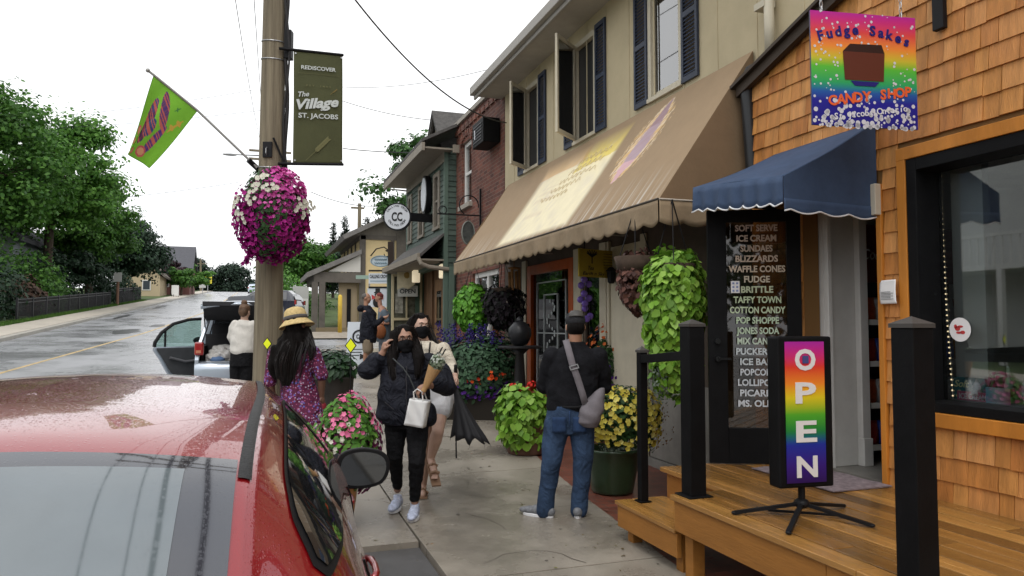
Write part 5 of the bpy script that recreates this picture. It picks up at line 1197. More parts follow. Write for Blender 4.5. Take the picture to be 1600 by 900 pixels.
# diamond markers on stakes
m_dia = M('reflective_yellow', (.78, .85, .02), .4)
for (px, py, dd, yb, lab, s) in [(548, 540, 5.9, 690, 'yellow diamond marker on thin black stake in the flower planter', 1), (417.5, 537, 7.55, 640, 'yellow diamond marker on thin stake in front of the wooden pole', .8)]:
    q = V(px, py, d=dd); st = thing('stake_marker', lab, 'marker', (q.x, q.y, gz(q.y)))
    r = .047*s*dd/5.9; b = MB(); b.prism([q+VR*r*1.0, q+UP*r*1.35, q-VR*r*1.0, q-UP*r*1.35], VF*.006); b.build('border', m_blackm, st)
    b = MB(); k = .82; b.prism([q+VR*r*k-VF*.003, q+UP*r*1.35*k-VF*.003, q-VR*r*k-VF*.003, q-UP*r*1.35*k-VF*.003], VF*.002); b.build('diamond', m_dia, st)
    b = MB(); b.tube([(q.x, q.y, gz(q.y)), q+VF*.005], .0045, 6); b.build('stake', m_blackm, st)
# sign stack beside the green shop
q = V(613, 440, d=22); sp = thing('sign_post', 'dark leaning wooden post holding three stacked hanging shop signs', 'sign post', (q.x, q.y, gz(q.y)))
b = MB(); b.bar((q.x, q.y, gz(q.y)), V(611, 378, d=22), .17, .17); b.build('post', M('post_brown', (.035, .022, .016), .7), sp)
b = MB()
b.tube([V(612, 395, d=22), V(600, 386, d=22), V(588, 389, d=22), V(579, 400, d=22)], .02, 6); b.tube([V(608, 395, d=22)]+[V(604+4*math.cos(a), 396+5*math.sin(a), d=22) for a in np.linspace(-2, 3, 12)], .015, 5)
for y in (423, 449): b.bar(V(576, y, d=22), V(612, y, d=22), .03, .05)
b.build('bracket', m_blackm, sp)
def vsign(name, label, px, py, wpx, hpx, dd, mat, oval=False):
    q = V(px, py, d=dd); t = thing(name, label, 'sign', tuple(q)); w, h = wpx/F*dd/2, hpx/F*dd/2
    b = MB()
    if oval: b.prism([q+VR*(w*math.cos(2*math.pi*k/30))+UP*(h*math.sin(2*math.pi*k/30)) for k in range(30)], VF*.04)
    else: b.obox(q+VF*.02, VR*w, VF*.02, UP*h)
    b.build('board', mat, t); return t, q, w, h
m_pb = M('pale_blue_board', (.45, .52, .56), .6, var=.1, vs=5)
t, q, w, h = vsign('oval_sign', 'pale blue oval sign hanging from scrolled bracket on the post', 595, 408, 33, 18, 22, m_pb, True)
b = MB(); b.tube([q-VF*.01+VR*(w*.93*math.cos(2*math.pi*k/30))+UP*(h*.93*math.sin(2*math.pi*k/30)) for k in range(31)], .012, 5); b.build('rim', M('rim_blue', (.2, .3, .36), .6), t)
b = MB(); b.text('quilts & gifts', q-VF*.01-UP*.03, VR, UP, .08, w*1.3, shear=.3) if False else None
for k in range(2):
    b.tube([q-VF*.012+VR*(w*(-.6+1.2*j/20))+UP*(.05-.11*k+.03*math.sin(j*2.1+k)) for j in range(21)], .01, 4)
b.build('script', M('rim_blue'), t)
t, q, w, h = vsign('name_board', 'white board reading CALLING CROW below the oval sign', 592, 435, 32, 16, 22, M('white_board', (.58, .62, .66), .6))
b = MB(); b.text('CALLING CROW', q-VF*.004+UP*.01, VR, UP, .1, w*1.8, bold=.03); b.bar(q-VF*.003-VR*w*.85-UP*.08, q-VF*.003+VR*w*.85-UP*.08, .025, .003, up=VF, mi=1); b.build('lettering', [m_ink, M('rim_blue')], t)
t, q, w, h = vsign('crow_board', 'white picture board with dark hatted crow and red bow, lowest on post', 590, 465, 32, 30, 22, M('white_board'))
b = MB(); b.obox(q-VF*.003+UP*h*.75, VR*.07, VF*.002, UP*.06); b.obox(q-VF*.003+UP*h*.52, VR*.11, VF*.002, UP*.02); b.ell(q-VF*.003+UP*h*.25, (.09, .02, .1), 12, 8); b.ell(q-VF*.003-UP*h*.5, (.14, .02, .16), 12, 8); b.build('crow', m_ink, t)
b = MB(); b.add([q-VF*.03, q-VF*.03+VR*.18+UP*.09, q-VF*.03+VR*.16-UP*.06], [(0, 1, 2)]); b.add([q-VF*.03, q-VF*.03-VR*.18+UP*.09, q-VF*.03-VR*.16-UP*.06], [(0, 1, 2)]); b.build('bow', M('red_ink'), t)
t, q, w, h = vsign('street_sign', 'small pale green street name sign near the cream wall corner', 567, 433, 22, 6, 27, M('sage_board', (.25, .34, .28), .6))
b = MB(); b.tube([Vector((q.x+w*.9, q.y+.06, gz(q.y)-.1)), q+VR*w*.9+UP*.1+VF*.06], .03, 6); b.build('pole', m_steel, t)
# A-frame board on the pavement
q = V(558, 532, d=18.2); g = gz(q.y); af = thing('sandwich_board', 'white sandwich board with round CC emblem on pavement behind jacket man', 'sandwich board', (q.x, q.y, g))
w, zt_, zb_ = .27, V(558, 503, d=18.2).z, g
fp_ = lambda u, v: Vector((q.x, q.y, 0))+VR*(-w+2*w*u)+VF*(.16*v)+UP*(zb_+(zt_-zb_)*v)
b = MB(); b.prism([fp_(0, 0), fp_(1, 0), fp_(1, 1), fp_(0, 1)], VF*.025); b.build('front_panel', M('white_board'), af)
b = MB(); b.prism([fp_(0, 0)+VF*.36, fp_(1, 0)+VF*.36, fp_(1, 1)+VF*.035, fp_(0, 1)+VF*.035], VF*.02); b.build('rear_panel', M('white_board'), af)
fu = (fp_(0, 1)-fp_(0, 0)).normalized(); c = fp_(.55, .66)-VF*.006; b = MB()
b.tube([c+VR*(.15*math.cos(2*math.pi*k/30))+fu*(.15*math.sin(2*math.pi*k/30)) for k in range(31)], .022, 5); b.text('CC', c-fu*.05, VR, fu, .1, .14, bold=.04)
for k in range(3): b.bar(fp_(.15, .36-.07*k)-VF*.004, fp_(.8-.1*k, .36-.07*k)-VF*.004, .018, .003, up=VF)
b.add([fp_(.95, .2)-VF*.005, fp_(.62, .12)-VF*.005, fp_(.62, .26)-VF*.005], [(0, 1, 2)]); b.build('lettering', m_ink, af)
# bollard
q = V(531, 512, d=30.5); b = MB(); g = gz(q.y)-.06; q.z = g; b.lathe([(.085, 0), (.085, 1.5), (.06, 1.56), (.02, 1.58)], q, 16)
tag(b.build('bollard', M('bollard_yellow', (.62, .42, .06), .6, var=.1), smooth=True), 'tall yellow bollard post at the side street corner', 'bollard')
# ------------------------------------------------------------------ left side of the street
m_fence = M('iron_fence', (.018, .018, .02), .5)
def fence(x, y0, y1, h, label, step=.13):
    t = thing('iron_fence', label, 'fence', (x, y0, gz(y0))); b = MB(); y = y0
    ys = np.arange(y0, y1, 2.4)
    for a in ys:
        c = min(a+2.4, y1)
        for hz_ in (.12, h-.15, h): b.bar((x, a, gz(a)+hz_), (x, c, gz(c)+hz_), .035)
    b.build('rail', m_fence, t)
    b = MB()
    while y < y1: b.bar((x, y, gz(y)), (x, y, gz(y)+h+.03), .02); y += step
    b.build('picket', m_fence, t)
    b = MB()
    for a in list(ys)+[y1]: b.box(x-.04, x+.04, a-.04, a+.04, gz(a)-.1, gz(a)+h+.08)
    b.build('post', m_fence, t)
fence(-10.0, 38, 60, 1.0, 'long black iron fence below the big maple on the left'); fence(-9.9, 62.5, 74, 1.25, 'taller black iron fence section beyond the wooden sign post')
q = V(183, 487, d=54); g = gz(q.y); sgp = thing('road_sign', 'back of white square road sign on brown wooden post', 'road sign', (q.x, q.y, g))
b = MB(); b.tube([(q.x, q.y, g-.1), (q.x, q.y, V(184, 426, d=54).z)], .1, 8); b.build('post', M('post_rust', (.16, .09, .06), .8), sgp)
c = V(184, 433, d=53.8); b = MB(); b.obox(c, VR*.3, VF*.01, UP*.34); b.build('plate', M('plate_grey', (.45, .45, .43), .5), sgp, bevel=.02)
for (px, yt, yb, dd, w, h, mat, lab) in [(325, 430, 468, 118, .75, .75, M('sign_yellow', (.72, .62, .05), .5), 'small yellow warning sign by the road at the hill top'), (317, 436, 466, 112, .55, .75, M('plate_grey'), 'small grey road sign left of the yellow warning sign')]:
    q = V(px, yt, d=dd); g = gz(q.y); t = thing('road_sign', lab, 'road sign', (q.x, q.y, g)); b = MB(); b.tube([(q.x, q.y, g-.3), (q.x, q.y, q.z)], .06, 6); b.build('post', m_steel, t)
    b = MB(); b.obox(q-UP*h*.9-VF*.1, VR*w*.9, VF*.02, UP*h*.9); b.build('plate', mat, t)
for (px, py, dd, lab) in [(275, 463, 84, 'white notice board on the left verge, nearer one'), (272, 462, 86, 'striped notice board beside the white one on the left verge')]:
    q = V(px, py, d=dd); g = gz(q.y); t = thing('notice_board', lab, 'board', (q.x, q.y, g)); b = MB(); b.obox(Vector((q.x, q.y, g+.75)), VR*.3, VF*.03, UP*.6); b.build('board', m_white, t); MB().box(q.x-.3, q.x-.25, q.y-.02, q.y+.02, g-.1, g+.3).box(q.x+.25, q.x+.3, q.y-.02, q.y+.02, g-.1, g+.3).build('leg', m_blackm, t)
# houses on the left
def house(name, label, x0, x1, y0, y1, h, rh, mw, mr, ridge='x', win=()):
    g = gz(y0); t = thing(name, label, 'house', ((x0+x1)/2, y0, g)); b = MB(); b.box(x0, x1, y0, y1, g-1, g+h); 
    if ridge == 'x':
        ym = (y0+y1)/2; b.prism([(x0, y0, g+h), (x0, y1, g+h), (x0, ym, g+h+rh)], (x1-x0, 0, 0)); b.build('wall', mw, t)
        r = MB(); r.prism([(x0-.4, y0-.5, g+h-.2), (x0-.4, ym, g+h+rh+.1), (x0-.4, ym, g+h+rh+.35), (x0-.4, y0-.6, g+h)], (x1-x0+.8, 0, 0)); r.prism([(x0-.4, y1+.5, g+h-.2), (x0-.4, ym, g+h+rh+.1), (x0-.4, ym, g+h+rh+.35), (x0-.4, y1+.6, g+h)], (x1-x0+.8, 0, 0)); r.build('roof', mr, t)
    else:
        xm = (x0+x1)/2; b.prism([(x0, y0, g+h), (x1, y0, g+h), (xm, y0, g+h+rh)], (0, y1-y0, 0)); b.build('wall', mw, t)
        r = MB(); r.prism([(x0-.5, y0-.4, g+h-.2), (xm, y0-.4, g+h+rh+.1), (xm, y0-.4, g+h+rh+.35), (x0-.6, y0-.4, g+h)], (0, y1-y0+.8, 0)); r.prism([(x1+.5, y0-.4, g+h-.2), (xm, y0-.4, g+h+rh+.1), (xm, y0-.4, g+h+rh+.35), (x1+.6, y0-.4, g+h)], (0, y1-y0+.8, 0)); r.build('roof', mr, t)
    for (cx, cz, w, hh_) in win:
        f = MB(); f.box(cx-w/2, cx+w/2, y0-.06, y0-.001, g+cz, g+cz+hh_); wo = f.build('window', m_white, t); MB().box(cx-w/2+.1, cx+w/2-.1, y0-.08, y0-.061, g+cz+.1, g+cz+hh_-.1).build('pane', M('pane_dark', (.05, .06, .07), .15), wo)
    return t
m_groof = M('grey_roof', (.085, .085, .095), .8, var=.1)
q0, q1 = V(249, 430, d=95), V(295, 430, d=95)
house('house', 'house with big grey roof on the hill beyond the dark tree', q0.x-3, q1.x, q0.y, q0.y+9, V(270, 427, d=95).z-gz(q0.y), V(270, 388, d=99).z-V(270, 427, d=95).z, M('brick_far', (.16, .07, .06), .8), m_groof, 'x', [(q1.x-3, 1, 1.2, 1.4), (q1.x-6, 1, 1.2, 1.4)])
q0, q1 = V(192, 470, d=84), V(247, 470, d=84)
house('house', 'low cream cottage half hidden behind the dark tree', q0.x, q1.x, q0.y, q0.y+7, 2.4, 2.2, M('cottage_cream', (.42, .34, .22), .8), M('cottage_roof', (.14, .12, .10), .9), 'y', [(q1.x-1.4, .7, .9, 1.2)])
house('house', 'grey clapboard house behind the left fence under the maple', -22, -14.0, 52, 62, 4.4, 3.0, M('grey_clap', (.19, .21, .22), .7, var=.2, vs=5, stretch=(.2, .2, 6)), m_groof, 'y', [(-17, 1.2, 1, 1.4)])
b = house('balcony_house', 'white balcony house across the street mirrored in the shop window', -22, -13, 10, 24, 6.5, 3, M('white_clap', (.5, .5, .48), .7), m_groof, 'x')
b2 = MB(); b2.box(-13, -11.2, 11, 23, 3.2, 3.35); b2.box(-11.3, -11.2, 11, 23, 4.15, 4.25)
for y in np.arange(11, 23, .25): b2.box(-11.28, -11.22, y, y+.05, 3.35, 4.15)
for y in (11.1, 15, 19, 22.8): b2.box(-11.3, -11.15, y, y+.15, 0, 3.2)
b2.build('balcony', m_white, b)
# haze-free hill behind
# ------------------------------------------------------------------ red hatchback
def paint(name, col, wet=True):
    m = M(name, col, .28, metal=.35, coat=1.0, spec=.5); n = m.node_tree.nodes; l = m.node_tree.links.new; p = n['Principled BSDF']
    p.inputs['Coat Roughness'].default_value = .02; p.inputs['Coat IOR'].default_value = 1.55
    if wet: drops(m, p.inputs['Coat Normal'], p.inputs['Normal'])
    return m
def drops(m, *socks, sc=120., st=.11):
    n = m.node_tree.nodes; l = m.node_tree.links.new; t = n.new('ShaderNodeTexCoord')
    hs_ = []
    for s_, th in ((sc, .62), (sc*2.3, .5)):
        v = n.new('ShaderNodeTexVoronoi'); v.inputs['Scale'].default_value = s_; l(t.outputs['Object'], v.inputs['Vector'])
        mr = n.new('ShaderNodeMapRange'); mr.interpolation_type = 'SMOOTHSTEP'; mr.inputs['From Min'].default_value = .42; mr.inputs['From Max'].default_value = .12; l(v.outputs['Distance'], mr.inputs['Value'])
        g = n.new('ShaderNodeMath'); g.operation = 'GREATER_THAN'; g.inputs[1].default_value = th; sx = n.new('ShaderNodeSeparateColor'); l(v.outputs['Color'], sx.inputs[0]); l(sx.outputs[0], g.inputs[0])
        mu = n.new('ShaderNodeMath'); mu.operation = 'MULTIPLY'; l(mr.outputs[0], mu.inputs[0]); l(g.outputs[0], mu.inputs[1]); hs_.append(mu)
    a = n.new('ShaderNodeMath'); a.operation = 'ADD'; l(hs_[0].outputs[0], a.inputs[0]); l(hs_[1].outputs[0], a.inputs[1])
    bb_ = n.new('ShaderNodeBump'); bb_.inputs['Strength'].default_value = st; bb_.inputs['Distance'].default_value = .004; l(a.outputs[0], bb_.inputs['Height'])
    for s_ in socks: l(bb_.outputs[0], s_)
m_red = paint('red_paint', (.25, .006, .009))
m_rubber = M('rubber', (.02, .02, .02), .6, var=.2, vs=30, bump=.2, bs=150)
m_frit = M('frit_glass', (.022, .022, .028), .06, coat=1, spec=.8); drops(m_frit, m_frit.node_tree.nodes['Principled BSDF'].inputs['Coat Normal'], st=.10)
m_rear = M('rear_glass', (.088, .106, .112), .04, spec=1.0, coat=1, var=.2, vs=2.2); drops(m_rear, m_rear.node_tree.nodes['Principled BSDF'].inputs['Coat Normal'], sc=60., st=.10)
m_sideg = M('side_glass', (.012, .013, .014), .03, spec=.9, coat=.6)
XC = -.56; GZR = -.10
def interp(pts, y):
    xs = [p[0] for p in pts]; ys = [p[1] for p in pts]
    if y <= xs[0]: return ys[0]
    if y >= xs[-1]: return ys[-1]
    for i in range(len(xs)-1):
        if xs[i] <= y <= xs[i+1]:
            h = xs[i+1]-xs[i]; t = (y-xs[i])/h
            def sl(k):
                if k == 0 or k == len(xs)-1: return 0 if False else ((ys[min(k+1, len(xs)-1)]-ys[max(k-1, 0)])/(xs[min(k+1, len(xs)-1)]-xs[max(k-1, 0)]))
                a = (ys[k]-ys[k-1])/(xs[k]-xs[k-1]); c = (ys[k+1]-ys[k])/(xs[k+1]-xs[k]); return 0 if a*c <= 0 else 2*a*c/(a+c)
            m0, m1 = sl(i)*h, sl(i+1)*h
            return ys[i]*(2*t**3-3*t**2+1)+m0*(t**3-2*t**2+t)+ys[i+1]*(-2*t**3+3*t**2)+m1*(t**3-t**2)
ZT_ = [(.70, .52), (.74, .80), (.90, .965), (1.10, 1.075), (1.56, 1.352), (1.68, 1.383), (2.0, 1.403), (2.6, 1.410), (3.1, 1.402), (3.45, 1.350), (4.05, 1.06), (4.35, .945), (4.75, .87), (5.0, .76), (5.12, .54)]
WT_ = [(.70, .42), (.9, .48), (1.1, .505), (1.58, .522), (2.6, .555), (3.2, .55), (3.45, .55), (4.05, .62), (4.35, .70), (4.75, .66), (5.12, .5)]
ZE_ = [(.70, .5), (.9, .945), (1.10, 1.05), (1.58, 1.318), (2.0, 1.365), (2.6, 1.370), (3.1, 1.360), (3.45, 1.305), (4.05, 1.02), (4.35, .925), (4.75, .84), (5.0, .73), (5.12, .5)]
WB_ = [(.70, .62), (.8, .74), (1.2, .80), (1.8, .83), (2.5, .87), (3.3, .925), (4.1, .94), (4.6, .86), (5.0, .72), (5.12, .55)]
ZB_ = [(.70, .50), (.9, .90), (1.3, .955), (2.2, .955), (3.2, .95), (4.0, .93), (4.35, .875), (4.8, .80), (5.0, .70), (5.12, .48)]
WM_ = [(.70, .66), (.8, .80), (1.2, .88), (1.8, .905), (2.5, .92), (3.4, .955), (4.3, .96), (4.75, .90), (4.95, .78), (5.12, .6)]
def sect(y):
    zt, wt, ze, wb, zb, wm = [interp(q, y) for q in (ZT_, WT_, ZE_, WB_, ZB_, WM_)]
    ze = min(ze, zt); zb = min(zb, ze-.012)
    P = [(0, .12), (wm*.85, .12), (wm*.97, .20), (wm, .38), (wm, .60), (wm*.995, zb-.16 if zb > .55 else zb*.9), (wb*1.005+.012, zb-.05), (wb, zb)]
    for t in (.25, .5, .75): P.append((wb+(wt+.075-wb)*t+.032*math.sin(t*math.pi), zb+(ze-.035-zb)*t))
    P += [(wt+.068, ze-.032), (wt+.038, ze-.010), (wt, ze)]
    for t in (.33, .66, 1): P.append((wt*(1-t), ze+(zt-ze)*(1-(1-t)**2)))
    return [(a, z_+.15*min(1, max(0, (z_-.2)/.4))) for a, z_ in P]
NP = len(sect(2))
def Ssurf(y, s, off=0., side=1):
    def pt(y_, s_):
        P = sect(y_); s_ = max(0, min(NP-1-1e-6, s_)); i = int(s_); t = s_-i
        p0, p1, p2, p3 = P[max(i-1, 0)], P[i], P[min(i+1, NP-1)], P[min(i+2, NP-1)]
        f = lambda a, b_, c, d: .5*((2*b_)+(-a+c)*t+(2*a-5*b_+4*c-d)*t*t+(-a+3*b_-3*c+d)*t**3)
        return Vector((XC+side*f(p0[0], p1[0], p2[0], p3[0]), y_, GZR+f(p0[1], p1[1], p2[1], p3[1])))
    p = pt(y, s)
    if off:
        a = pt(min(y+.02, 5.12), s)-pt(max(y-.02, .70), s); c = pt(y, s+.06)-pt(y, s-.06); n = a.cross(c)
        if n.length > 1e-9:
            n.normalize(); 
            if n.z < 0 and s > 7: n = -n
            if s <= 7 and n.x*side < 0: n = -n
            p = p+n*off
    return p
rc = thing('hatchback_car', 'wet red hatchback parked in the bay at the lower left', 'car', (XC, 2.9, GZR))
ysn = sorted(set(list(np.linspace(.70, 5.12, 110))+[.705, .715, 5.11])); S_ = np.linspace(0, NP-1, 86)
b = MB(); vs = []; n1 = len(S_)*2-1
for y in ysn:
    row = [Ssurf(y, s, 0, -1) for s in S_]+[Ssurf(y, s, 0, 1) for s in S_[::-1][1:]]; vs += row
fs = []
for j in range(len(ysn)-1):
    for i in range(n1-1): fs.append((j*n1+i, j*n1+i+1, (j+1)*n1+i+1, (j+1)*n1+i))
fs += [tuple(range(n1))[::-1], tuple((len(ysn)-1)*n1+i for i in range(n1))]
b.add(vs, fs); b.build('body', m_red, rc, smooth=True)
SR = 13.0   # roof edge index on the section
def patch(name, mat, y0, y1, sfun, off, nu=30, nv=14, side=1, parent=None, th=0):
    b = MB(); 
    def f(u, v):
        y = y0(v) if callable(y0) else y0; yy = y+((y1(v) if callable(y1) else y1)-y)*u; s0, s1 = sfun(u); return Ssurf(yy, s0+(s1-s0)*v, off, side)
    return b.grid(f, nu, nv).build(name, mat, parent or rc, smooth=True)
# rear window: both halves in one mesh
def full(name, mat, ya, yb, sa, off, nu=24, nv=24, parent=None):
    b = MB()
    def f(u, v):
        y = ya+(yb-ya)*u; w = 2*v-1; side = 1 if w >= 0 else -1; return Ssurf(y, (NP-1)-(NP-1-sa)*abs(w), off, side)
    return b.grid(f, nu, nv).build(name, mat, parent or rc, smooth=True)
rw = full('rear_window', m_frit, .98, 1.565, SR-.1, .004)
full('pane', m_rear, 1.0, 1.515, SR+.52, .0065, parent=rw)
for side in (1, -1):
    patch('roof_moulding', m_rubber, 1.50, 3.46, lambda u: (SR-.95, SR-.15), .004, 60, 6, side)
    # side glass
    yA, yB = 1.42, 3.60
    LO = [(1.40, 9.85), (1.46, 9.55), (1.6, 9.15), (1.77, 8.93), (2.15, 8.66), (2.6, 8.6), (3.2, 8.7), (3.45, 8.9), (3.6, 9.3)]; HI = [(1.40, 9.9), (1.44, 10.1), (1.51, 10.42), (1.69, 10.57), (2.5, 10.63), (3.0, 10.45), (3.3, 10.2), (3.5, 9.8), (3.6, 9.4)]
    def sg(u): y = yA+(yB-yA)*u; return interp(LO, y), interp(HI, y)
    patch('window_seal', m_blackm, yA-.025, yB+.04, lambda u: (sg(u)[0]-.07, sg(u)[1]+.07), .003, 90, 10, side)
    w_ = patch('side_window', m_sideg, yA, yB, sg, .0065, 90, 10, side)
    patch('window_pillar', m_blackm, 2.72, 2.82, lambda u: (8.65, 10.58), .0085, 4, 10, side, parent=w_)
    # door seams and handle
    b = MB()
    for y in (1.98, 2.92, 3.95): b.tube([Ssurf(y+.05*math.sin(s*.3), s, .0015, side) for s in np.linspace(2.5, 7, 20)], .004, 5)
    b.build('door_seam', m_blackm, rc)
    for y in (2.2, 3.15):
        b = MB(); b.tube([Ssurf(y+d_, 5.35, o, side) for d_, o in ((0, .0), (.03, .014), (.10, .018), (.17, .014), (.2, .0))], .011, 8); b.build('door_handle', m_red, rc, smooth=True)
    # mirror
    mq = Vector((XC+side*1.06, 3.63, .935)); b = MB()
    prof_ = [(-.125, .0), (-.10, .075), (-.02, .098), (.07, .085), (.118, .05), (.125, -.01), (.09, -.07), (.0, -.088), (-.09, -.075), (-.122, -.03)]
    q_ = []
    for i in range(len(prof_)):
        a_, b_, c_, d_ = [prof_[(i+k) % len(prof_)] for k in (-1, 0, 1, 2)]
        for t in (0, .33, .67): q_.append(tuple(.5*(2*b_[j]+(c_[j]-a_[j])*t+(2*a_[j]-5*b_[j]+4*c_[j]-d_[j])*t*t+(3*b_[j]-a_[j]-3*c_[j]+d_[j])*t**3) for j in (0, 1)))
    prof_ = [(p[0]*side, p[1]) for p in q_]
    rings = [(0, 1.0), (.03, 1.02), (.08, .92), (.12, .66), (.14, .3)]; vs = []
    for dy, k in rings: vs += [mq+Vector((p[0]*k-side*.02*dy/.14, dy, p[1]*k)) for p in prof_]
    n_ = len(prof_); fs = [(j*n_+i, j*n_+(i+1) % n_, (j+1)*n_+(i+1) % n_, (j+1)*n_+i) for j in range(len(rings)-1) for i in range(n_)]+[tuple(range((len(rings)-1)*n_, len(rings)*n_))]
    b.add(vs, fs); mo = b.build('mirror', m_red, rc, smooth=True, sub=1)
    b = MB(); b.prism([mq+Vector((p[0]*1.04, -.002, p[1]*1.05)) for p in prof_], (0, .03, 0)); b.build('bezel', m_blackm, mo, bevel=.006)
    b = MB(); 
    for k in range(1): b.prism([mq+Vector((p[0]*.88, -.0065, p[1]*.86)) for p in prof_], (0, .004, 0))
    b.build('mirror_glass', M('mirror_glass', (.13, .135, .14), .04, metal=1), mo)
    b = MB(); b.tube([Ssurf(3.78, 6.6, -.02, side), mq+Vector((-side*.06, .06, -.085))], [.05, .035], 8); b.build('mirror_stalk', m_blackm, mo, smooth=True)
    # lamps
    patch('taillight', M('tail_red', (.3, .01, .01), .1, coat=1), .735, .92, lambda u: (5.6, 6.9), .006, 8, 8, side)
    patch('headlight', M('lamp_clear', (.5, .52, .54), .05, coat=1), 4.72, 5.02, lambda u: (5.6, 6.8), .006, 8, 8, side)
    for y in (1.45, 4.2):
        b = MB(); ax = Matrix.Rotation(math.pi/2, 3, 'Y'); b.lathe([(.20, -.11), (.30, -.11), (.325, -.07), (.325, .07), (.30, .11), (.20, .11)], (XC+side*.80, y, GZR+.325), 32, ax=ax); wh = b.build('wheel', m_rubber, rc, smooth=True)
        b = MB(); b.lathe([(.205, -.10), (.205, .1), (.19, .1), (.05, .06), (.02, .1)], (XC+side*.80, y, GZR+.325), 20, ax=ax); b.build('rim', m_steel, wh)
b = MB(); q = Vector((XC, 2.0, GZR+1.400)); b.prism([q+Vector((.0, -.10, .0)), q+Vector((0, .12, 0)), q+Vector((0, .04, .035)), q+Vector((0, -.07, .062)), q+Vector((0, -.10, .05))], (.03, 0, 0)); b.build('antenna_fin', m_red, rc, bevel=.01)
# ------------------------------------------------------------------ silver wagon with raised tailgate and open rear door
m_silver = M('silver_paint', (.42, .47, .53), .3, metal=.6, coat=1)
m_cin = M('car_interior', (.02, .02, .022), .8)
gy = gz(14.2)-.10; XL, XR = -.98, .52; YR = 13.7
sw = thing('wagon_car', 'silver wagon with raised tailgate and open rear door beyond the pole', 'car', ((XL+XR)/2, 15.6, gy))
def G(z): return gy+z
b = MB()
prof_ = [(0, .25), (0, .55), (.02, .72), (.12, .76), (.14, 1.05), (.42, 1.44), (.7, 1.5), (2.2, 1.5), (2.9, 1.1), (4.2, .95), (4.35, .6), (4.35, .25)]
# side skins
for x, s in ((XL, 1), (XR, -1)):
    b.prism([(x, YR+.02, G(.28)), (x, YR+.02, G(.72)), (x+s*.02, YR+.12, G(.98)), (x+s*.02, YR+2.9, G(.96)), (x, YR+4.2, G(.85)), (x, YR+4.3, G(.3))], (s*.07, 0, 0))
    b.prism([(x+s*.03, YR+.10, G(.96)), (x+s*.16, YR+.42, G(1.45)), (x+s*.16, YR+.62, G(1.45)), (x+s*.03, YR+.46, G(.96))], (s*.06, 0, 0))
    b.bar((x+s*.05, YR+1.9, G(.95)), (x+s*.18, YR+1.85, G(1.46)), .06, .09); b.bar((x+s*.05, YR+3.3, G(.93)), (x+s*.18, YR+2.5, G(1.46)), .05, .06)
    b.bar((x+s*.17, YR+.45, G(1.46)), (x+s*.17, YR+2.5, G(1.47)), .08, .06)
b.build('side_panel', m_silver, sw, bevel=.012)
b = MB(); b.grid(lambda u, v: (XL+.14+(XR-XL-.28)*u, YR+.45+2.1*v, G(1.47+.04*math.sin(u*math.pi))), 10, 4); b.build('roof', m_silver, sw, smooth=True, solid=.02)
b = MB(); 
vs = []
for t in np.linspace(-1, 1, 15):
    x = (XL+XR)/2+t*(XR-XL)/2*1.0; yb = YR-.07+.12*abs(t)**3
    vs += [(x, yb+.05, G(.25)), (x, yb-.02, G(.35)), (x, yb-.04, G(.56)), (x, yb-.02, G(.65)), (x, yb+.10, G(.70)), (x, yb+.3, G(.705)), (x, yb+.3, G(.25))]
b.add(vs, [(7*j+i, 7*j+(i+1) % 7, 7*j+7+(i+1) % 7, 7*j+7+i) for j in range(14) for i in range(7)]); b.build('bumper', m_silver, sw, smooth=True, bevel=.0)
b = MB(); b.box(XL+.09, XR-.09, YR+.15, YR+4.1, G(.4), G(.66)); b.box(XL+.10, XR-.10, YR+1.2, YR+1.35, G(.6), G(1.15)); b.box(XL+.09, XL+.13, YR+.25, YR+1.9, G(.6), G(.95)); b.box(XL+.15, XR-.15, YR+2.3, YR+2.45, G(.6), G(1.35)); b.build('interior', m_cin, sw)
b = MB(); b.prism([(XL+.02, YR+2.9, G(.9)), (XL+.02, YR+4.25, G(.8)), (XL+.02, YR+4.3, G(.6)), (XL+.02, YR+2.9, G(.6))], (XR-XL-.04, 0, 0)); b.build('bonnet', m_silver, sw, bevel=.03)
b = MB(); b.add([(XL+.2, YR+2.55, G(1.47)), (XR-.2, YR+2.55, G(1.47)), (XR-.1, YR+3.3, G(.93)), (XL+.1, YR+3.3, G(.93))], [(0, 1, 2, 3)]); b.build('windscreen', m_wg, sw, solid=.006)
# tailgate raised
hY, hZ = YR+.44, G(1.49); ang = R(14); dvec = Vector((0, -math.cos(ang), math.sin(ang))); uvec = Vector((0, math.sin(ang), math.cos(ang)))
def tgp(x, l_, t_): return Vector((x, hY, hZ))+dvec*l_+uvec*t_
b = MB(); 
vs = []
for t in np.linspace(-1, 1, 13):
    x = (XL+XR)/2+t*(XR-XL-.24)/2
    for l_, th in ((0, .02), (.35, .05), (.62, .05), (.9, .0), (1.0, -.05), (1.0, -.08)): vs.append(tgp(x*1+0, l_*(1-.06*t*t), th-.05*t*t))
b.add(vs, [(6*j+i, 6*j+i+1, 6*j+7+i, 6*j+6+i) for j in range(12) for i in range(5)]); tg = b.build('tailgate', m_silver, sw, smooth=True, solid=.05)
b = MB(); b.obox(tgp((XL+XR)/2, .52, -.06), Vector(((XR-XL-.24)/2*.96, 0, 0)), dvec*.50, uvec*.035); b.build('lining', m_cin, tg)
b = MB()
for x in (XL+.14, XR-.14): b.tube([(x, YR+.42, G(1.2)), tgp(x, .42, -.06)], .012, 6)
b.build('gas_strut', m_blackm, sw)
for x in (XL, XR-.14):
    b = MB(); b.box(x-.005, x+.145, YR-.01, YR+.12, G(.80), G(1.03)); tl = b.build('taillight', M('tail_red'), sw, bevel=.03)
    b = MB(); b.box(x+.02, x+.10, YR-.018, YR-.009, G(.84), G(.89)); b.build('reflector', M('tail_amber', (.5, .2, .12), .2), tl)
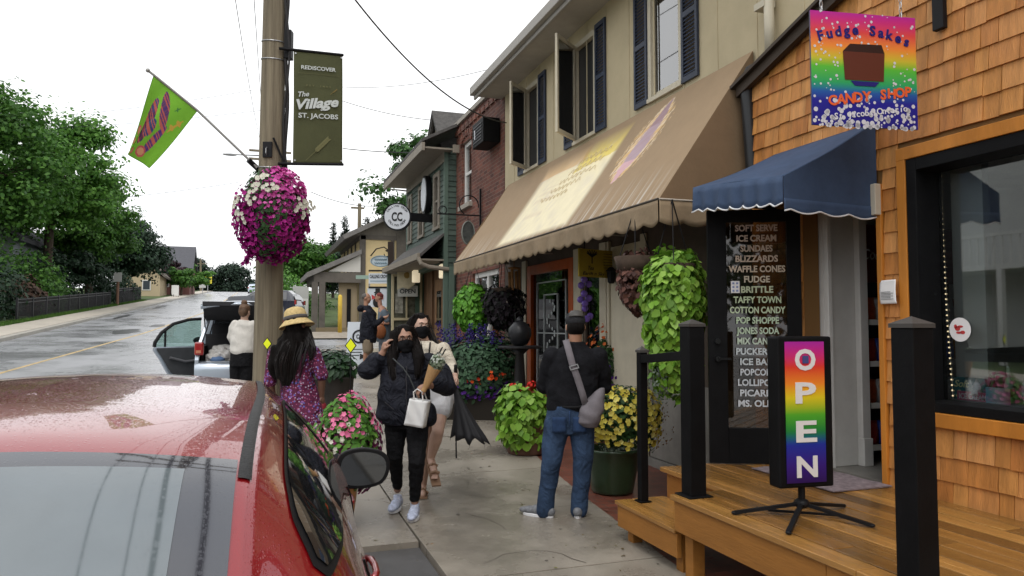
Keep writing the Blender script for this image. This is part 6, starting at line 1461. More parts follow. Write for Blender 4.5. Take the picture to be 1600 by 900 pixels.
# load
b = MB(); b.ell((XL+.45, YR+.4, G(.80)), (.26, .25, .17)); b.ell((XL+.75, YR+.5, G(.88)), (.22, .25, .2)); b.ell((XL+.30, YR+.3, G(.74)), (.14, .15, .1))
lt = thing('blanket', 'crumpled white blanket heaped in the boot of the silver wagon', 'blanket', (XL+.5, YR+.4, G(.62)), local=True)
for v_ in range(len(b.v)): b.v[v_] = tuple(np.array(b.v[v_])-np.array((XL+.5, YR+.4, G(.62))))
fuse('cloth', b, M('white_cloth', (.6, .58, .55), .85), lt, .012, 3, noise=folds(.03, (22, 22, 14)))
b = MB(); b.ell((XL+.36, YR+.2, G(.72)), (.13, .1, .06)); tag(b.build('blue_bundle', M('blue_cloth', (.12, .2, .36), .8), smooth=True), 'blue cloth bundle at the lip of the silver wagon boot', 'bundle')
# open door
hd = Vector((XL+.02, 15.3, 0)); dd_ = Vector((-.80, -.50, 0)).normalized(); dn_ = Vector((-dd_.y, dd_.x, 0))
def dp(a, z): return hd+dd_*a*.9+UP*G(z)
out = [(.02, .28), (.55, .28), (.72, .42), (.90, .70), (1.02, .86), (.99, 1.0), (.86, 1.18), (.62, 1.34), (.30, 1.42), (.02, 1.44)]
belt = .92
b = MB(); b.prism([dp(a, z) for a, z in [(.02, .28), (.55, .28), (.72, .42), (.90, .70), (1.02, .86), (1.01, belt), (.02, belt)]], dn_*-.07); do = b.build('door', m_silver, sw, bevel=.015)
b = MB(); fr_pts = [(1.0, belt), (.99, 1.0), (.86, 1.18), (.62, 1.34), (.30, 1.42), (.02, 1.44)]
b.tube([dp(a, z)-dn_*.03 for a, z in fr_pts], .032, 6); b.bar(dp(.78, belt)-dn_*.03, dp(.78, 1.24)-dn_*.03, .035); b.build('window_frame', m_blackm, do)
b = MB(); b.prism([dp(a, z)-dn_*.03 for a, z in [(.02, belt)]+[(1.0, belt)]+fr_pts[1:]], dn_*.004); b.build('pane', glass('car_pane', (.62, .75, .72), .12), do)
b = MB(); b.prism([dp(a, z)+dn_*.003 for a, z in [(.06, .33), (.53, .33), (.68, .45), (.85, .71), (.97, .87), (.97, .90), (.06, .90)]], dn_*.03); dp_ = b.build('door_trim', M('trim_grey', (.05, .052, .055), .7, var=.2), do, bevel=.01)
b = MB(); b.tube([dp(.12, .66)+dn_*.05, dp(.4, .64)+dn_*.07, dp(.72, .72)+dn_*.05], .025, 8); b.build('armrest', M('trim_light', (.10, .10, .105), .6), dp_)
b = MB(); q = Vector((XL-.12, YR+2.9, G(1.0))); b.ell(q, (.12, .05, .075)); b.build('mirror', m_blackm, sw, smooth=True)
for x in (XL+.10, XR-.10):
    for y in (YR+.75, YR+3.5):
        b = MB(); b.lathe([(.18, -.1), (.28, -.1), (.31, -.06), (.31, .06), (.28, .1), (.18, .1)], (x, y, G(.31)), 24, ax=Matrix.Rotation(math.pi/2, 3, 'Y')); wh = b.build('wheel', m_rubber, sw, smooth=True)
        MB().lathe([(.19, -.09), (.19, .09), (.05, .09)], (x, y, G(.31)), 16, ax=Matrix.Rotation(math.pi/2, 3, 'Y')).build('rim', m_steel, wh)
# other cars
def suv(label, x, y, mat, h=1.75, w=1.8, L_=4.5, rz=0., name='parked_car'):
    g = gz(y)-.08; t = thing(name, label, 'car', (x, y, g), rz, local=True); b = MB()
    vs = []; pr = [(0, .3, .9), (.02, .75, 1), (.08, 1.0, 1), (.25, h*.86, .82), (.5, h*.985, .76), (1.2, h, .76), (2.3, h*.985, .75), (3.1, 1.12, .92), (4.2, .95, .92), (4.45, .7, .9), (4.5, .3, .88)]
    secs = []
    for yy, z, k in pr:
        zb = min(z, 1.02); wt = w/2*k; wb = w/2
        secs.append([(-wb*.95, .25), (-wb, .6 if zb > .6 else zb*.9), (-wb*.97, zb*.98), (-wt, z-.03 if z > 1.05 else zb), (-wt*.9, z), (0, z+.03), (wt*.9, z), (wt, z-.03 if z > 1.05 else zb), (wb*.97, zb*.98), (wb, .6 if zb > .6 else zb*.9), (wb*.95, .25)])
    for (yy, z, k), sc_ in zip(pr, secs): vs += [(p[0], yy, p[1]) for p in sc_]
    n_ = 11; fs = [(j*n_+i, j*n_+(i+1) % n_, (j+1)*n_+(i+1) % n_, (j+1)*n_+i) for j in range(len(pr)-1) for i in range(n_)]+[tuple(range(n_))[::-1], tuple(range(len(vs)-n_, len(vs)))]
    b.add(vs, fs); b.build('body', mat, t, smooth=False, bevel=.03, local=True)
    b = MB(); b.prism([(-w*.34, .185, h*.80), (w*.34, .185, h*.80), (w*.40, .07, 1.08), (-w*.40, .07, 1.08)], (0, -.03, .0)); b.build('rear_window', m_sideg, t, local=True)
    for s in (-1, 1):
        b = MB(); b.prism([(s*w*.485, .5, 1.06), (s*w*.485, 2.9, 1.10), (s*w*.395, 2.3, h*.93), (s*w*.395, .55, h*.93)], (s*.012, 0, 0)); b.build('side_window', m_sideg, t, local=True)
        b = MB(); b.box(s*w*.46-.08, s*w*.46+.08, -.03, .06, .8, 1.05); b.build('taillight', M('tail_red'), t, local=True)
        for yy in (.85, 3.55):
            b = MB(); b.lathe([(.2, -.1), (.33, -.1), (.35, -.06), (.35, .06), (.33, .1), (.2, .1)], (s*w*.43, yy, .35), 20, ax=Matrix.Rotation(math.pi/2, 3, 'Y')); wh = b.build('wheel', m_rubber, t, local=True)
            MB().lathe([(.21, -.105), (.21, .105), (.05, .105)], (s*w*.43, yy, .35), 14, ax=Matrix.Rotation(math.pi/2, 3, 'Y')).build('rim', m_steel, wh, local=True)
    return t
suv('black car parked ahead of the silver wagon', -.05, 21.2, M('black_car', (.012, .012, .014), .2, coat=1), 1.72)
q = V(396, 458, d=125); suv('distant silver car coming over the crest of the hill', q.x, q.y, m_silver, 1.6)
q = V(512, 490, d=42); suv('dark blue car parked beyond the porch of the cream house', q.x-1.5, q.y, M('navy_car', (.012, .015, .03), .2, coat=1), 1.6, rz=R(70))
# ------------------------------------------------------------------ people
def ground_hit(px, py):
    lo, hi = 1., 80.
    for _ in range(50):
        m = (lo+hi)/2; w = V(px, py, d=m)
        if w.z > gz(w.y): lo = m
        else: hi = m
    return lo
def skinmat(name, c): return M(name, c, .5, var=.08, vs=12, spec=.4)
m_hair = M('dark_hair', (.006, .0045, .004), .6, var=.5, vs=14, stretch=(6, 6, .8), bump=.6, bs=60, spec=.1)
m_lip = M('lips', (.35, .12, .10), .4); m_eyew = M('eye_white', (.42, .38, .35), .3); m_iris = M('iris', (.03, .018, .012), .2)
class Person:
    def __init__(s, label, px, py=None, d=None, group=None):
        if d is None: d = ground_hit(px, py)
        w = V(px, 507, d=d); s.root = Vector((w.x, w.y, gz(w.y))); s.d = d
        s.t = thing('person', label, 'person', tuple(s.root), -TH, group, local=True)
    def J(s, px, py, y=0.):
        w = V(px, py, d=s.d+y)-s.root; return Vector((w.x*CT-w.y*ST, w.x*ST+w.y*CT, w.z))
    def W(s, p): p = Vector(p); return s.root+VR*p.x+VF*p.y+UP*p.z
    def rings(s, lst): 
        out = []
        for px, py, rx, ry, *y in lst: p = s.J(px, py, y[0] if y else 0); out.append((p, rx, ry))
        return out
def hand(mb, wrist, d, n, curl=.6, side=1, k=1.):
    wrist, d, n = Vector(wrist), Vector(d).normalized(), Vector(n).normalized(); n = (n-d*n.dot(d)).normalized(); a = d.cross(n)*side
    mb.tube([wrist-d*.03, wrist+d*.01, wrist+d*.05*k, wrist+d*.085*k], [.026*k, .027*k, .033*k, .028*k], 10)
    mb.ell(wrist+d*.06*k, .03*k, 10, 8); 
    for i, (o, L_) in enumerate(((-.028, .066), (-.0095, .076), (.0095, .072), (.028, .055))):
        p = wrist+d*.078*k+a*o*k; L_ *= k
        d1 = (d*math.cos(curl*.6)+n*math.sin(curl*.6)); d2 = d*math.cos(curl*1.5)+n*math.sin(curl*1.5)
        chain(mb, [p, p+d1*L_*.5, p+d1*L_*.5+d2*L_*.5], [.0095*k, .009*k, .0075*k], 8)
    p = wrist+d*.03*k-a*.028*k; d1 = (d*.7-a*.7+n*.3).normalized(); d2 = (d*.9-a*.1+n*.6).normalized(); chain(mb, [p, p+d1*.035*k, p+d1*.035*k+d2*.03*k], [.012*k, .0105*k, .009*k], 8)
class Head:
    def __init__(s, P, c, yaw=0., tilt=0., roll=0., k=1.):
        s.P, s.c, s.k = P, Vector(c), k; s.m = Matrix.Rotation(yaw, 3, 'Z') @ Matrix.Rotation(tilt, 3, 'X') @ Matrix.Rotation(roll, 3, 'Y')
    def p(s, x, y, z): return s.c+s.m @ Vector((x, y, z))*s.k
    def ell(s, mb, c, r, n=16, m=12):
        b = MB(); b.ell((0, 0, 0), r, n, m); mb.add([s.p(c[0]+v[0], c[1]+v[1], c[2]+v[2]) for v in b.v], b.f)
    def skull(s, mb, neck=None):
        s.ell(mb, (0, .01, .025), (.074, .092, .092)); s.ell(mb, (0, -.015, -.03), (.060, .072, .082)); s.ell(mb, (0, -.055, -.085), (.028, .026, .024))
        s.ell(mb, (0, -.088, -.012), (.012, .016, .02)); s.ell(mb, (0, -.098, -.024), (.015, .014, .011)); s.ell(mb, (.032, -.066, -.028), (.022, .02, .018)); s.ell(mb, (-.032, -.066, -.028), (.022, .02, .018))
        s.ell(mb, (0, -.078, .028), (.05, .014, .012)); s.ell(mb, (0, -.078, -.058), (.022, .012, .010))
        for q in (-1, 1): s.ell(mb, (q*.076, .012, -.008), (.010, .018, .030), 10, 8)
        if neck is not None: chain(mb, [s.p(0, .015, -.05), Vector(neck)], [.052, .058], 14)
    def face(s, body, mouth=True, brow=m_hair):
        P = s.P.t
        for q in (-1, 1):
            b = MB(); s.ell(b, (q*.030, -.0768, .006), (.0125, .008, .0048), 12, 8); e = b.build('eye', m_eyew, body, smooth=True, local=True)
            b = MB(); s.ell(b, (q*.030, -.0815, .0062), (.0058, .0045, .0052), 10, 6); b.build('iris', m_iris, e, smooth=True, local=True)
            b = MB(); b.tube([s.p(q*.012, -.088, .024), s.p(q*.03, -.088, .031), s.p(q*.048, -.074, .026)], [.003, .0042, .002], 6); b.build('eyebrow', brow, body, local=True)
        if mouth: 
            b = MB(); b.tube([s.p(-.024, -.080, -.057), s.p(0, -.091, -.055), s.p(.024, -.080, -.057)], [.003, .006, .003], 8); b.build('mouth', m_lip, body, local=True)
    def mask(s, mat, parent):
        b = MB(); s.ell(b, (0, -.030, -.046), (.071, .078, .060)); s.ell(b, (0, -.094, -.026), (.024, .024, .030)); s.ell(b, (0, -.055, -.085), (.045, .042, .034)); o = fuse('face_mask', b, mat, parent, .005, 6)
        b = MB()
        for q in (-1, 1): b.tube([s.p(q*.06, -.05, -.03), s.p(q*.08, .01, .005)], .003, 5); b.tube([s.p(q*.058, -.04, -.065), s.p(q*.08, .012, -.02)], .003, 5)
        b.build('ear_loop', mat, o, local=True); return o
    def haircap(s, mb, back=.0):
        s.ell(mb, (0, .022+back, .045), (.086, .094, .088)); s.ell(mb, (0, .05, -.0), (.080, .066, .095))
def shoe(P, ank, toe_dir, mu, ms, L_=.27, w=.048, lift=0., pitch=0., ground=True):
    """ank: local ankle point; toe_dir: horizontal direction of the toes"""
    d = Vector((toe_dir[0], toe_dir[1], 0)).normalized(); a = Vector((-d.y, d.x, 0)); base = Vector((ank[0], ank[1], 0))
    gw = P.W(base); base.z = gz(gw.y)-P.root.z+lift
    u = UP
    if pitch: d, u = (d*math.cos(pitch)-UP*math.sin(pitch)), (UP*math.cos(pitch)+d*math.sin(pitch))
    b = MB(); o = base-d*.07
    for t, r, h in ((.02, .80, .045), (.07, .9, .055), (.13, .95, .045), (.19, 1.0, .034), (.235, .8, .026)):
        mb = MB(); mb.ell((0, 0, 0), (1, 1, 1), 12, 8); c = o+d*t*L_/.27+u*(.025+h*.62); b.add([c+d*v[0]*.055+a*v[1]*w*r+u*v[2]*h for v in mb.v], mb.f)
    c0 = o+d*.06+u*.06; b.tube([c0, c0+u*.06], [.042, .038], 10)
    up = fuse('shoe', b, mu, P.t, .006, 3)
    sl = MB(); poly = []
    for k in range(24):
        t = 2*math.pi*k/24; x = math.cos(t); wy = w*(1.04 if x > 0 else .86)*(1+.1*x); poly.append(o+d*(L_*.47+L_*.5*x-.01)+a*wy*math.sin(t)+u*.001)
    sl.prism(poly, u*.026); sl.build('sole', ms, up, local=True, bevel=.004); return up
def strands(P, guides, n, spread, mat, r=.0022):
    b = MB()
    for g in guides:
        g = [Vector(q) for q in g]
        for k in range(n):
            a = random.uniform(0, 6.28); o = Vector((math.cos(a), math.sin(a)*.8, 0))*spread*random.uniform(.75, 1.12); cut = random.uniform(.8, 1.12); pts = []
            for j in range(9):
                t = j/8*cut*(len(g)-1); i = min(int(t), len(g)-2); q = g[i].lerp(g[i+1], t-i); w = .35+.65*math.sin(min(1, j/8+.15)*2.6)
                pts.append(q+o*w+Vector((.006*math.sin(j*1.3+k), .006*math.cos(j*1.1+k*2), 0)))
            b.tube(pts, [r]*7+[r*.7, r*.3], 4)
    return b.build('hair_strands', mat, P.t, local=True)
m_strand = M('hair_strand', (.010, .007, .006), .4, spec=.3)
m_bknit = M('black_cloth', (.010, .010, .012), .9, spec=.12, var=.3, vs=12, bump=.25, bs=90, crease=.4, cs_=6)
m_navyj = M('navy_jacket', (.010, .011, .017), .75, spec=.2, var=.35, vs=7, bump=.25, bs=70, crease=1., cs_=9)
m_legg = M('black_leggings', (.007, .007, .008), .85, spec=.15, var=.25, vs=9, bump=.2, bs=90, crease=.5, cs_=12)
m_brown_s = skinmat('skin_brown', (.30, .165, .11)); m_light_s = skinmat('skin_light', (.50, .32, .24)); m_tan_s = skinmat('skin_tan', (.38, .20, .125)); m_dark_s = skinmat('skin_dark', (.14, .07, .045))
m_mask = M('mask_black', (.008, .008, .009), .9, spec=.1)
m_sole = M('sole_white', (.65, .65, .66), .6)
# --- front woman, black jacket, white bag
P = Person('woman in black jacket, leggings and black mask carrying white paper bag and bouquet', 634, py=803)
J = P.J; H = Head(P, J(632, 531), yaw=.30, tilt=-.06, roll=-.06, k=1.04)
bd = MB(); H.skull(bd, J(634, 556, .02))
loft(bd, P.rings([(637, 655, .12, .08), (634, 620, .14, .09), (635, 585, .165, .10), (637, 562, .16, .085), (635, 552, .07, .06)]))
RS, RE, RH = J(606, 563, .02), J(575, 579, -.03), J(599, 550, -.06)
LS, LE, LH = J(671, 565, .0), J(697, 603, -.05), J(668, 602, -.27)
chain(bd, [RS, RE, RH], [.055, .043, .028]); chain(bd, [LS, LE, LH], [.055, .043, .028])
hand(bd, RH, J(603, 538, -.06)-RH, (1, .3, 0), .7, 1); hand(bd, LH, J(650, 612, -.30)-LH, (-.2, .2, -1), 1.0, -1)
RK, LK = J(617, 712, -.02), J(651, 722, -.22); RA, LA = J(621, 765, .16), J(648, 785, -.10)
chain(bd, [J(619, 655, 0), RK, RA], [.075, .045, .033]); chain(bd, [J(652, 655, -.02), LK, LA], [.075, .045, .033])
body = fuse('body', bd, m_brown_s, P.t, .0075, 3); H.face(body, mouth=False); H.mask(m_mask, body)
b = MB(); loft(b, P.rings([(632, 662, .20, .15), (631, 650, .242, .175), (631, 630, .235, .17), (632, 605, .225, .165), (635, 580, .21, .15), (638, 564, .195, .125), (637, 556, .13, .09), (635, 550, .08, .075)]))
chain(b, [RS, J(588, 566, -.0), RE], [.085, .09, .092]); chain(b, [RE, J(592, 562, -.05)], [.085, .062]); chain(b, [LS, J(688, 582, 0), LE], [.085, .09, .095]); chain(b, [LE, J(684, 602, -.18)], [.09, .07]); b.ell(J(690, 598, -.08), (.075, .08, .085))
b.ell(J(671, 648, -.02), (.06, .1, .11))
fuse('jacket', b, m_navyj, P.t, .009, 4, noise=folds(.011, (8, 8, 9), .4))
b = MB(); loft(b, P.rings([(636, 668, .175, .13), (635, 645, .185, .135), (634, 620, .15, .11)])); chain(b, [J(619, 662, 0), RK, J(621, 757, .14)], [.105, .07, .046]); chain(b, [J(652, 662, -.02), LK, J(648, 777, -.11)], [.105, .07, .046])
fuse('leggings', b, m_legg, P.t, .009, 3, noise=folds(.004, (14, 14, 22)))
b = MB(); H.haircap(b); chain(b, [H.p(-.075, .0, .05), H.p(-.085, .0, -.06), J(613, 566, -.08), J(616, 590, -.13)], [.045, .05, .05, .028]); chain(b, [H.p(.075, .01, .04), H.p(.085, .01, -.06), J(655, 560, -.10), J(652, 584, -.14)], [.04, .05, .052, .03]); b.ell(H.p(0, .06, -.09), (.1, .06, .13))
fuse('hair', b, m_hair, P.t, .008, 3, noise=folds(.006, (40, 40, 6)))
strands(P, [[H.p(-.05, -.02, .11), H.p(-.085, -.0, .0), J(612, 562, -.09), J(615, 592, -.14)], [H.p(.05, -.02, .11), H.p(.088, .01, .0), J(656, 560, -.10), J(653, 586, -.14)], [H.p(0, .0, .125), H.p(-.07, .05, .05), H.p(-.1, .06, -.1), J(612, 585, -.05)]], 42, .042, m_strand)
b = MB()
for q in (-1, 1): b.tube([H.p(q*.030+.022*math.cos(t), -.098+.012*abs(q*.03+.022*math.cos(t))/.05, .004+.018*math.sin(t)) for t in np.linspace(0, 2*math.pi, 15)], .0022, 5); b.tube([H.p(q*.052, -.09, .008), H.p(q*.078, .01, .006)], .002, 5)
b.tube([H.p(-.009, -.099, .008), H.p(.009, -.099, .008)], .002, 5); b.build('glasses', m_blackm, P.t, local=True)
b = MB(); b.tube([J(614, 560, -.15), J(630, 575, -.19), J(640, 590, -.20), J(655, 625, -.2)], .006, 6); b.build('strap', M('strap_grey', (.04, .045, .045), .6), P.t, local=True)
b = MB(); b.tube([J(635+.5*math.sin(k), 572+4.2*k, -.168-.012*math.sin(k/19*3.1)) for k in range(19)], .005, 5); b.build('zip', M('zip_dark', (.03, .03, .034), .4), P.t, local=True)
b = MB()
for x0, x1 in ((601, 615), (648, 662)): b.bar(J(x0, 628, -.185), J(x1, 640, -.185), .006)
b.build('pocket_seam', M('zip_dark'), P.t, local=True)
m_sh = M('runner_blue', (.42, .46, .58), .7, var=.3, vs=40, bump=.3, bs=120)
for ank, td in ((RA, (-.12, -1)), (LA, (-.02, -1))):
    sh_ = shoe(P, ank, td, m_sh, m_sole)
    d_ = Vector((td[0], td[1], 0)).normalized(); a_ = Vector((-d_.y, d_.x, 0)); g_ = gz(P.W(ank).y)-P.root.z; b = MB(); base = Vector((ank[0], ank[1], g_))
    for k in range(4): q = base+d_*(.03+.026*k)+UP*(.098-.010*k); b.bar(q-a_*.022, q+a_*.022, .006)
    b.build('laces', m_sole, sh_, local=True)
# things she holds
hp_ = P.W(J(652, 608, -.31)); bq = thing('paper_bag', 'small white paper bag with twisted handles held by the front woman', 'bag', tuple(hp_), -TH, local=True)
def Lb(px, py, y): w = P.W(J(px, py, y))-hp_; return Vector((w.x*CT-w.y*ST, w.x*ST+w.y*CT, w.z))
t0, t1, t2, t3 = Lb(640, 623, -.31), Lb(668, 627, -.33), Lb(660, 669, -.31), Lb(631, 664, -.29); dpt = Vector((.02, .09, 0))
b = MB(); 
def bagf(u, v, back=False): p = t3.lerp(t2, u).lerp(t0.lerp(t1, u), v); return p+(dpt if back else Vector((0, 0, 0)))+Vector((0, .012*math.sin(u*9+v*7)*math.sin(v*3.1), 0))
b.grid(lambda u, v: bagf(u, v), 8, 10); b.grid(lambda u, v: bagf(u, v, True), 8, 10); b.grid(lambda u, v: bagf(0, v)+dpt*u, 3, 10); b.grid(lambda u, v: bagf(1, v)+dpt*u, 3, 10); b.grid(lambda u, v: bagf(u, 0)+dpt*v, 8, 3)
b.build('pouch', M('white_paper', (.68, .68, .66), .7, bump=.2, bs=9), bq, smooth=True, solid=.002, local=True)
for off in (Vector((0, 0, 0)), dpt):
    b = MB(); pts = [t0.lerp(t1, .25)+off, t0.lerp(t1, .22)+off*.5+Vector((0, 0, .06)), Vector((0.0, 0, .0)), t0.lerp(t1, .7)+off*.5+Vector((0, 0, .07)), t0.lerp(t1, .75)+off]; b.tube(pts, .006, 6); b.build('handle', m_white, bq, local=True)
bo = P.W(J(664, 606, -.33)); bt_ = P.W(J(680, 573, -.36)); bqt = thing('bouquet', 'bouquet of small pale flowers in brown kraft paper cone', 'bouquet', tuple(bo))
ax_ = (bt_-bo).normalized(); s1 = ax_.cross(VF).normalized(); s2 = ax_.cross(s1); b = MB(); Lc = (bt_-bo).length
rg = []
for t, r in ((-.15, .02), (0, .02), (.5, .038), (1.0, .056)): rg += [bo+ax_*Lc*t+(s1*math.cos(a)+s2*math.sin(a))*r*(1+.06*math.sin(3*a)) for a in np.linspace(0, 2*math.pi, 18)[:-1]]
b.add(rg, [(j*17+i, j*17+(i+1) % 17, j*17+17+(i+1) % 17, j*17+17+i) for j in range(3) for i in range(17)]); b.build('wrapper', M('kraft_paper', (.42, .25, .11), .75, var=.15, vs=9), bqt, solid=.002)
c = bt_+ax_*.03; p_, n_ = shell(c, (.062, .062, .075), 420, .2, 1.0); leaves('foliage', p_, n_, .03, M('sage_leaf', island=['5a6a50', '77856a', '8f9a84', '46583e'], rough=.7), bqt)
p_, n_ = shell(c+ax_*.015, (.066, .066, .075), 80, .8, 1.05); blooms('blossoms', p_, n_, .009, M('pale_bloom', (.42, .45, .40), .7), bqt)
# --- second woman, cream sweater, umbrella
P = Person('woman in cream sweater, white shorts and black mask holding a black umbrella', 664, d=6.95)
J = P.J; H = Head(P, J(657, 510), yaw=.55, tilt=-.05, roll=.05, k=1.0)
bd = MB(); H.skull(bd, J(662, 535, .03))
loft(bd, P.rings([(680, 625, .15, .11), (676, 595, .13, .10), (670, 560, .15, .10), (667, 543, .155, .085), (663, 533, .06, .055)]))
RS, RE, RH = J(643, 545, .03), J(640, 580, .0), J(650, 605, -.1); LS, LE, LH = J(693, 545, 0), J(704, 574, -.06), J(711, 588, -.24)
chain(bd, [RS, RE, RH], [.05, .04, .027]); chain(bd, [LS, LE, LH], [.05, .04, .027]); hand(bd, LH, (.12, -.35, -.9), (-.8, -.4, .1), 1.3, 1); hand(bd, RH, (.2, -.4, -.6), (1, 0, 0), .6, -1)
LK, LA = J(684, 674, -.22), J(673, 716, -.08); RK, RA = J(667, 688, .02), J(661, 757, .12)
chain(bd, [J(689, 627, -.02), LK, LK.lerp(LA, .3), LA], [.088, .056, .060, .036]); chain(bd, [J(671, 627, .02), RK, RK.lerp(RA, .3), RA], [.088, .056, .06, .036])
ft = J(680, 742, -.20); chain(bd, [LA, LA.lerp(ft, .55)+Vector((0, .0, 0)), ft], [.036, .034, .03])
for q in (-.022, -.008, .006, .02): chain(bd, [ft+Vector((q, -.02, -.01)), ft+Vector((q*1.2, -.05, -.022))], [.011, .009], 8)
gf = gz(P.W(RA).y)-P.root.z; chain(bd, [RA, Vector((RA.x, RA.y-.02, gf+.045)), Vector((RA.x+.02, RA.y-.16, gf+.03))], [.036, .035, .026])
body = fuse('body', bd, m_light_s, P.t, .0075, 3); H.face(body, mouth=False); H.mask(m_mask, body)
m_swt = M('cream_knit', (.58, .52, .42), .9, var=.1, vs=12, bump=.5, bs=110, crease=.8, cs_=8)
b = MB(); loft(b, P.rings([(680, 608, .17, .135), (679, 600, .185, .145), (676, 580, .185, .14), (671, 560, .18, .13), (668, 545, .165, .105), (665, 537, .10, .08), (663, 533, .075, .07)]))
chain(b, [LS, LE, J(709, 583, -.20)], [.066, .062, .045]); chain(b, [RS, RE, RH], [.066, .06, .045]); fuse('sweater', b, m_swt, P.t, .0085, 4, noise=folds(.008, (9, 9, 10), 1.2))
b = MB()
for k, (x, y) in enumerate([(683, 553), (688, 549), (692, 553), (686, 559), (690, 545), (695, 548)]): q = J(x, y, -.13); b.bar(q-Vector((.01, .0, .014)), q+Vector((.01, -.012, .014)), .010)
b.build('embroidery', m_ink, P.t, local=True)
b = MB(); loft(b, P.rings([(683, 636, .14, .13), (682, 622, .185, .15), (679, 600, .18, .14)])); chain(b, [J(690, 622, -.02), J(688, 638, -.08)], [.118, .115]); chain(b, [J(671, 624, .02), J(670, 638, .02)], [.115, .11]); fuse('shorts', b, M('white_denim', (.66, .66, .68), .8, bump=.2, bs=80), P.t, .0085, 3)
b = MB(); H.haircap(b); chain(b, [H.p(-.07, .03, .05), H.p(-.09, .05, -.06), J(648, 545, .02), J(650, 575, -.08)], [.045, .055, .05, .02]); chain(b, [H.p(.07, .05, .04), H.p(.09, .07, -.07), J(683, 546, .08)], [.04, .05, .03]); b.ell(H.p(0, .07, -.09), (.09, .05, .13))
fuse('hair', b, m_hair, P.t, .008, 3, noise=folds(.005, (40, 40, 6), 1))
strands(P, [[H.p(-.05, -.02, .11), H.p(-.09, .04, -.02), J(648, 545, .0), J(650, 577, -.08)], [H.p(.05, -.0, .11), H.p(.09, .05, -.0), J(682, 540, .06), J(684, 556, .07)]], 40, .04, m_strand)
b = MB(); b.tube([J(672, 535, -.06), J(671, 548, -.135), J(668, 565, -.155), J(662, 600, -.16)], .007, 6); b.build('strap', m_bknit, P.t, local=True)
m_sand = M('sandal_tan', (.25, .15, .09), .6)
b = MB(); b.tube([ft+Vector((-.04, -.02, .022)), ft+Vector((0, -.035, .036)), ft+Vector((.04, -.02, .022))], .014, 6); q = LA.lerp(ft, .45); b.tube([q+Vector((-.04, 0, .0)), q+Vector((0, -.035, .02)), q+Vector((.04, 0, 0))], .013, 6)
pts = [LA+Vector((0, .03, -.05)), ft+Vector((0, .0, -.045))]; b.bar(pts[0], pts[1]+(pts[1]-pts[0])*.35, .085, .018); b.build('sandal', m_sand, P.t, local=True)
b = MB(); b.bar(Vector((RA.x, RA.y+.06, gf+.008)), Vector((RA.x+.02, RA.y-.2, gf+.008)), .085, .016); b.tube([Vector((RA.x-.04, RA.y-.1, gf+.03)), Vector((RA.x+.01, RA.y-.1, gf+.075)), Vector((RA.x+.06, RA.y-.1, gf+.03))], .012, 6); b.build('sandal', m_sand, P.t, local=True)
# umbrella
um_d = 6.72; u0, u1, u2 = V(712, 578, d=um_d), V(711, 606, d=um_d), V(713, 716, d=um_d)
um = thing('umbrella', 'loosely folded black umbrella hanging from the hand of the cream sweater woman', 'umbrella', tuple(u2))
b = MB(); b.tube([u0, u1, u2], .007, 8); b.build('shaft', m_blackm, um); b = MB(); b.tube([u0-UP*.03, u0+UP*.04, u0+UP*.05+VR*.0], [.017, .016, .01], 10); b.build('handle', m_blackm, um, smooth=True)
e0, e1 = V(711, 604, d=um_d), V(735, 690, d=um_d); b = MB(); n_ = 48; vs = []
for j in range(9):
    t = j/8; c = e0.lerp(e1, t**.9)
    for k in range(n_):
        a = 2*math.pi*k/n_; r = .018+(.135*t**1.15)*(1+.22*math.cos(a*8)*t); dn = -.02*math.cos(a*8)*(t == 1)
        vs.append(c+VR*(r*math.cos(a))+VF*(r*.6*math.sin(a))+UP*(dn-.05*math.cos(a)*t+ (.04*t if math.cos(a) > 0 else -.0)))
b.add(vs, [(j*n_+k, j*n_+(k+1) % n_, (j+1)*n_+(k+1) % n_, (j+1)*n_+k) for j in range(8) for k in range(n_)]); b.build('canopy', M('umbrella_black', (.016, .016, .018), .6, bump=.1, bs=30), um, smooth=True, solid=.002)
b = MB(); 
for k in range(8): a = 2*math.pi*k/8; q = vs[8*n_+int(k*n_/8)]; b.tube([Vector(q), Vector(q)-UP*.018], .003, 5)
b.build('rib_tip', m_steel, um)
# --- man from behind
P = Person('man seen from behind in black top, jeans and grey cap with sling bag', 874, py=808)
J = P.J; H = Head(P, J(899, 511), yaw=math.pi+.05, tilt=.22, k=1.02)
bd = MB(); H.skull(bd, J(899, 538, .0))
loft(bd, P.rings([(888, 655, .16, .11), (891, 620, .17, .11), (896, 580, .185, .11), (898, 552, .18, .09), (899, 538, .065, .06)]))
LS, LE, LH = J(862, 557, .0), J(851, 602, .10), J(872, 592, .36); RS, RE, RH = J(935, 557, 0), J(944, 602, .1), J(924, 592, .36)
chain(bd, [LS, LE, LH], [.06, .047, .03]); chain(bd, [RS, RE, RH], [.06, .047, .03]); hand(bd, LH, (.5, .5, .3), (.5, 0, .5), .9, 1); hand(bd, RH, (-.5, .5, .3), (-.5, 0, .5), .9, -1)
LK, LA = J(862, 722, -.03), J(850, 788, .0); RK, RA = J(911, 722, -.02), J(903, 788, .02)
chain(bd, [J(872, 655), LK, LA], [.08, .05, .04]); chain(bd, [J(908, 655), RK, RA], [.08, .05, .04])
body = fuse('body', bd, m_tan_s, P.t, .0075, 3); H.face(body)
b = MB(); loft(b, P.rings([(890, 646, .175, .125), (891, 638, .205, .145), (893, 610, .215, .15), (897, 580, .225, .15), (898, 560, .215, .135), (899, 548, .17, .105), (899, 540, .10, .08), (899, 534, .075, .07)]))
chain(b, [LS, LE, J(866, 594, .30)], [.082, .074, .05]); chain(b, [RS, RE, J(930, 594, .3)], [.082, .074, .05]); fuse('top', b, m_bknit, P.t, .009, 4, noise=folds(.008, (7, 7, 9), 2.))
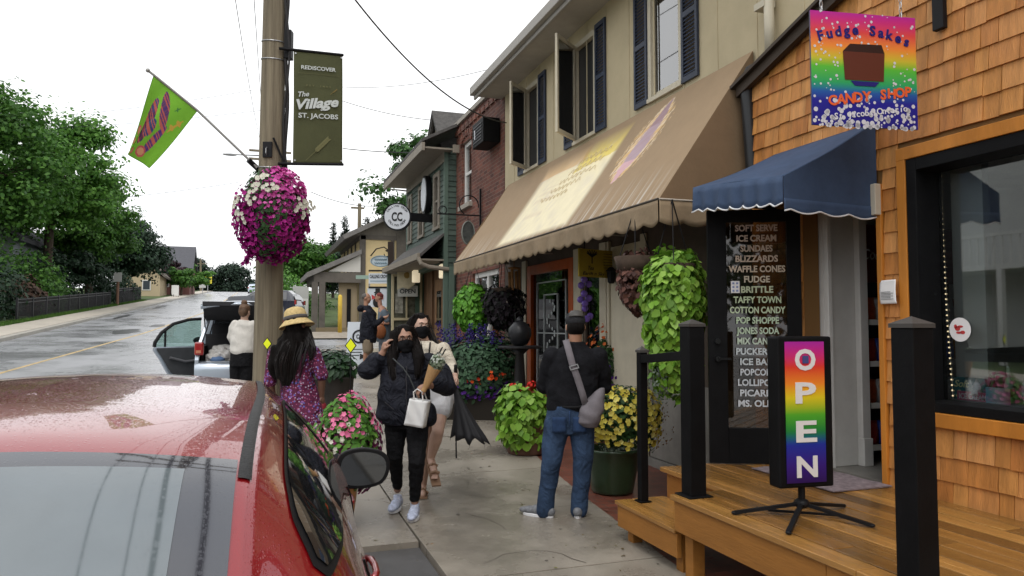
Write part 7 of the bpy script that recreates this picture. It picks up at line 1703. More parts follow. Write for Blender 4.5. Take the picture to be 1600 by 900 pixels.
m_jean = M('denim', (.032, .056, .105), .85, spec=.15, var=.55, vs=3.5, vdet=8, bump=.4, bs=160, crease=.6, cs_=7, col2=None)
b = MB(); loft(b, P.rings([(889, 676, .15, .12), (889, 655, .20, .145), (890, 632, .195, .14)])); chain(b, [J(870, 665), J(864, 700, -.01), LK, J(855, 765, .0), J(851, 797, .0)], [.115, .098, .085, .076, .074]); chain(b, [J(909, 665), J(911, 700, -.01), RK, J(907, 765, .02), J(904, 797, .02)], [.115, .098, .085, .076, .074])
fuse('jeans', b, m_jean, P.t, .009, 3, noise=folds(.005, (12, 12, 7), .3))
b = MB()
for x in (874, 906):
    b.grid(lambda u, v: J(x-11+22*u, 652+24*v, -.148-.012*math.sin(u*3.1)+.010*v), 6, 6)
b.tube([J(890, 642+8*t, -.158) for t in (0, 1, 2, 3)], .004, 5); b.build('back_pocket', M('denim_dark', (.018, .04, .095), .9, var=.3, vs=20), P.t, smooth=True, local=True, solid=.004)
b = MB(); b.tube([J(862+4.5*k, 636-.6*math.sin(k*.7), -.152+.0016*(k-8)**2) for k in range(17)], .012, 6); b.build('waist_hem', M('hem_dark', (.006, .006, .007), .9), P.t, local=True)
b = MB(); H.ell(b, (0, .02, -.01), (.079, .088, .075)); fuse('hair', b, m_hair, P.t, .007, 2)
m_cap = M('cap_dark', (.025, .025, .028), .85, bump=.3, bs=120)
b = MB(); H.ell(b, (0, .012, .055), (.087, .102, .082)); cp = fuse('cap', b, m_cap, P.t, .006, 2)
b = MB()
def capp(u, v): a = -.75+1.5*u; e = .12+.75*v; return H.p(.095*math.sin(a)*math.cos(e), .012+.112*math.cos(a)*math.cos(e), .055+.090*math.sin(e))
b.grid(capp, 10, 8); b.build('rear_panel', M('cap_grey', (.36, .38, .41), .9, var=.25, vs=40), cp, smooth=True, solid=.004, local=True)
b = MB(); b.grid(lambda u, v: H.p(.075*(2*u-1)*(1-.15*v), -.075-.085*v+.03*(2*u-1)**2, .03-.012*v), 8, 5); b.build('peak', m_cap, cp, smooth=True, solid=.004, local=True)
for q, sg_ in ((m_sh, 0),): pass
m_gsh = M('runner_grey', (.16, .165, .175), .8, var=.25, vs=40, bump=.3, bs=120)
shoe(P, LA, (-.8, .45), m_gsh, m_sole, .29, .052); shoe(P, RA, (.12, 1), m_gsh, m_sole, .29, .052)
# sling bag
sb = thing('sling_bag', 'grey sling bag with wide strap worn across the back by the capped man', 'bag', tuple(P.root), -TH, local=True)
m_sl = M('grey_canvas', (.15, .135, .145), .8, var=.12, vs=14, bump=.2, bs=80)
b = MB()
st_ = [(884, 531, -.045), (888, 545, -.125), (894, 568, -.165), (902, 590, -.168), (909, 612, -.165), (915, 632, -.17)]
sp_ = [J(*q) for q in st_]; sd = (sp_[-1]-sp_[0]).cross(Vector((0, -1, 0))).normalized()
vs = []
for q in sp_: vs += [q-sd*.028, q+sd*.028]
b.add(vs, [(2*i, 2*i+1, 2*i+3, 2*i+2) for i in range(len(sp_)-1)]); b.build('strap', m_sl, sb, solid=.005, local=True, smooth=True)
b = MB(); q = J(896, 571, -.175); dq = (sp_[3]-sp_[2]).normalized(); b.obox(q, sd*.036, dq*.004, Vector((0, .004, 0))); b.obox(q+dq*.03, sd*.036, dq*.004, Vector((0, .004, 0))); b.obox(q+sd*.034+dq*.015, sd*.004, dq*.018, Vector((0, .004, 0))); b.obox(q-sd*.034+dq*.015, sd*.004, dq*.018, Vector((0, .004, 0))); b.tube([J(915, 631, -.175), J(918, 642, -.175)], .006, 6); b.build('buckle', m_steel, sb, local=True)
b = MB(); loft(b, [(J(922, 668, -.13), .06, .05), (J(920, 660, -.14), .09, .075), (J(923, 645, -.14), .105, .08), (J(927, 632, -.13), .095, .075), (J(934, 618, -.12), .06, .06), (J(941, 606, -.11), .02, .03)]); fuse('pouch', b, m_sl, sb, .008, 5, noise=folds(.006, (18, 18, 14)))
# --- woman with straw hat
P = Person('woman with straw hat and long black hair in burgundy floral dress', 470, d=6.7)
J = P.J; H = Head(P, J(464, 511), yaw=math.pi-.25, tilt=.05, roll=.10, k=1.0)
bd = MB(); H.skull(bd, J(462, 540, 0))
loft(bd, P.rings([(470, 640, .17, .12), (464, 590, .14, .10), (461, 560, .155, .10), (461, 545, .15, .085), (462, 537, .06, .055)]))
LS, LE, LH = J(430, 552, 0), J(422, 596, -.02), J(427, 640, .06); RS, RE, RH = J(490, 552, 0), J(503, 586, -.02), J(502, 618, .02)
chain(bd, [LS, LE, LH], [.052, .042, .028]); chain(bd, [RS, RE, RH], [.052, .042, .028]); hand(bd, RH, (0, .15, -1), (-1, 0, 0), .9, 1); hand(bd, LH, (0, .15, -1), (1, 0, 0), .6, -1)
gf = 0
for x0_, x1_ in ((462, 470), (486, 492)):
    a0 = J(x0_, 650); a1 = Vector((J(x1_, 700).x, .0, .42)); a2 = Vector((a1.x, .02, .09)); chain(bd, [a0, a1, a2], [.09, .055, .036]); chain(bd, [a2, Vector((a2.x, .14, .03))], [.036, .026])
body = fuse('body', bd, m_dark_s, P.t, .008, 3); H.face(body)
def floral(name):
    m = M(name, (.085, .012, .04), .8, bump=.2, bs=80, crease=.9, cs_=7); n = m.node_tree.nodes; l = m.node_tree.links.new; p = n['Principled BSDF']; t = n.new('ShaderNodeTexCoord'); base = None
    col = None
    for sc_, th, c in ((48, .82, (.35, .28, .38)), (38, .84, (.10, .10, .32)), (60, .80, (.36, .08, .16)), (30, .88, (.22, .10, .30))):
        v = n.new('ShaderNodeTexVoronoi'); v.inputs['Scale'].default_value = sc_; l(t.outputs['Object'], v.inputs['Vector']); g = n.new('ShaderNodeSeparateColor'); l(v.outputs['Color'], g.inputs[0])
        a = n.new('ShaderNodeMath'); a.operation = 'GREATER_THAN'; a.inputs[1].default_value = th-.18; l(g.outputs[0], a.inputs[0]); c2 = n.new('ShaderNodeMath'); c2.operation = 'LESS_THAN'; c2.inputs[1].default_value = .36; l(v.outputs['Distance'], c2.inputs[0])
        mu = n.new('ShaderNodeMath'); mu.operation = 'MULTIPLY'; l(a.outputs[0], mu.inputs[0]); l(c2.outputs[0], mu.inputs[1])
        mx = n.new('ShaderNodeMix'); mx.data_type = 'RGBA'; l(mu.outputs[0], mx.inputs['Factor']); mx.inputs['B'].default_value = (*c, 1)
        if col: l(col, mx.inputs['A'])
        else: mx.inputs['A'].default_value = (.095, .012, .045, 1)
        col = mx.outputs['Result']
    l(col, p.inputs['Base Color']); return m
b = MB(); loft(b, P.rings([(480, 745, .25, .23), (478, 700, .235, .21), (474, 660, .205, .175), (469, 625, .175, .145), (465, 600, .155, .125), (463, 585, .15, .12), (461, 562, .175, .125), (461, 547, .165, .105), (462, 540, .10, .08)]))
chain(b, [LS, LE], [.07, .062]); chain(b, [RS, RE], [.07, .062]); fuse('dress', b, floral('floral_print'), P.t, .009, 3, noise=folds(.010, (12, 12, 4), .8))
b = MB(); H.haircap(b); loft(b, P.rings([(450, 604, .03, .03, -.09), (449, 592, .08, .05, -.09), (448, 570, .12, .07, -.08), (452, 548, .145, .085, -.06), (460, 525, .125, .085, -.03), (464, 512, .09, .09, 0)])); chain(b, [J(480, 520, -.03), J(487, 545, -.05), J(486, 560, -.06)], [.05, .04, .02]); chain(b, [J(430, 545, -.06), J(424, 575, -.07), J(430, 590, -.08)], [.04, .04, .02])
fuse('hair', b, m_hair, P.t, .008, 2, noise=folds(.010, (45, 45, 7), 2))
strands(P, [[H.p(q_*.09, -.05, .0), J(462+q_*16, 535, -.10), J(452+q_*18, 565, -.13), J(450+q_*12, 602, -.11)] for q_ in (-1, -.5, 0, .5, 1)]+[[J(480, 518, -.05), J(488, 543, -.08), J(487, 566, -.08)]], 34, .035, m_strand)
ht = thing('straw_hat', 'pale straw hat with grey band worn by the woman in the floral dress', 'hat', tuple(P.W(H.c)), -TH, local=True)
m_straw = M('straw', (.56, .42, .19), .8, var=.2, vs=45, bump=.6, bs=110)
tm = Matrix.Rotation(-.20, 3, 'Y') @ Matrix.Rotation(-.12, 3, 'X')
b = MB(); b.lathe([(.16, .005), (.150, .018), (.112, .055), (.104, .065), (.102, .085), (.099, .115), (.092, .145), (.07, .17), (.035, .182), (.002, .184)], (0, 0, 0), 36, ax=tm); b.f.pop(); b.f.pop(); b.build('crown', m_straw, ht, smooth=True, solid=.004, local=True)
b = MB(); b.lathe([(.1085, .066), (.1065, .085), (.1045, .10)], (0, 0, 0), 36, ax=tm); b.f.pop(); b.f.pop(); b.build('band', M('hat_band', (.08, .075, .07), .8), ht, smooth=True, solid=.003, local=True)
q = P.W(J(502, 628, .04)); cb = thing('handbag', 'small red and clear handbag held by the woman in the floral dress', 'bag', tuple(q)); b = MB(); b.ell(q-UP*.06, (.05, .05, .075)); b.build('pouch', M('red_bag', (.22, .02, .03), .5), cb, smooth=True); b = MB(); b.tube([q-UP*.01-VR*.03, q+UP*.03, q-UP*.01+VR*.03], .006, 6); b.build('handle', M('red_bag'), cb)
# --- woman in white top at the wagon
P = Person('woman with hair bun in white top and black trousers leaning into wagon boot', 378, d=11.7)
P.root.z -= .07; P.t.location = P.root
J = P.J; H = Head(P, J(383, 487), yaw=math.pi-.2, tilt=.15, k=1.0)
bd = MB(); H.skull(bd, J(382, 501)); loft(bd, P.rings([(379, 556, .16, .12), (380, 530, .14, .1), (381, 508, .16, .09), (382, 500, .06, .06)]))
LS, LE, LH = J(367, 507), J(362, 527, .05), J(366, 540, .30); RS, RE, RH = J(395, 507), J(398, 527, .1), J(393, 540, .35)
chain(bd, [LS, LE, LH], [.05, .042, .028]); chain(bd, [RS, RE, RH], [.05, .042, .028]); hand(bd, LH, (0, 1, -.3), (0, 0, -1), .6, 1); hand(bd, RH, (0, 1, -.3), (0, 0, -1), .6, -1)
for x in (-.08, .08): chain(bd, [Vector((J(378, 555).x+x, 0, .85)), Vector((x, 0, .45)), Vector((x, 0, .08))], [.09, .06, .04]); chain(bd, [Vector((x, 0, .07)), Vector((x, .13, .03))], [.036, .028])
body = fuse('body', bd, m_light_s, P.t, .012, 2); H.face(body)
b = MB(); loft(b, P.rings([(379, 556, .17, .13), (379, 548, .20, .15), (380, 525, .195, .14), (381, 508, .175, .11), (382, 500, .08, .075)])); chain(b, [LS, LE, LE.lerp(LH, .8)], [.075, .07, .045]); chain(b, [RS, RE, RE.lerp(RH, .8)], [.075, .07, .045]); fuse('top', b, M('white_knit', (.58, .55, .50), .9, bump=.2, bs=60, crease=.3, cs_=6), P.t, .012, 3, noise=folds(.010, (9, 9, 9)))
b = MB(); loft(b, P.rings([(378, 572, .19, .15), (379, 550, .185, .14)])); 
for x in (-.085, .085): chain(b, [Vector((J(378, 565).x+x, 0, .80)), Vector((x, 0, .45)), Vector((x, 0, .12))], [.11, .085, .075])
fuse('trousers', b, m_legg, P.t, .012, 2)
b = MB(); H.haircap(b); H.ell(b, (0, .05, .14), (.05, .05, .045)); fuse('hair', b, M('brown_hair', (.10, .055, .03), .5, var=.5, vs=16, bump=.4, bs=60), P.t, .010, 2)
# --- man in dark jacket, facing right, and his companion
P = Person('grey haired man in dark jacket and khaki shorts standing by sandwich board', 571, py=577)
J = P.J; H = Head(P, J(573, 466), yaw=math.pi/2, tilt=0, k=1.05)
bd = MB(); H.skull(bd, J(572, 479)); loft(bd, P.rings([(572, 535, .13, .14), (574, 510, .14, .16), (575, 487, .12, .17), (573, 479, .06, .06)]))
RS, RE, RH = J(577, 489, -.16), J(586, 507, -.18), J(600, 496, -.15); LS, LE, LH = J(576, 489, .16), J(586, 506, .18), J(599, 498, .1)
chain(bd, [RS, RE, RH], [.055, .045, .03]); chain(bd, [LS, LE, LH], [.055, .045, .03]); hand(bd, RH, (1, .2, .2), (0, 0, 1), 1., 1); hand(bd, LH, (1, -.2, .2), (0, 0, 1), 1., -1)
for y, x, xk in ((-.1, 571, 573), (.1, 576, 577)): a = Vector((J(x, 570).x, y, .10)); chain(bd, [J(572, 535, y), Vector((J(xk, 550).x, y, .48)), a], [.095, .06, .042]); chain(bd, [a, a+Vector((.12, 0, -.06))], [.04, .03])
body = fuse('body', bd, m_tan_s, P.t, .012, 2); H.face(body)
b = MB(); loft(b, P.rings([(575, 536, .18, .2), (575, 528, .205, .23), (576, 508, .20, .22), (577, 490, .165, .21), (575, 482, .11, .12), (573, 477, .08, .09)])); chain(b, [RS, RE, RE.lerp(RH, .8)], [.085, .075, .055]); chain(b, [LS, LE, LE.lerp(LH, .8)], [.085, .075, .055]); b.ell(J(564, 482), (.09, .12, .08))
fuse('jacket', b, m_navyj, P.t, .012, 3, noise=folds(.010, (8, 8, 8)))
b = MB(); 
for y, x in ((-.09, 574), (.09, 576)): chain(b, [J(574, 532, y), J(x, 546, y)], [.13, .115])
fuse('shorts', b, M('khaki', (.24, .19, .13), .85, var=.1), P.t, .012, 3)
b = MB(); H.ell(b, (0, .03, .035), (.078, .085, .08)); fuse('hair', b, M('grey_hair', (.10, .09, .08), .7, var=.3, vs=20), P.t, .010, 2)
for y, x in ((-.1, 571), (.1, 576)): shoe(P, Vector((J(x, 570).x, y, .1)), (1, 0), m_bknit, m_blackm)
P = Person('person in blue grey T-shirt facing the jacket man, orange shoulder bag at hip', 596, d=18.4)
J = P.J; H = Head(P, J(592, 465), yaw=-math.pi/2+.2, k=1.0)
bd = MB(); H.skull(bd, J(594, 478)); loft(bd, P.rings([(599, 532, .14, .15), (599, 508, .14, .16), (599, 486, .12, .17), (596, 478, .06, .06)]))
RS, RE, RH = J(600, 488, -.17), J(606, 505, -.2), J(594, 505, -.22); LS, LE, LH = J(600, 488, .17), J(603, 506, .18), J(592, 504, .1)
chain(bd, [RS, RE, RH], [.052, .045, .03]); chain(bd, [LS, LE, LH], [.052, .045, .03]); hand(bd, RH, (-1, 0, .1), (0, 0, 1), .8, -1); hand(bd, LH, (-1, 0, .1), (0, 0, 1), .8, 1)
for y, x in ((-.1, 597), (.1, 600)): chain(bd, [J(599, 532, y), Vector((J(x, 550).x, y, .48)), Vector((J(x, 570).x, y, .09))], [.1, .06, .042])
body = fuse('body', bd, M('skin_ruddy', (.36, .19, .13), .5), P.t, .012, 2); H.face(body)
b = MB(); loft(b, P.rings([(599, 534, .17, .19), (600, 510, .18, .2), (600, 490, .15, .19), (597, 481, .09, .10)])); chain(b, [RS, RS.lerp(RE, .75)], [.08, .078]); chain(b, [LS, LS.lerp(LE, .75)], [.08, .078]); fuse('shirt', b, M('blue_grey_shirt', (.10, .125, .15), .85, var=.1), P.t, .012, 3)
b = MB(); 
for y, x in ((-.09, 598), (.09, 600)): chain(b, [J(599, 534, y), Vector((J(x, 550).x, y, .48)), Vector((J(x, 570).x, y, .12))], [.125, .09, .08])
fuse('jeans', b, M('pale_denim', (.16, .18, .21), .85, var=.2), P.t, .012, 3)
b = MB(); H.ell(b, (0, .02, .05), (.082, .09, .075)); fuse('cap', b, M('cap_red_brown', (.16, .035, .03), .8), P.t, .010, 2)
for y, x in ((-.1, 597), (.1, 600)): shoe(P, Vector((J(x, 570).x, y, .1)), (-1, 0), m_gsh, m_sole)
q = P.W(J(594, 518, -.26)); ob = thing('shoulder_bag', 'orange brown leather shoulder bag between the jacket man and companion', 'bag', tuple(q)); b = MB(); b.ell(q, (.15, .07, .18)); fo = b.build('pouch', M('tan_leather', (.26, .09, .035), .5, var=.2), ob, smooth=True); b = MB(); b.tube([q+UP*.15-VR*.08, P.W(J(600, 482, -.12)), q+UP*.15+VR*.08], .012, 6); b.build('strap', M('tan_leather'), ob)
# ------------------------------------------------------------------ trees
m_l1 = M('maple_leaf', island=['2a4c1d', '3f6928', '5b8536', '33561f', '4c742f'], rough=.55, trans=.35)
m_l1b = M('maple_leaf_light', island=['3a6426', '578536', '709e46', '44702a'], rough=.55, trans=.35)
m_l2 = M('dark_leaf', island=['14261a', '1d3320', '263f26', '182c1c'], rough=.6, trans=.15)
m_l3 = M('far_leaf', island=['1c2a20', '26362a', '2e4030', '22302a'], rough=.8)
m_con = M('spruce_needle', island=['16281e', '1f3326', '283c2e'], rough=.8)
m_pur = MATS['purple_glass']
g3 = lambda x, y: (x, y, gz(y)-.1)
tree('big bright green maple at the far left of the street', g3(-15.2, 47), 17.6, 5.8, 7.2, m_l1, 34000, 100, .24, .32, group=None, seed=3)
tree('tall green maple right of the far left one, leaning over the fence', g3(-12.9, 55), 17.4, 5.0, 7.6, m_l1b, 30000, 85, .24, .28, seed=5)
tree('spreading maple with low branches reaching toward the road', g3(-12.0, 63), 13.2, 4.0, 5.4, m_l1, 26000, 75, .25, .25, seed=8)
tree('dark dense tree behind the wooden sign post', g3(-11.9, 77), 10.6, 4.5, 4.2, m_l2, 28000, 70, .27, .3, seed=11)
tree('dark low tree leaning over the black fence', g3(-12.8, 58), 5.2, 2.6, 2.4, m_l2, 8000, 26, .26, .16, seed=12)
tree('tall maple rising at the picture edge on the left', g3(-19.5, 52), 15.8, 5.5, 7.5, m_l1, 18000, 46, .36, .32, seed=15)
tree('broad dark tree on the crest of the hill, left one', (-15.5, 190, gz(172)-4), 16.5, 7.6, 7.5, m_l3, 16000, 60, .55, .4, seed=21)
tree('broad dark tree on the crest of the hill, right one', (-6.5, 192, gz(172)-4), 15., 7.0, 6.5, m_l3, 14000, 55, .55, .4, seed=22)
q = V(283, 455, d=92); tree('round green bush tree beside the grey roofed house', g3(q.x, q.y), 4.6, 2.2, 2.2, m_l1, 4500, 22, .35, .12, seed=23)
q = V(299, 450, d=100); tree('olive green bush tree right of the round one', g3(q.x, q.y), 5.4, 3.0, 2.4, m_l1b, 5000, 24, .38, .12, seed=24)
q = V(268, 440, d=93); tree('purple leaved tree in front of the grey roofed house', g3(q.x, q.y), 5.6, 2.0, 3, M('purple_leaf', island=['2c1a20', '3a2228', '24161c'], rough=.7), 4000, 20, .36, .12, seed=25)
q = V(478, 440, d=58); tree('large green tree behind the flower basket and the porch', g3(q.x-.5, q.y), 7.9, 3.0, 3.6, m_l1, 18000, 60, .24, .3, seed=31)
q = V(505, 440, d=66); tree('dark green tree behind the cream house porch', g3(q.x, q.y), 6.6, 3.2, 3, m_l2, 13000, 55, .3, .25, seed=32)
q = V(452, 440, d=75); tree('green tree by the road right of the pole', g3(q.x+1, q.y), 7.4, 2.6, 3.4, m_l2, 12000, 55, .3, .25, seed=33)
q = V(660, 250, d=34); tree('open branched green tree rising behind the green shop roof', g3(q.x+.6, q.y), V(660, 190, d=34).z-gz(q.y)+.4, 3.0, V(660, 290, d=34).z-gz(q.y), M('airy_leaf', island=['2a4a24', '3f6430', '51763c', '31522a'], rough=.55, trans=.25), 9500, 44, .20, .16, seed=41, spread=.98)
def spruce(label, base, h, r, n, seed):
    global RNG
    keep = RNG; RNG = np.random.default_rng(seed); t = thing('spruce_tree', label, 'tree', base); base = np.array(base, float); b = MB(); b.tube([base, base+[0, 0, h]], [.22, .03], 7); P = []; N = []; D = []
    z = .12*h
    while z < h:
        k = int(9*(1-z/h))+4; rr = r*(1-z/h)**.85*RNG.uniform(.75, 1.1)
        for i in range(k):
            a = RNG.uniform(0, 6.28); d = np.array([math.cos(a), math.sin(a), -.18]); e = base+[0, 0, z]+d*rr*RNG.uniform(.8, 1.1); b.tube([base+[0, 0, z], e], [.03, .01], 4)
            m = int(n*rr/(r*k*6))+6; s = RNG.uniform(.15, 1, m)[:, None]; P.append(base+[0, 0, z]+(e-base-[0, 0, z])*s+RNG.normal(size=(m, 3))*.14); N.append(np.tile([0, 0, 1.], (m, 1))+RNG.normal(size=(m, 3))*.5)
        z += h*.045
    b.build('trunk', MATS['bark'], t); leaves('crown', np.concatenate(P), np.concatenate(N), .34, m_con, t, asp=.4); RNG = keep
q = V(538, 380, d=95); spruce('tall bluish spruce behind the cream house roof', g3(q.x, q.y), V(538, 336, d=95).z-gz(q.y), 3.4, 2600, 1)
q = V(521, 390, d=100); spruce('narrow spruce left of the tall bluish one', g3(q.x, q.y), V(521, 346, d=100).z-gz(q.y), 2.2, 2000, 2)
q = V(574, 380, d=80); spruce('short spruce right of the tall bluish one', g3(q.x, q.y), V(574, 338, d=80).z-gz(q.y), 3.6, 2600, 3)
# low shrubs on the left bank and on the right lot
def shrub(label, c, r, mat, n, ls, name='shrub', stem=True, group=None):
    t = thing(name, label, 'shrub', (c[0], c[1], c[2]-r[2]), group=group); p, nn = shell(c, r, n, .35, 1.08, -.9, 1, .2); leaves('foliage', p, nn+[0, 0, .4], ls*RNG.uniform(.7, 1.2, len(p)), mat, t, asp=.7)
    b = MB(); 
    for k in range(4): a = k*1.6; b.tube([(c[0], c[1], c[2]-r[2]), (c[0]+r[0]*.5*math.cos(a), c[1]+r[1]*.5*math.sin(a), c[2])], [.03, .01], 5)
    b.build('stem', MATS['bark'], t); return t
for i, (x, y, r, lab, mt_) in enumerate([(-11.6, 40, 1.5, 'dark green shrub behind the fence at the left edge', m_l2), (-11.5, 44, 1.2, 'reddish brown shrub behind the black fence', M('russet_leaf', island=['3a2a22', '4a3428', '2c2a20'], rough=.8)), (-11.7, 50, 1.3, 'green shrub behind the middle of the black fence', m_l1), (-11.4, 35.5, 1.6, 'dark shrub at the near end of the black fence', m_l2), (-11.6, 66, 1.2, 'small dark shrub beyond the sign post fence', m_l2), (-12.6, 46.5, 2.3, 'tall green shrub under the far left maple', m_l1), (-12.8, 53.5, 2.1, 'tall dark shrub under the second maple', m_l2), (-12.4, 64, 2.2, 'bushy dark shrub under the spreading maple', m_l2), (-11.3, 71, 1.7, 'round dark shrub hiding the cream cottage', m_l2)]):
    shrub(lab, (x, y, gz(y)+r*.75), (r, r*1.3, r), mt_, 2200, .2)
q = V(460, 470, d=44); shrub('low green hedge by the lot beyond the hat woman', (q.x, q.y+3, gz(q.y)+.8), (2.2, 1.4, 1.0), m_l1, 2200, .2)
q = V(440, 430, d=52); shrub('green bush beside the road right of the pole', (q.x, q.y, gz(q.y)+1.2), (1.7, 1.7, 1.5), m_l1b, 2400, .22)
q = V(468, 480, d=44); t = thing('white_cabinet', 'pale utility cabinet standing beyond the hat woman beside porch', 'cabinet', (q.x, q.y, gz(q.y))); b = MB(); g = gz(q.y); b.box(q.x-.4, q.x+.5, q.y-.3, q.y+.3, g-.05, V(468, 448, d=44).z); b.build('case', M('plate_grey'), t, bevel=.02); b = MB(); b.box(q.x-.36, q.x+.46, q.y-.312, q.y-.301, g+.1, g+1.0); b.build('door', m_white, t)
strip('lawn', -14, -9.55, 8, 150, .03, m_grass)
b = MB()
def tuft(n, x0, x1, y0, y1, mat, name, h=.14):
    x = RNG.uniform(x0, x1, n); y = RNG.uniform(y0, y1, n); z = np.array([gz(v) for v in y])+.02
    o = leaves(name, np.stack([x, y, z], 1), RNG.normal(size=(n, 3))*[1, 1, .2], h*RNG.uniform(.6, 1.3, n), mat, None, asp=.16, up=(0, 0, 1)); o['kind'] = 'stuff'; o['label'] = 'short green grass along the left pavement'; o['category'] = 'grass'; return o
m_gb = M('grass_blade', island=['3a5a1e', '52752a', '2f4a1a'], rough=.7)
tuft(9000, -9.95, -9.5, 30, 75, m_gb, 'grass')
# ------------------------------------------------------------------ flowers and planters
m_fol = M('petunia_leaf', island=['22401c', '31552a', '1a3016', '41642f'], rough=.6, trans=.15)
m_mag = M('magenta_bloom', island=['86146a', 'a81e80', '6e0e58', 'bc2c92', '94186e'], rough=.7, trans=.15)
m_pink = M('pink_bloom', island=['c8409c', 'dc68b4', 'b4348a', 'e88cc6'], rough=.7, trans=.15)
m_wbl = M('white_bloom', island=['c8c8b8', 'd8d4c4', 'b8b8a4'], rough=.7, trans=.15)
m_basket = M('basket_brown', (.06, .04, .028), .9, var=.3, vs=12)
c = V(427, 333, d=7.62); hb = thing('flower_basket', 'huge round hanging basket of magenta, pink and white petunias on pole', 'flower basket', tuple(c-UP*.5))
b = MB(); b.lathe([(.05, -.28), (.22, -.2), (.28, 0), (.28, .05)], c, 20); b.build('pot', m_basket, hb, smooth=True)
r_ = (.315, .30, .405)
p, n = shell(c, r_, 3600, .7, 1.08, -.95, 1, .12); leaves('foliage', p, n, .05*RNG.uniform(.7, 1.3, len(p)), m_fol, hb)
p, n = shell(c-UP*.03, r_, 2900, .86, 1.16, -.97, .75, .16); k = (p[:, 2]-c.z) < .10+.10*RNG.normal(size=len(p)); blooms('magenta_blossoms', p[k], n[k]*[1, 1, .8]+.45*RNG.normal(size=(k.sum(), 3)), .024*RNG.uniform(.7, 1.25, k.sum()), m_mag, hb)
p, n = shell(c, r_, 1900, .9, 1.15, -.3, 1, .16); k = (p[:, 2]-c.z) > .02+.12*RNG.normal(size=len(p)); blooms('pink_blossoms', p[k], n[k]+[0, 0, .3]+.45*RNG.normal(size=(k.sum(), 3)), .024*RNG.uniform(.7, 1.25, k.sum()), m_pink, hb)
P_ = []; N_ = []
for u, v, m_ in [(-.30, .10, 16), (-.36, .05, 14), (-.05, .24, 7), (-.02, .32, 6), (.05, .2, 6), (.12, .19, 6), (-.12, .13, 6), (-.10, .07, 5), (.38, .08, 16), (.36, 0, 10), (-.24, -.07, 9), (-.38, -.1, 6), (-.05, .34, 5)]:
    for _ in range(m_):
        x, z = u+RNG.normal()*.028, v+RNG.normal()*.028; q = 1-(x/.40)**2-(z/.46)**2; y = -math.sqrt(max(0, q))*.37; x, y, z = x*.98, y*1.06-.015, z*1.0; P_.append(np.array(c+VR*x+VF*y+UP*z)); N_.append(np.array(VR*x*3+VF*(y*3-.3)+UP*z*2))
blooms('white_blossoms', P_, N_, .026, m_wbl, hb)
b = MB(); b.tube([c+UP*.05+VF*.3, c+UP*.3+VF*.32, c+UP*.62+VF*.30, V(427, 215, d=7.85)], .012, 6); b.build('hanger', m_blackm, hb)
p = []; n = []
for k in range(30): t = k/29; p.append(np.array(c+VR*(-.19-.06*t+.02*RNG.normal())+UP*(-.42-.12*t)+VF*-.1)); n.append(RNG.normal(size=3)-[0, 1, 0])
blooms('trailing_blossoms', p, n, .026, m_mag, hb)
# planters on the bump-out
m_barrel = M('barrel_wood', (.36, .17, .06), .55, var=.25, vs=4, stretch=(3, 3, .3), bump=.2, bs=40)
def pot(t, c, r0, r1, h, mat, name='pot'):
    b = MB(); b.lathe([(r0, 0), (r0*1.02, .02), ((r0+r1)/2*1.05, h*.55), (r1, h-.03), (r1*1.04, h-.02), (r1*1.04, h), (r1*.9, h), (r1*.88, h-.05)], c, 28); return b.build(name, mat, t, smooth=True)
def bx(p, r): return Vector((p.x, p.y, gz(p.y)))
f1_ = bx(V(527, 700, d=5.95), 0); pl = thing('flower_planter', 'orange wooden planter of pink, white and plum flowers near car mirror', 'planter', tuple(f1_)); pot(pl, f1_, .12, .17, .42, m_barrel, 'barrel')
c = f1_+UP*.68+VR*.07; p, n = shell(c, (.235, .235, .35), 2400, .6, 1., -.9, 1, .15); leaves('foliage', p, n+[0, 0, .3], .055*RNG.uniform(.7, 1.3, len(p)), M('bright_leaf', island=['3c6a22', '548530', '2c5018', '6a9a3c'], rough=.6, trans=.2), pl)
m_plum = M('plum_bloom', island=['4e1038', '6a1a4c', '3c0c2c', '8a2a66'], rough=.7)
p, n = shell(c-UP*.05, (.25, .25, .34), 420, 1.0, 1.16, -.9, .45, .12); blooms('plum_blossoms', p, n, .024, m_plum, pl)
p, n = shell(c, (.24, .24, .36), 190, 1.02, 1.16, .2, 1, .12); blooms('pink_blossoms', p, n, .023, M('rose_bloom', island=['c8587e', 'd87a9c', 'b04470'], rough=.7), pl)
p, n = shell(c, (.245, .245, .36), 90, 1.04, 1.15, -.5, .5, .12); blooms('white_blossoms', p, n, .02, m_wbl, pl)
f2 = bx(V(517, 610, d=7.9), 0); pl = thing('shrub_pot', 'dark iron pot of glossy dark green shrub behind the hat woman', 'planter', tuple(f2)); pot(pl, f2, .16, .24, V(515, 588, d=7.9).z-f2.z, M('pot_iron', (.045, .04, .036), .7, var=.3, vs=8))
c = V(516, 576, d=7.9); p, n = shell(c, (.24, .24, .19), 1700, .4, 1., -.7, 1, .2); leaves('foliage', p, n+[0, 0, .5], .085*RNG.uniform(.7, 1.2, len(p)), M('glossy_dark', island=['16281a', '223a22', '2e4a2c', '101e14'], rough=.4), pl)
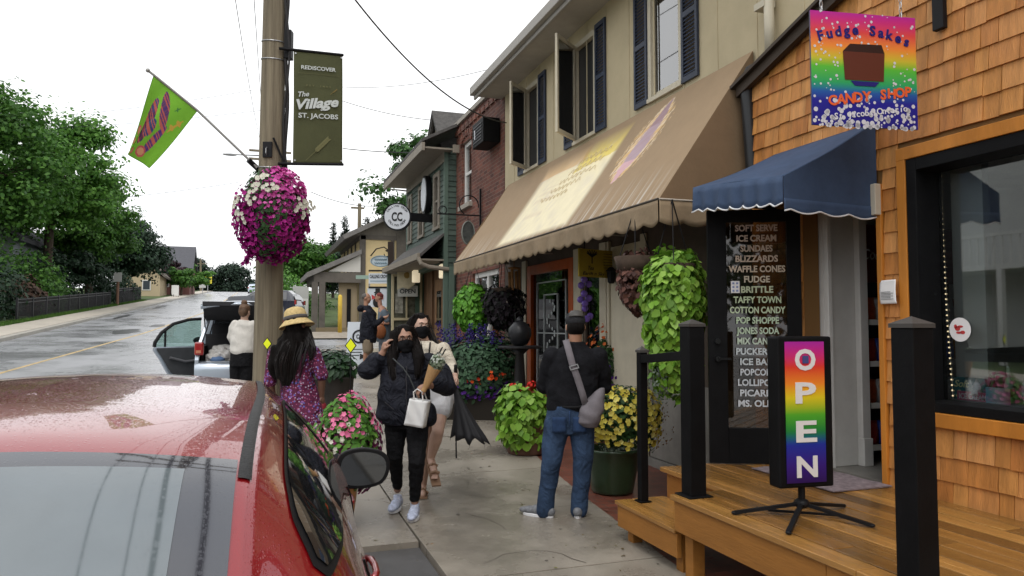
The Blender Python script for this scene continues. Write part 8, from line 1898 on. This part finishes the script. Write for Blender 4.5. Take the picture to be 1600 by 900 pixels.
# sweet potato vine trough with geraniums
m_lime = M('lime_leaf', island=['6a9a2c', '86b03e', '54821f', '9abf54', '456f1c'], rough=.5, trans=.25)
f3 = bx(V(822, 705, d=9.0), 0); pl = thing('vine_planter', 'low planter spilling lime green vine with red geraniums left of man', 'planter', tuple(f3)); pot(pl, f3, .22, .28, .35, M('pot_clay', (.12, .06, .04), .8))
for i, (dx, sz) in enumerate(((-.16, 1), (.17, 1))):
    pass
c = f3+UP*.40; p, n = shell(c, (.36, .34, .40), 1500, .6, 1., -.85, .9, .2); leaves('foliage', p, n+[0, 0, .2]+.4*RNG.normal(size=n.shape), .095*RNG.uniform(.7, 1.2, len(p)), m_lime, pl, asp=.9, up=(0, 0, -1))
p, n = shell(c+VR*-.12+UP*.18, (.16, .16, .28), 500, .4, 1., -.5, 1, .15); leaves('dark_foliage', p, n, .06, m_fol, pl)
P_ = []; N_ = []
for u, z in ((-.16, .47), (.07, .50), (.0, .44), (-.1, .44)):
    for _ in range(15): d_ = rvec(); P_.append(np.array(c+VR*u+UP*z-VF*.08)+d_*[.055, .055, .035]-[0, 0, .06]); N_.append(d_+[0, 0, .4])
blooms('geranium_blossoms', P_, N_, .02, M('geranium_red', island=['b81a14', 'd0281c', '98120e'], rough=.6), pl)
# green pot of yellow petunias
f4 = bx(V(957, 762, d=7.25), 0); pl = thing('flower_pot', 'big glazed green pot of yellow flowers beside the deck step', 'planter', tuple(f4)); pot(pl, f4, .20, .27, .42, M('glazed_green', (.022, .045, .02), .3, coat=.5, var=.2, vs=6))
c = f4+UP*.68+VR*.12; p, n = shell(c, (.36, .33, .32), 2600, .5, 1., -.75, 1, .18); leaves('foliage', p, n+[0, 0, .2], .05*RNG.uniform(.7, 1.4, len(p)), m_fol, pl)
p, n = shell(c, (.38, .34, .34), 560, .95, 1.12, -.6, .95, .15); blooms('yellow_blossoms', p, n-np.array(VF)*.6, .027*RNG.uniform(.8, 1.2, len(p)), M('yellow_bloom', island=['d4c44a', 'e0d468', 'c4b03a', 'e8e08a'], rough=.7, trans=.1), pl)
p, n = shell(c-UP*.02, (.38, .34, .34), 260, .95, 1.1, -.6, .95, .15); blooms('flower_centres', p, n-np.array(VF)*.6, .010, M('ochre_centre', (.22, .12, .02), .7), pl)
p, n = shell(c-UP*.28-VR*.02, (.24, .24, .12), 500, .5, 1.); leaves('silver_foliage', p, n, .035, M('silver_leaf', island=['5a6658', '7a8676', '48543f'], rough=.8), pl)
# hanging baskets under the awning
def hang(label, c, r, mat, n, ls, top, up=(0, 0, -1), dark=None):
    t = thing('hanging_plant', label, 'hanging plant', tuple(c-UP*r[2])); b = MB(); b.lathe([(.08, -.12), (.16, -.08), (.2, .04)], c+UP*r[2]*.55, 18); b.build('basket', m_basket, t, smooth=True)
    b = MB(); 
    for a in (0, 2.1, 4.2): b.tube([c+UP*r[2]*.6+Vector((.18*math.cos(a), .18*math.sin(a), 0)), Vector((c.x, c.y, top))], .005, 5)
    b.build('hanger', m_blackm, t); p, nn = shell(c, r, n, .65, 1., -.98, .9, .16); leaves('foliage', p, nn+[0, 0, .25]+.4*RNG.normal(size=nn.shape), ls*RNG.uniform(.5, 1.25, len(p)), mat, t, asp=.8, up=up); return t
c = V(1052, 470, d=6.35); hv = hang('large hanging basket of trailing lime green vine by black door', c, (.30, .27, .50), m_lime, 2300, .085, 2.72)
p, n = shell(c-UP*.45+VR*.0, (.24, .2, .36), 700, .5, 1.); leaves('trailing_foliage', p, n+[0, 0, .25]+.4*RNG.normal(size=n.shape), .08, m_lime, hv, asp=.85, up=(0, 0, -1))
p, n = shell(c-UP*.62-VR*.10, (.14, .14, .30), 500, .4, 1.); leaves('silver_foliage', p, n, .03, MATS['silver_leaf'], hv)
m_col = M('coleus_brown', island=['4a2e26', '5c3a30', '38221e', '6a463a'], rough=.7)
c = V(993, 440, d=6.75); hang('hanging basket of brown purple foliage left of the lime vine', c, (.17, .17, .34), m_col, 1100, .055, 2.72)
c = V(738, 480, d=12.0); hang('hanging basket of lime vine by the brick corner', c, (.30, .30, .42), M('vine_green', island=['4f8a24', '6aa234', '3c701c'], rough=.5, trans=.2), 1300, .09, 2.75)
c = V(785, 477, d=11.7); hang('hanging basket of dark purple foliage beside the lime vine', c, (.33, .33, .42), M('deep_purple_leaf', island=['1a1418', '241a22', '141014', '1c241a'], rough=.7), 1800, .07, 2.75)
# salvia and mixed flower bed against the wall
m_salv = M('salvia_blue', island=['2a1e5c', '382a74', '20184a', '4a3a8c'], rough=.7)
f5 = bx(V(748, 640, d=11.4), 0); bed = thing('flower_bed', 'raised bed of blue salvia, orange and purple flowers below awning', 'flower bed', tuple(f5))
b = MB(); b.obox(f5+UP*.16, VR*.62, VF*.3, UP*.18); b.build('trough', M('dark_wood_and_shade'), bed)
c = f5+UP*.75; p, n = shell(c, (.66, .45, .55), 5200, .4, 1., -.95, 1, .18); leaves('foliage', p, n+[0, 0, .4], .085*RNG.uniform(.6, 1.3, len(p)), M('salvia_leaf', island=['263f28', '36553a', '1c301e', '48664a'], rough=.65), bed)
P_ = []; N_ = []
for k in range(46):
    a = RNG.uniform(-.68, .35); y = RNG.uniform(-.3, .3); h0 = .95+RNG.uniform(0, .32)*(1 if a < .1 else .6)
    for j in range(22): P_.append(np.array(f5+VR*(a+.02*RNG.normal()+.06*(j/22)*(1 if k % 2 else -1))+VF*y+UP*(h0+.20*j/22))); N_.append(RNG.normal(size=3))
blooms('salvia_spikes', P_, N_, .015, m_salv, bed)
p, n = shell(f5+UP*.42, (.66, .42, .22), 330, .85, 1.1, -.6, 1); blooms('purple_blossoms', p, n-np.array(VF)*.5, .028, M('purple_bloom', island=['3a1660', '521f80', '2a104a', '6a3a98'], rough=.7), bed)
p, n = shell(f5+UP*.62+VR*.05-VF*.12, (.35, .35, .12), 90, .8, 1.1); blooms('orange_blossoms', p, n-np.array(VF)*.6, .032, M('orange_bloom', island=['c83a14', 'd85a1c', 'a82a10'], rough=.7), bed)
p, n = shell(f5+UP*.45-VR*.5-VF*.2, (.16, .16, .14), 60, .6, 1.1); blooms('yellow_blossoms', p, n-np.array(VF)*.5, .026, M('gold_bloom', island=['b89a1c', 'c8a82c', 'a8861a'], rough=.7), bed)
f6 = bx(V(958, 700, d=9.6), 0); bd2 = thing('flower_planter', 'tall planter of rust orange flowers and dark leaves behind the man', 'planter', tuple(f6)); pot(bd2, f6, .2, .26, .5, M('pot_clay'))
c = f6+UP*1.02; p, n = shell(c, (.36, .3, .42), 2200, .4, 1., -.9, 1); leaves('foliage', p, n+[0, 0, .3], .07, m_fol, bd2)
p, n = shell(c+UP*.1, (.34, .3, .40), 60, .9, 1.1, .2, 1); blooms('rust_blossoms', p, n, .028, M('rust_bloom', island=['b8501c', 'c86a2c', '983a14'], rough=.7), bd2)
p, n = shell(c-UP*.15, (.38, .3, .34), 130, .9, 1.1, -.6, .5); blooms('violet_blossoms', p, n, .024, MATS['purple_bloom'], bd2)

# unseen wood added behind the viewpoint to darken reflections in glass and paint
P_ = []; N_ = []
for k in range(70):
    x = RNG.uniform(-70, 60); p, n = shell((x, -62+RNG.uniform(-6, 6), RNG.uniform(2, 8)), (5, 4, 4), 140, .5, 1.1); P_.append(p); N_.append(n)
o = leaves('added_treeline', np.concatenate(P_), np.concatenate(N_), 1.1, m_l2, None, asp=.8); o['kind'] = 'stuff'; o['label'] = 'unseen dark wood added behind the viewpoint for reflections'; o['category'] = 'wood'
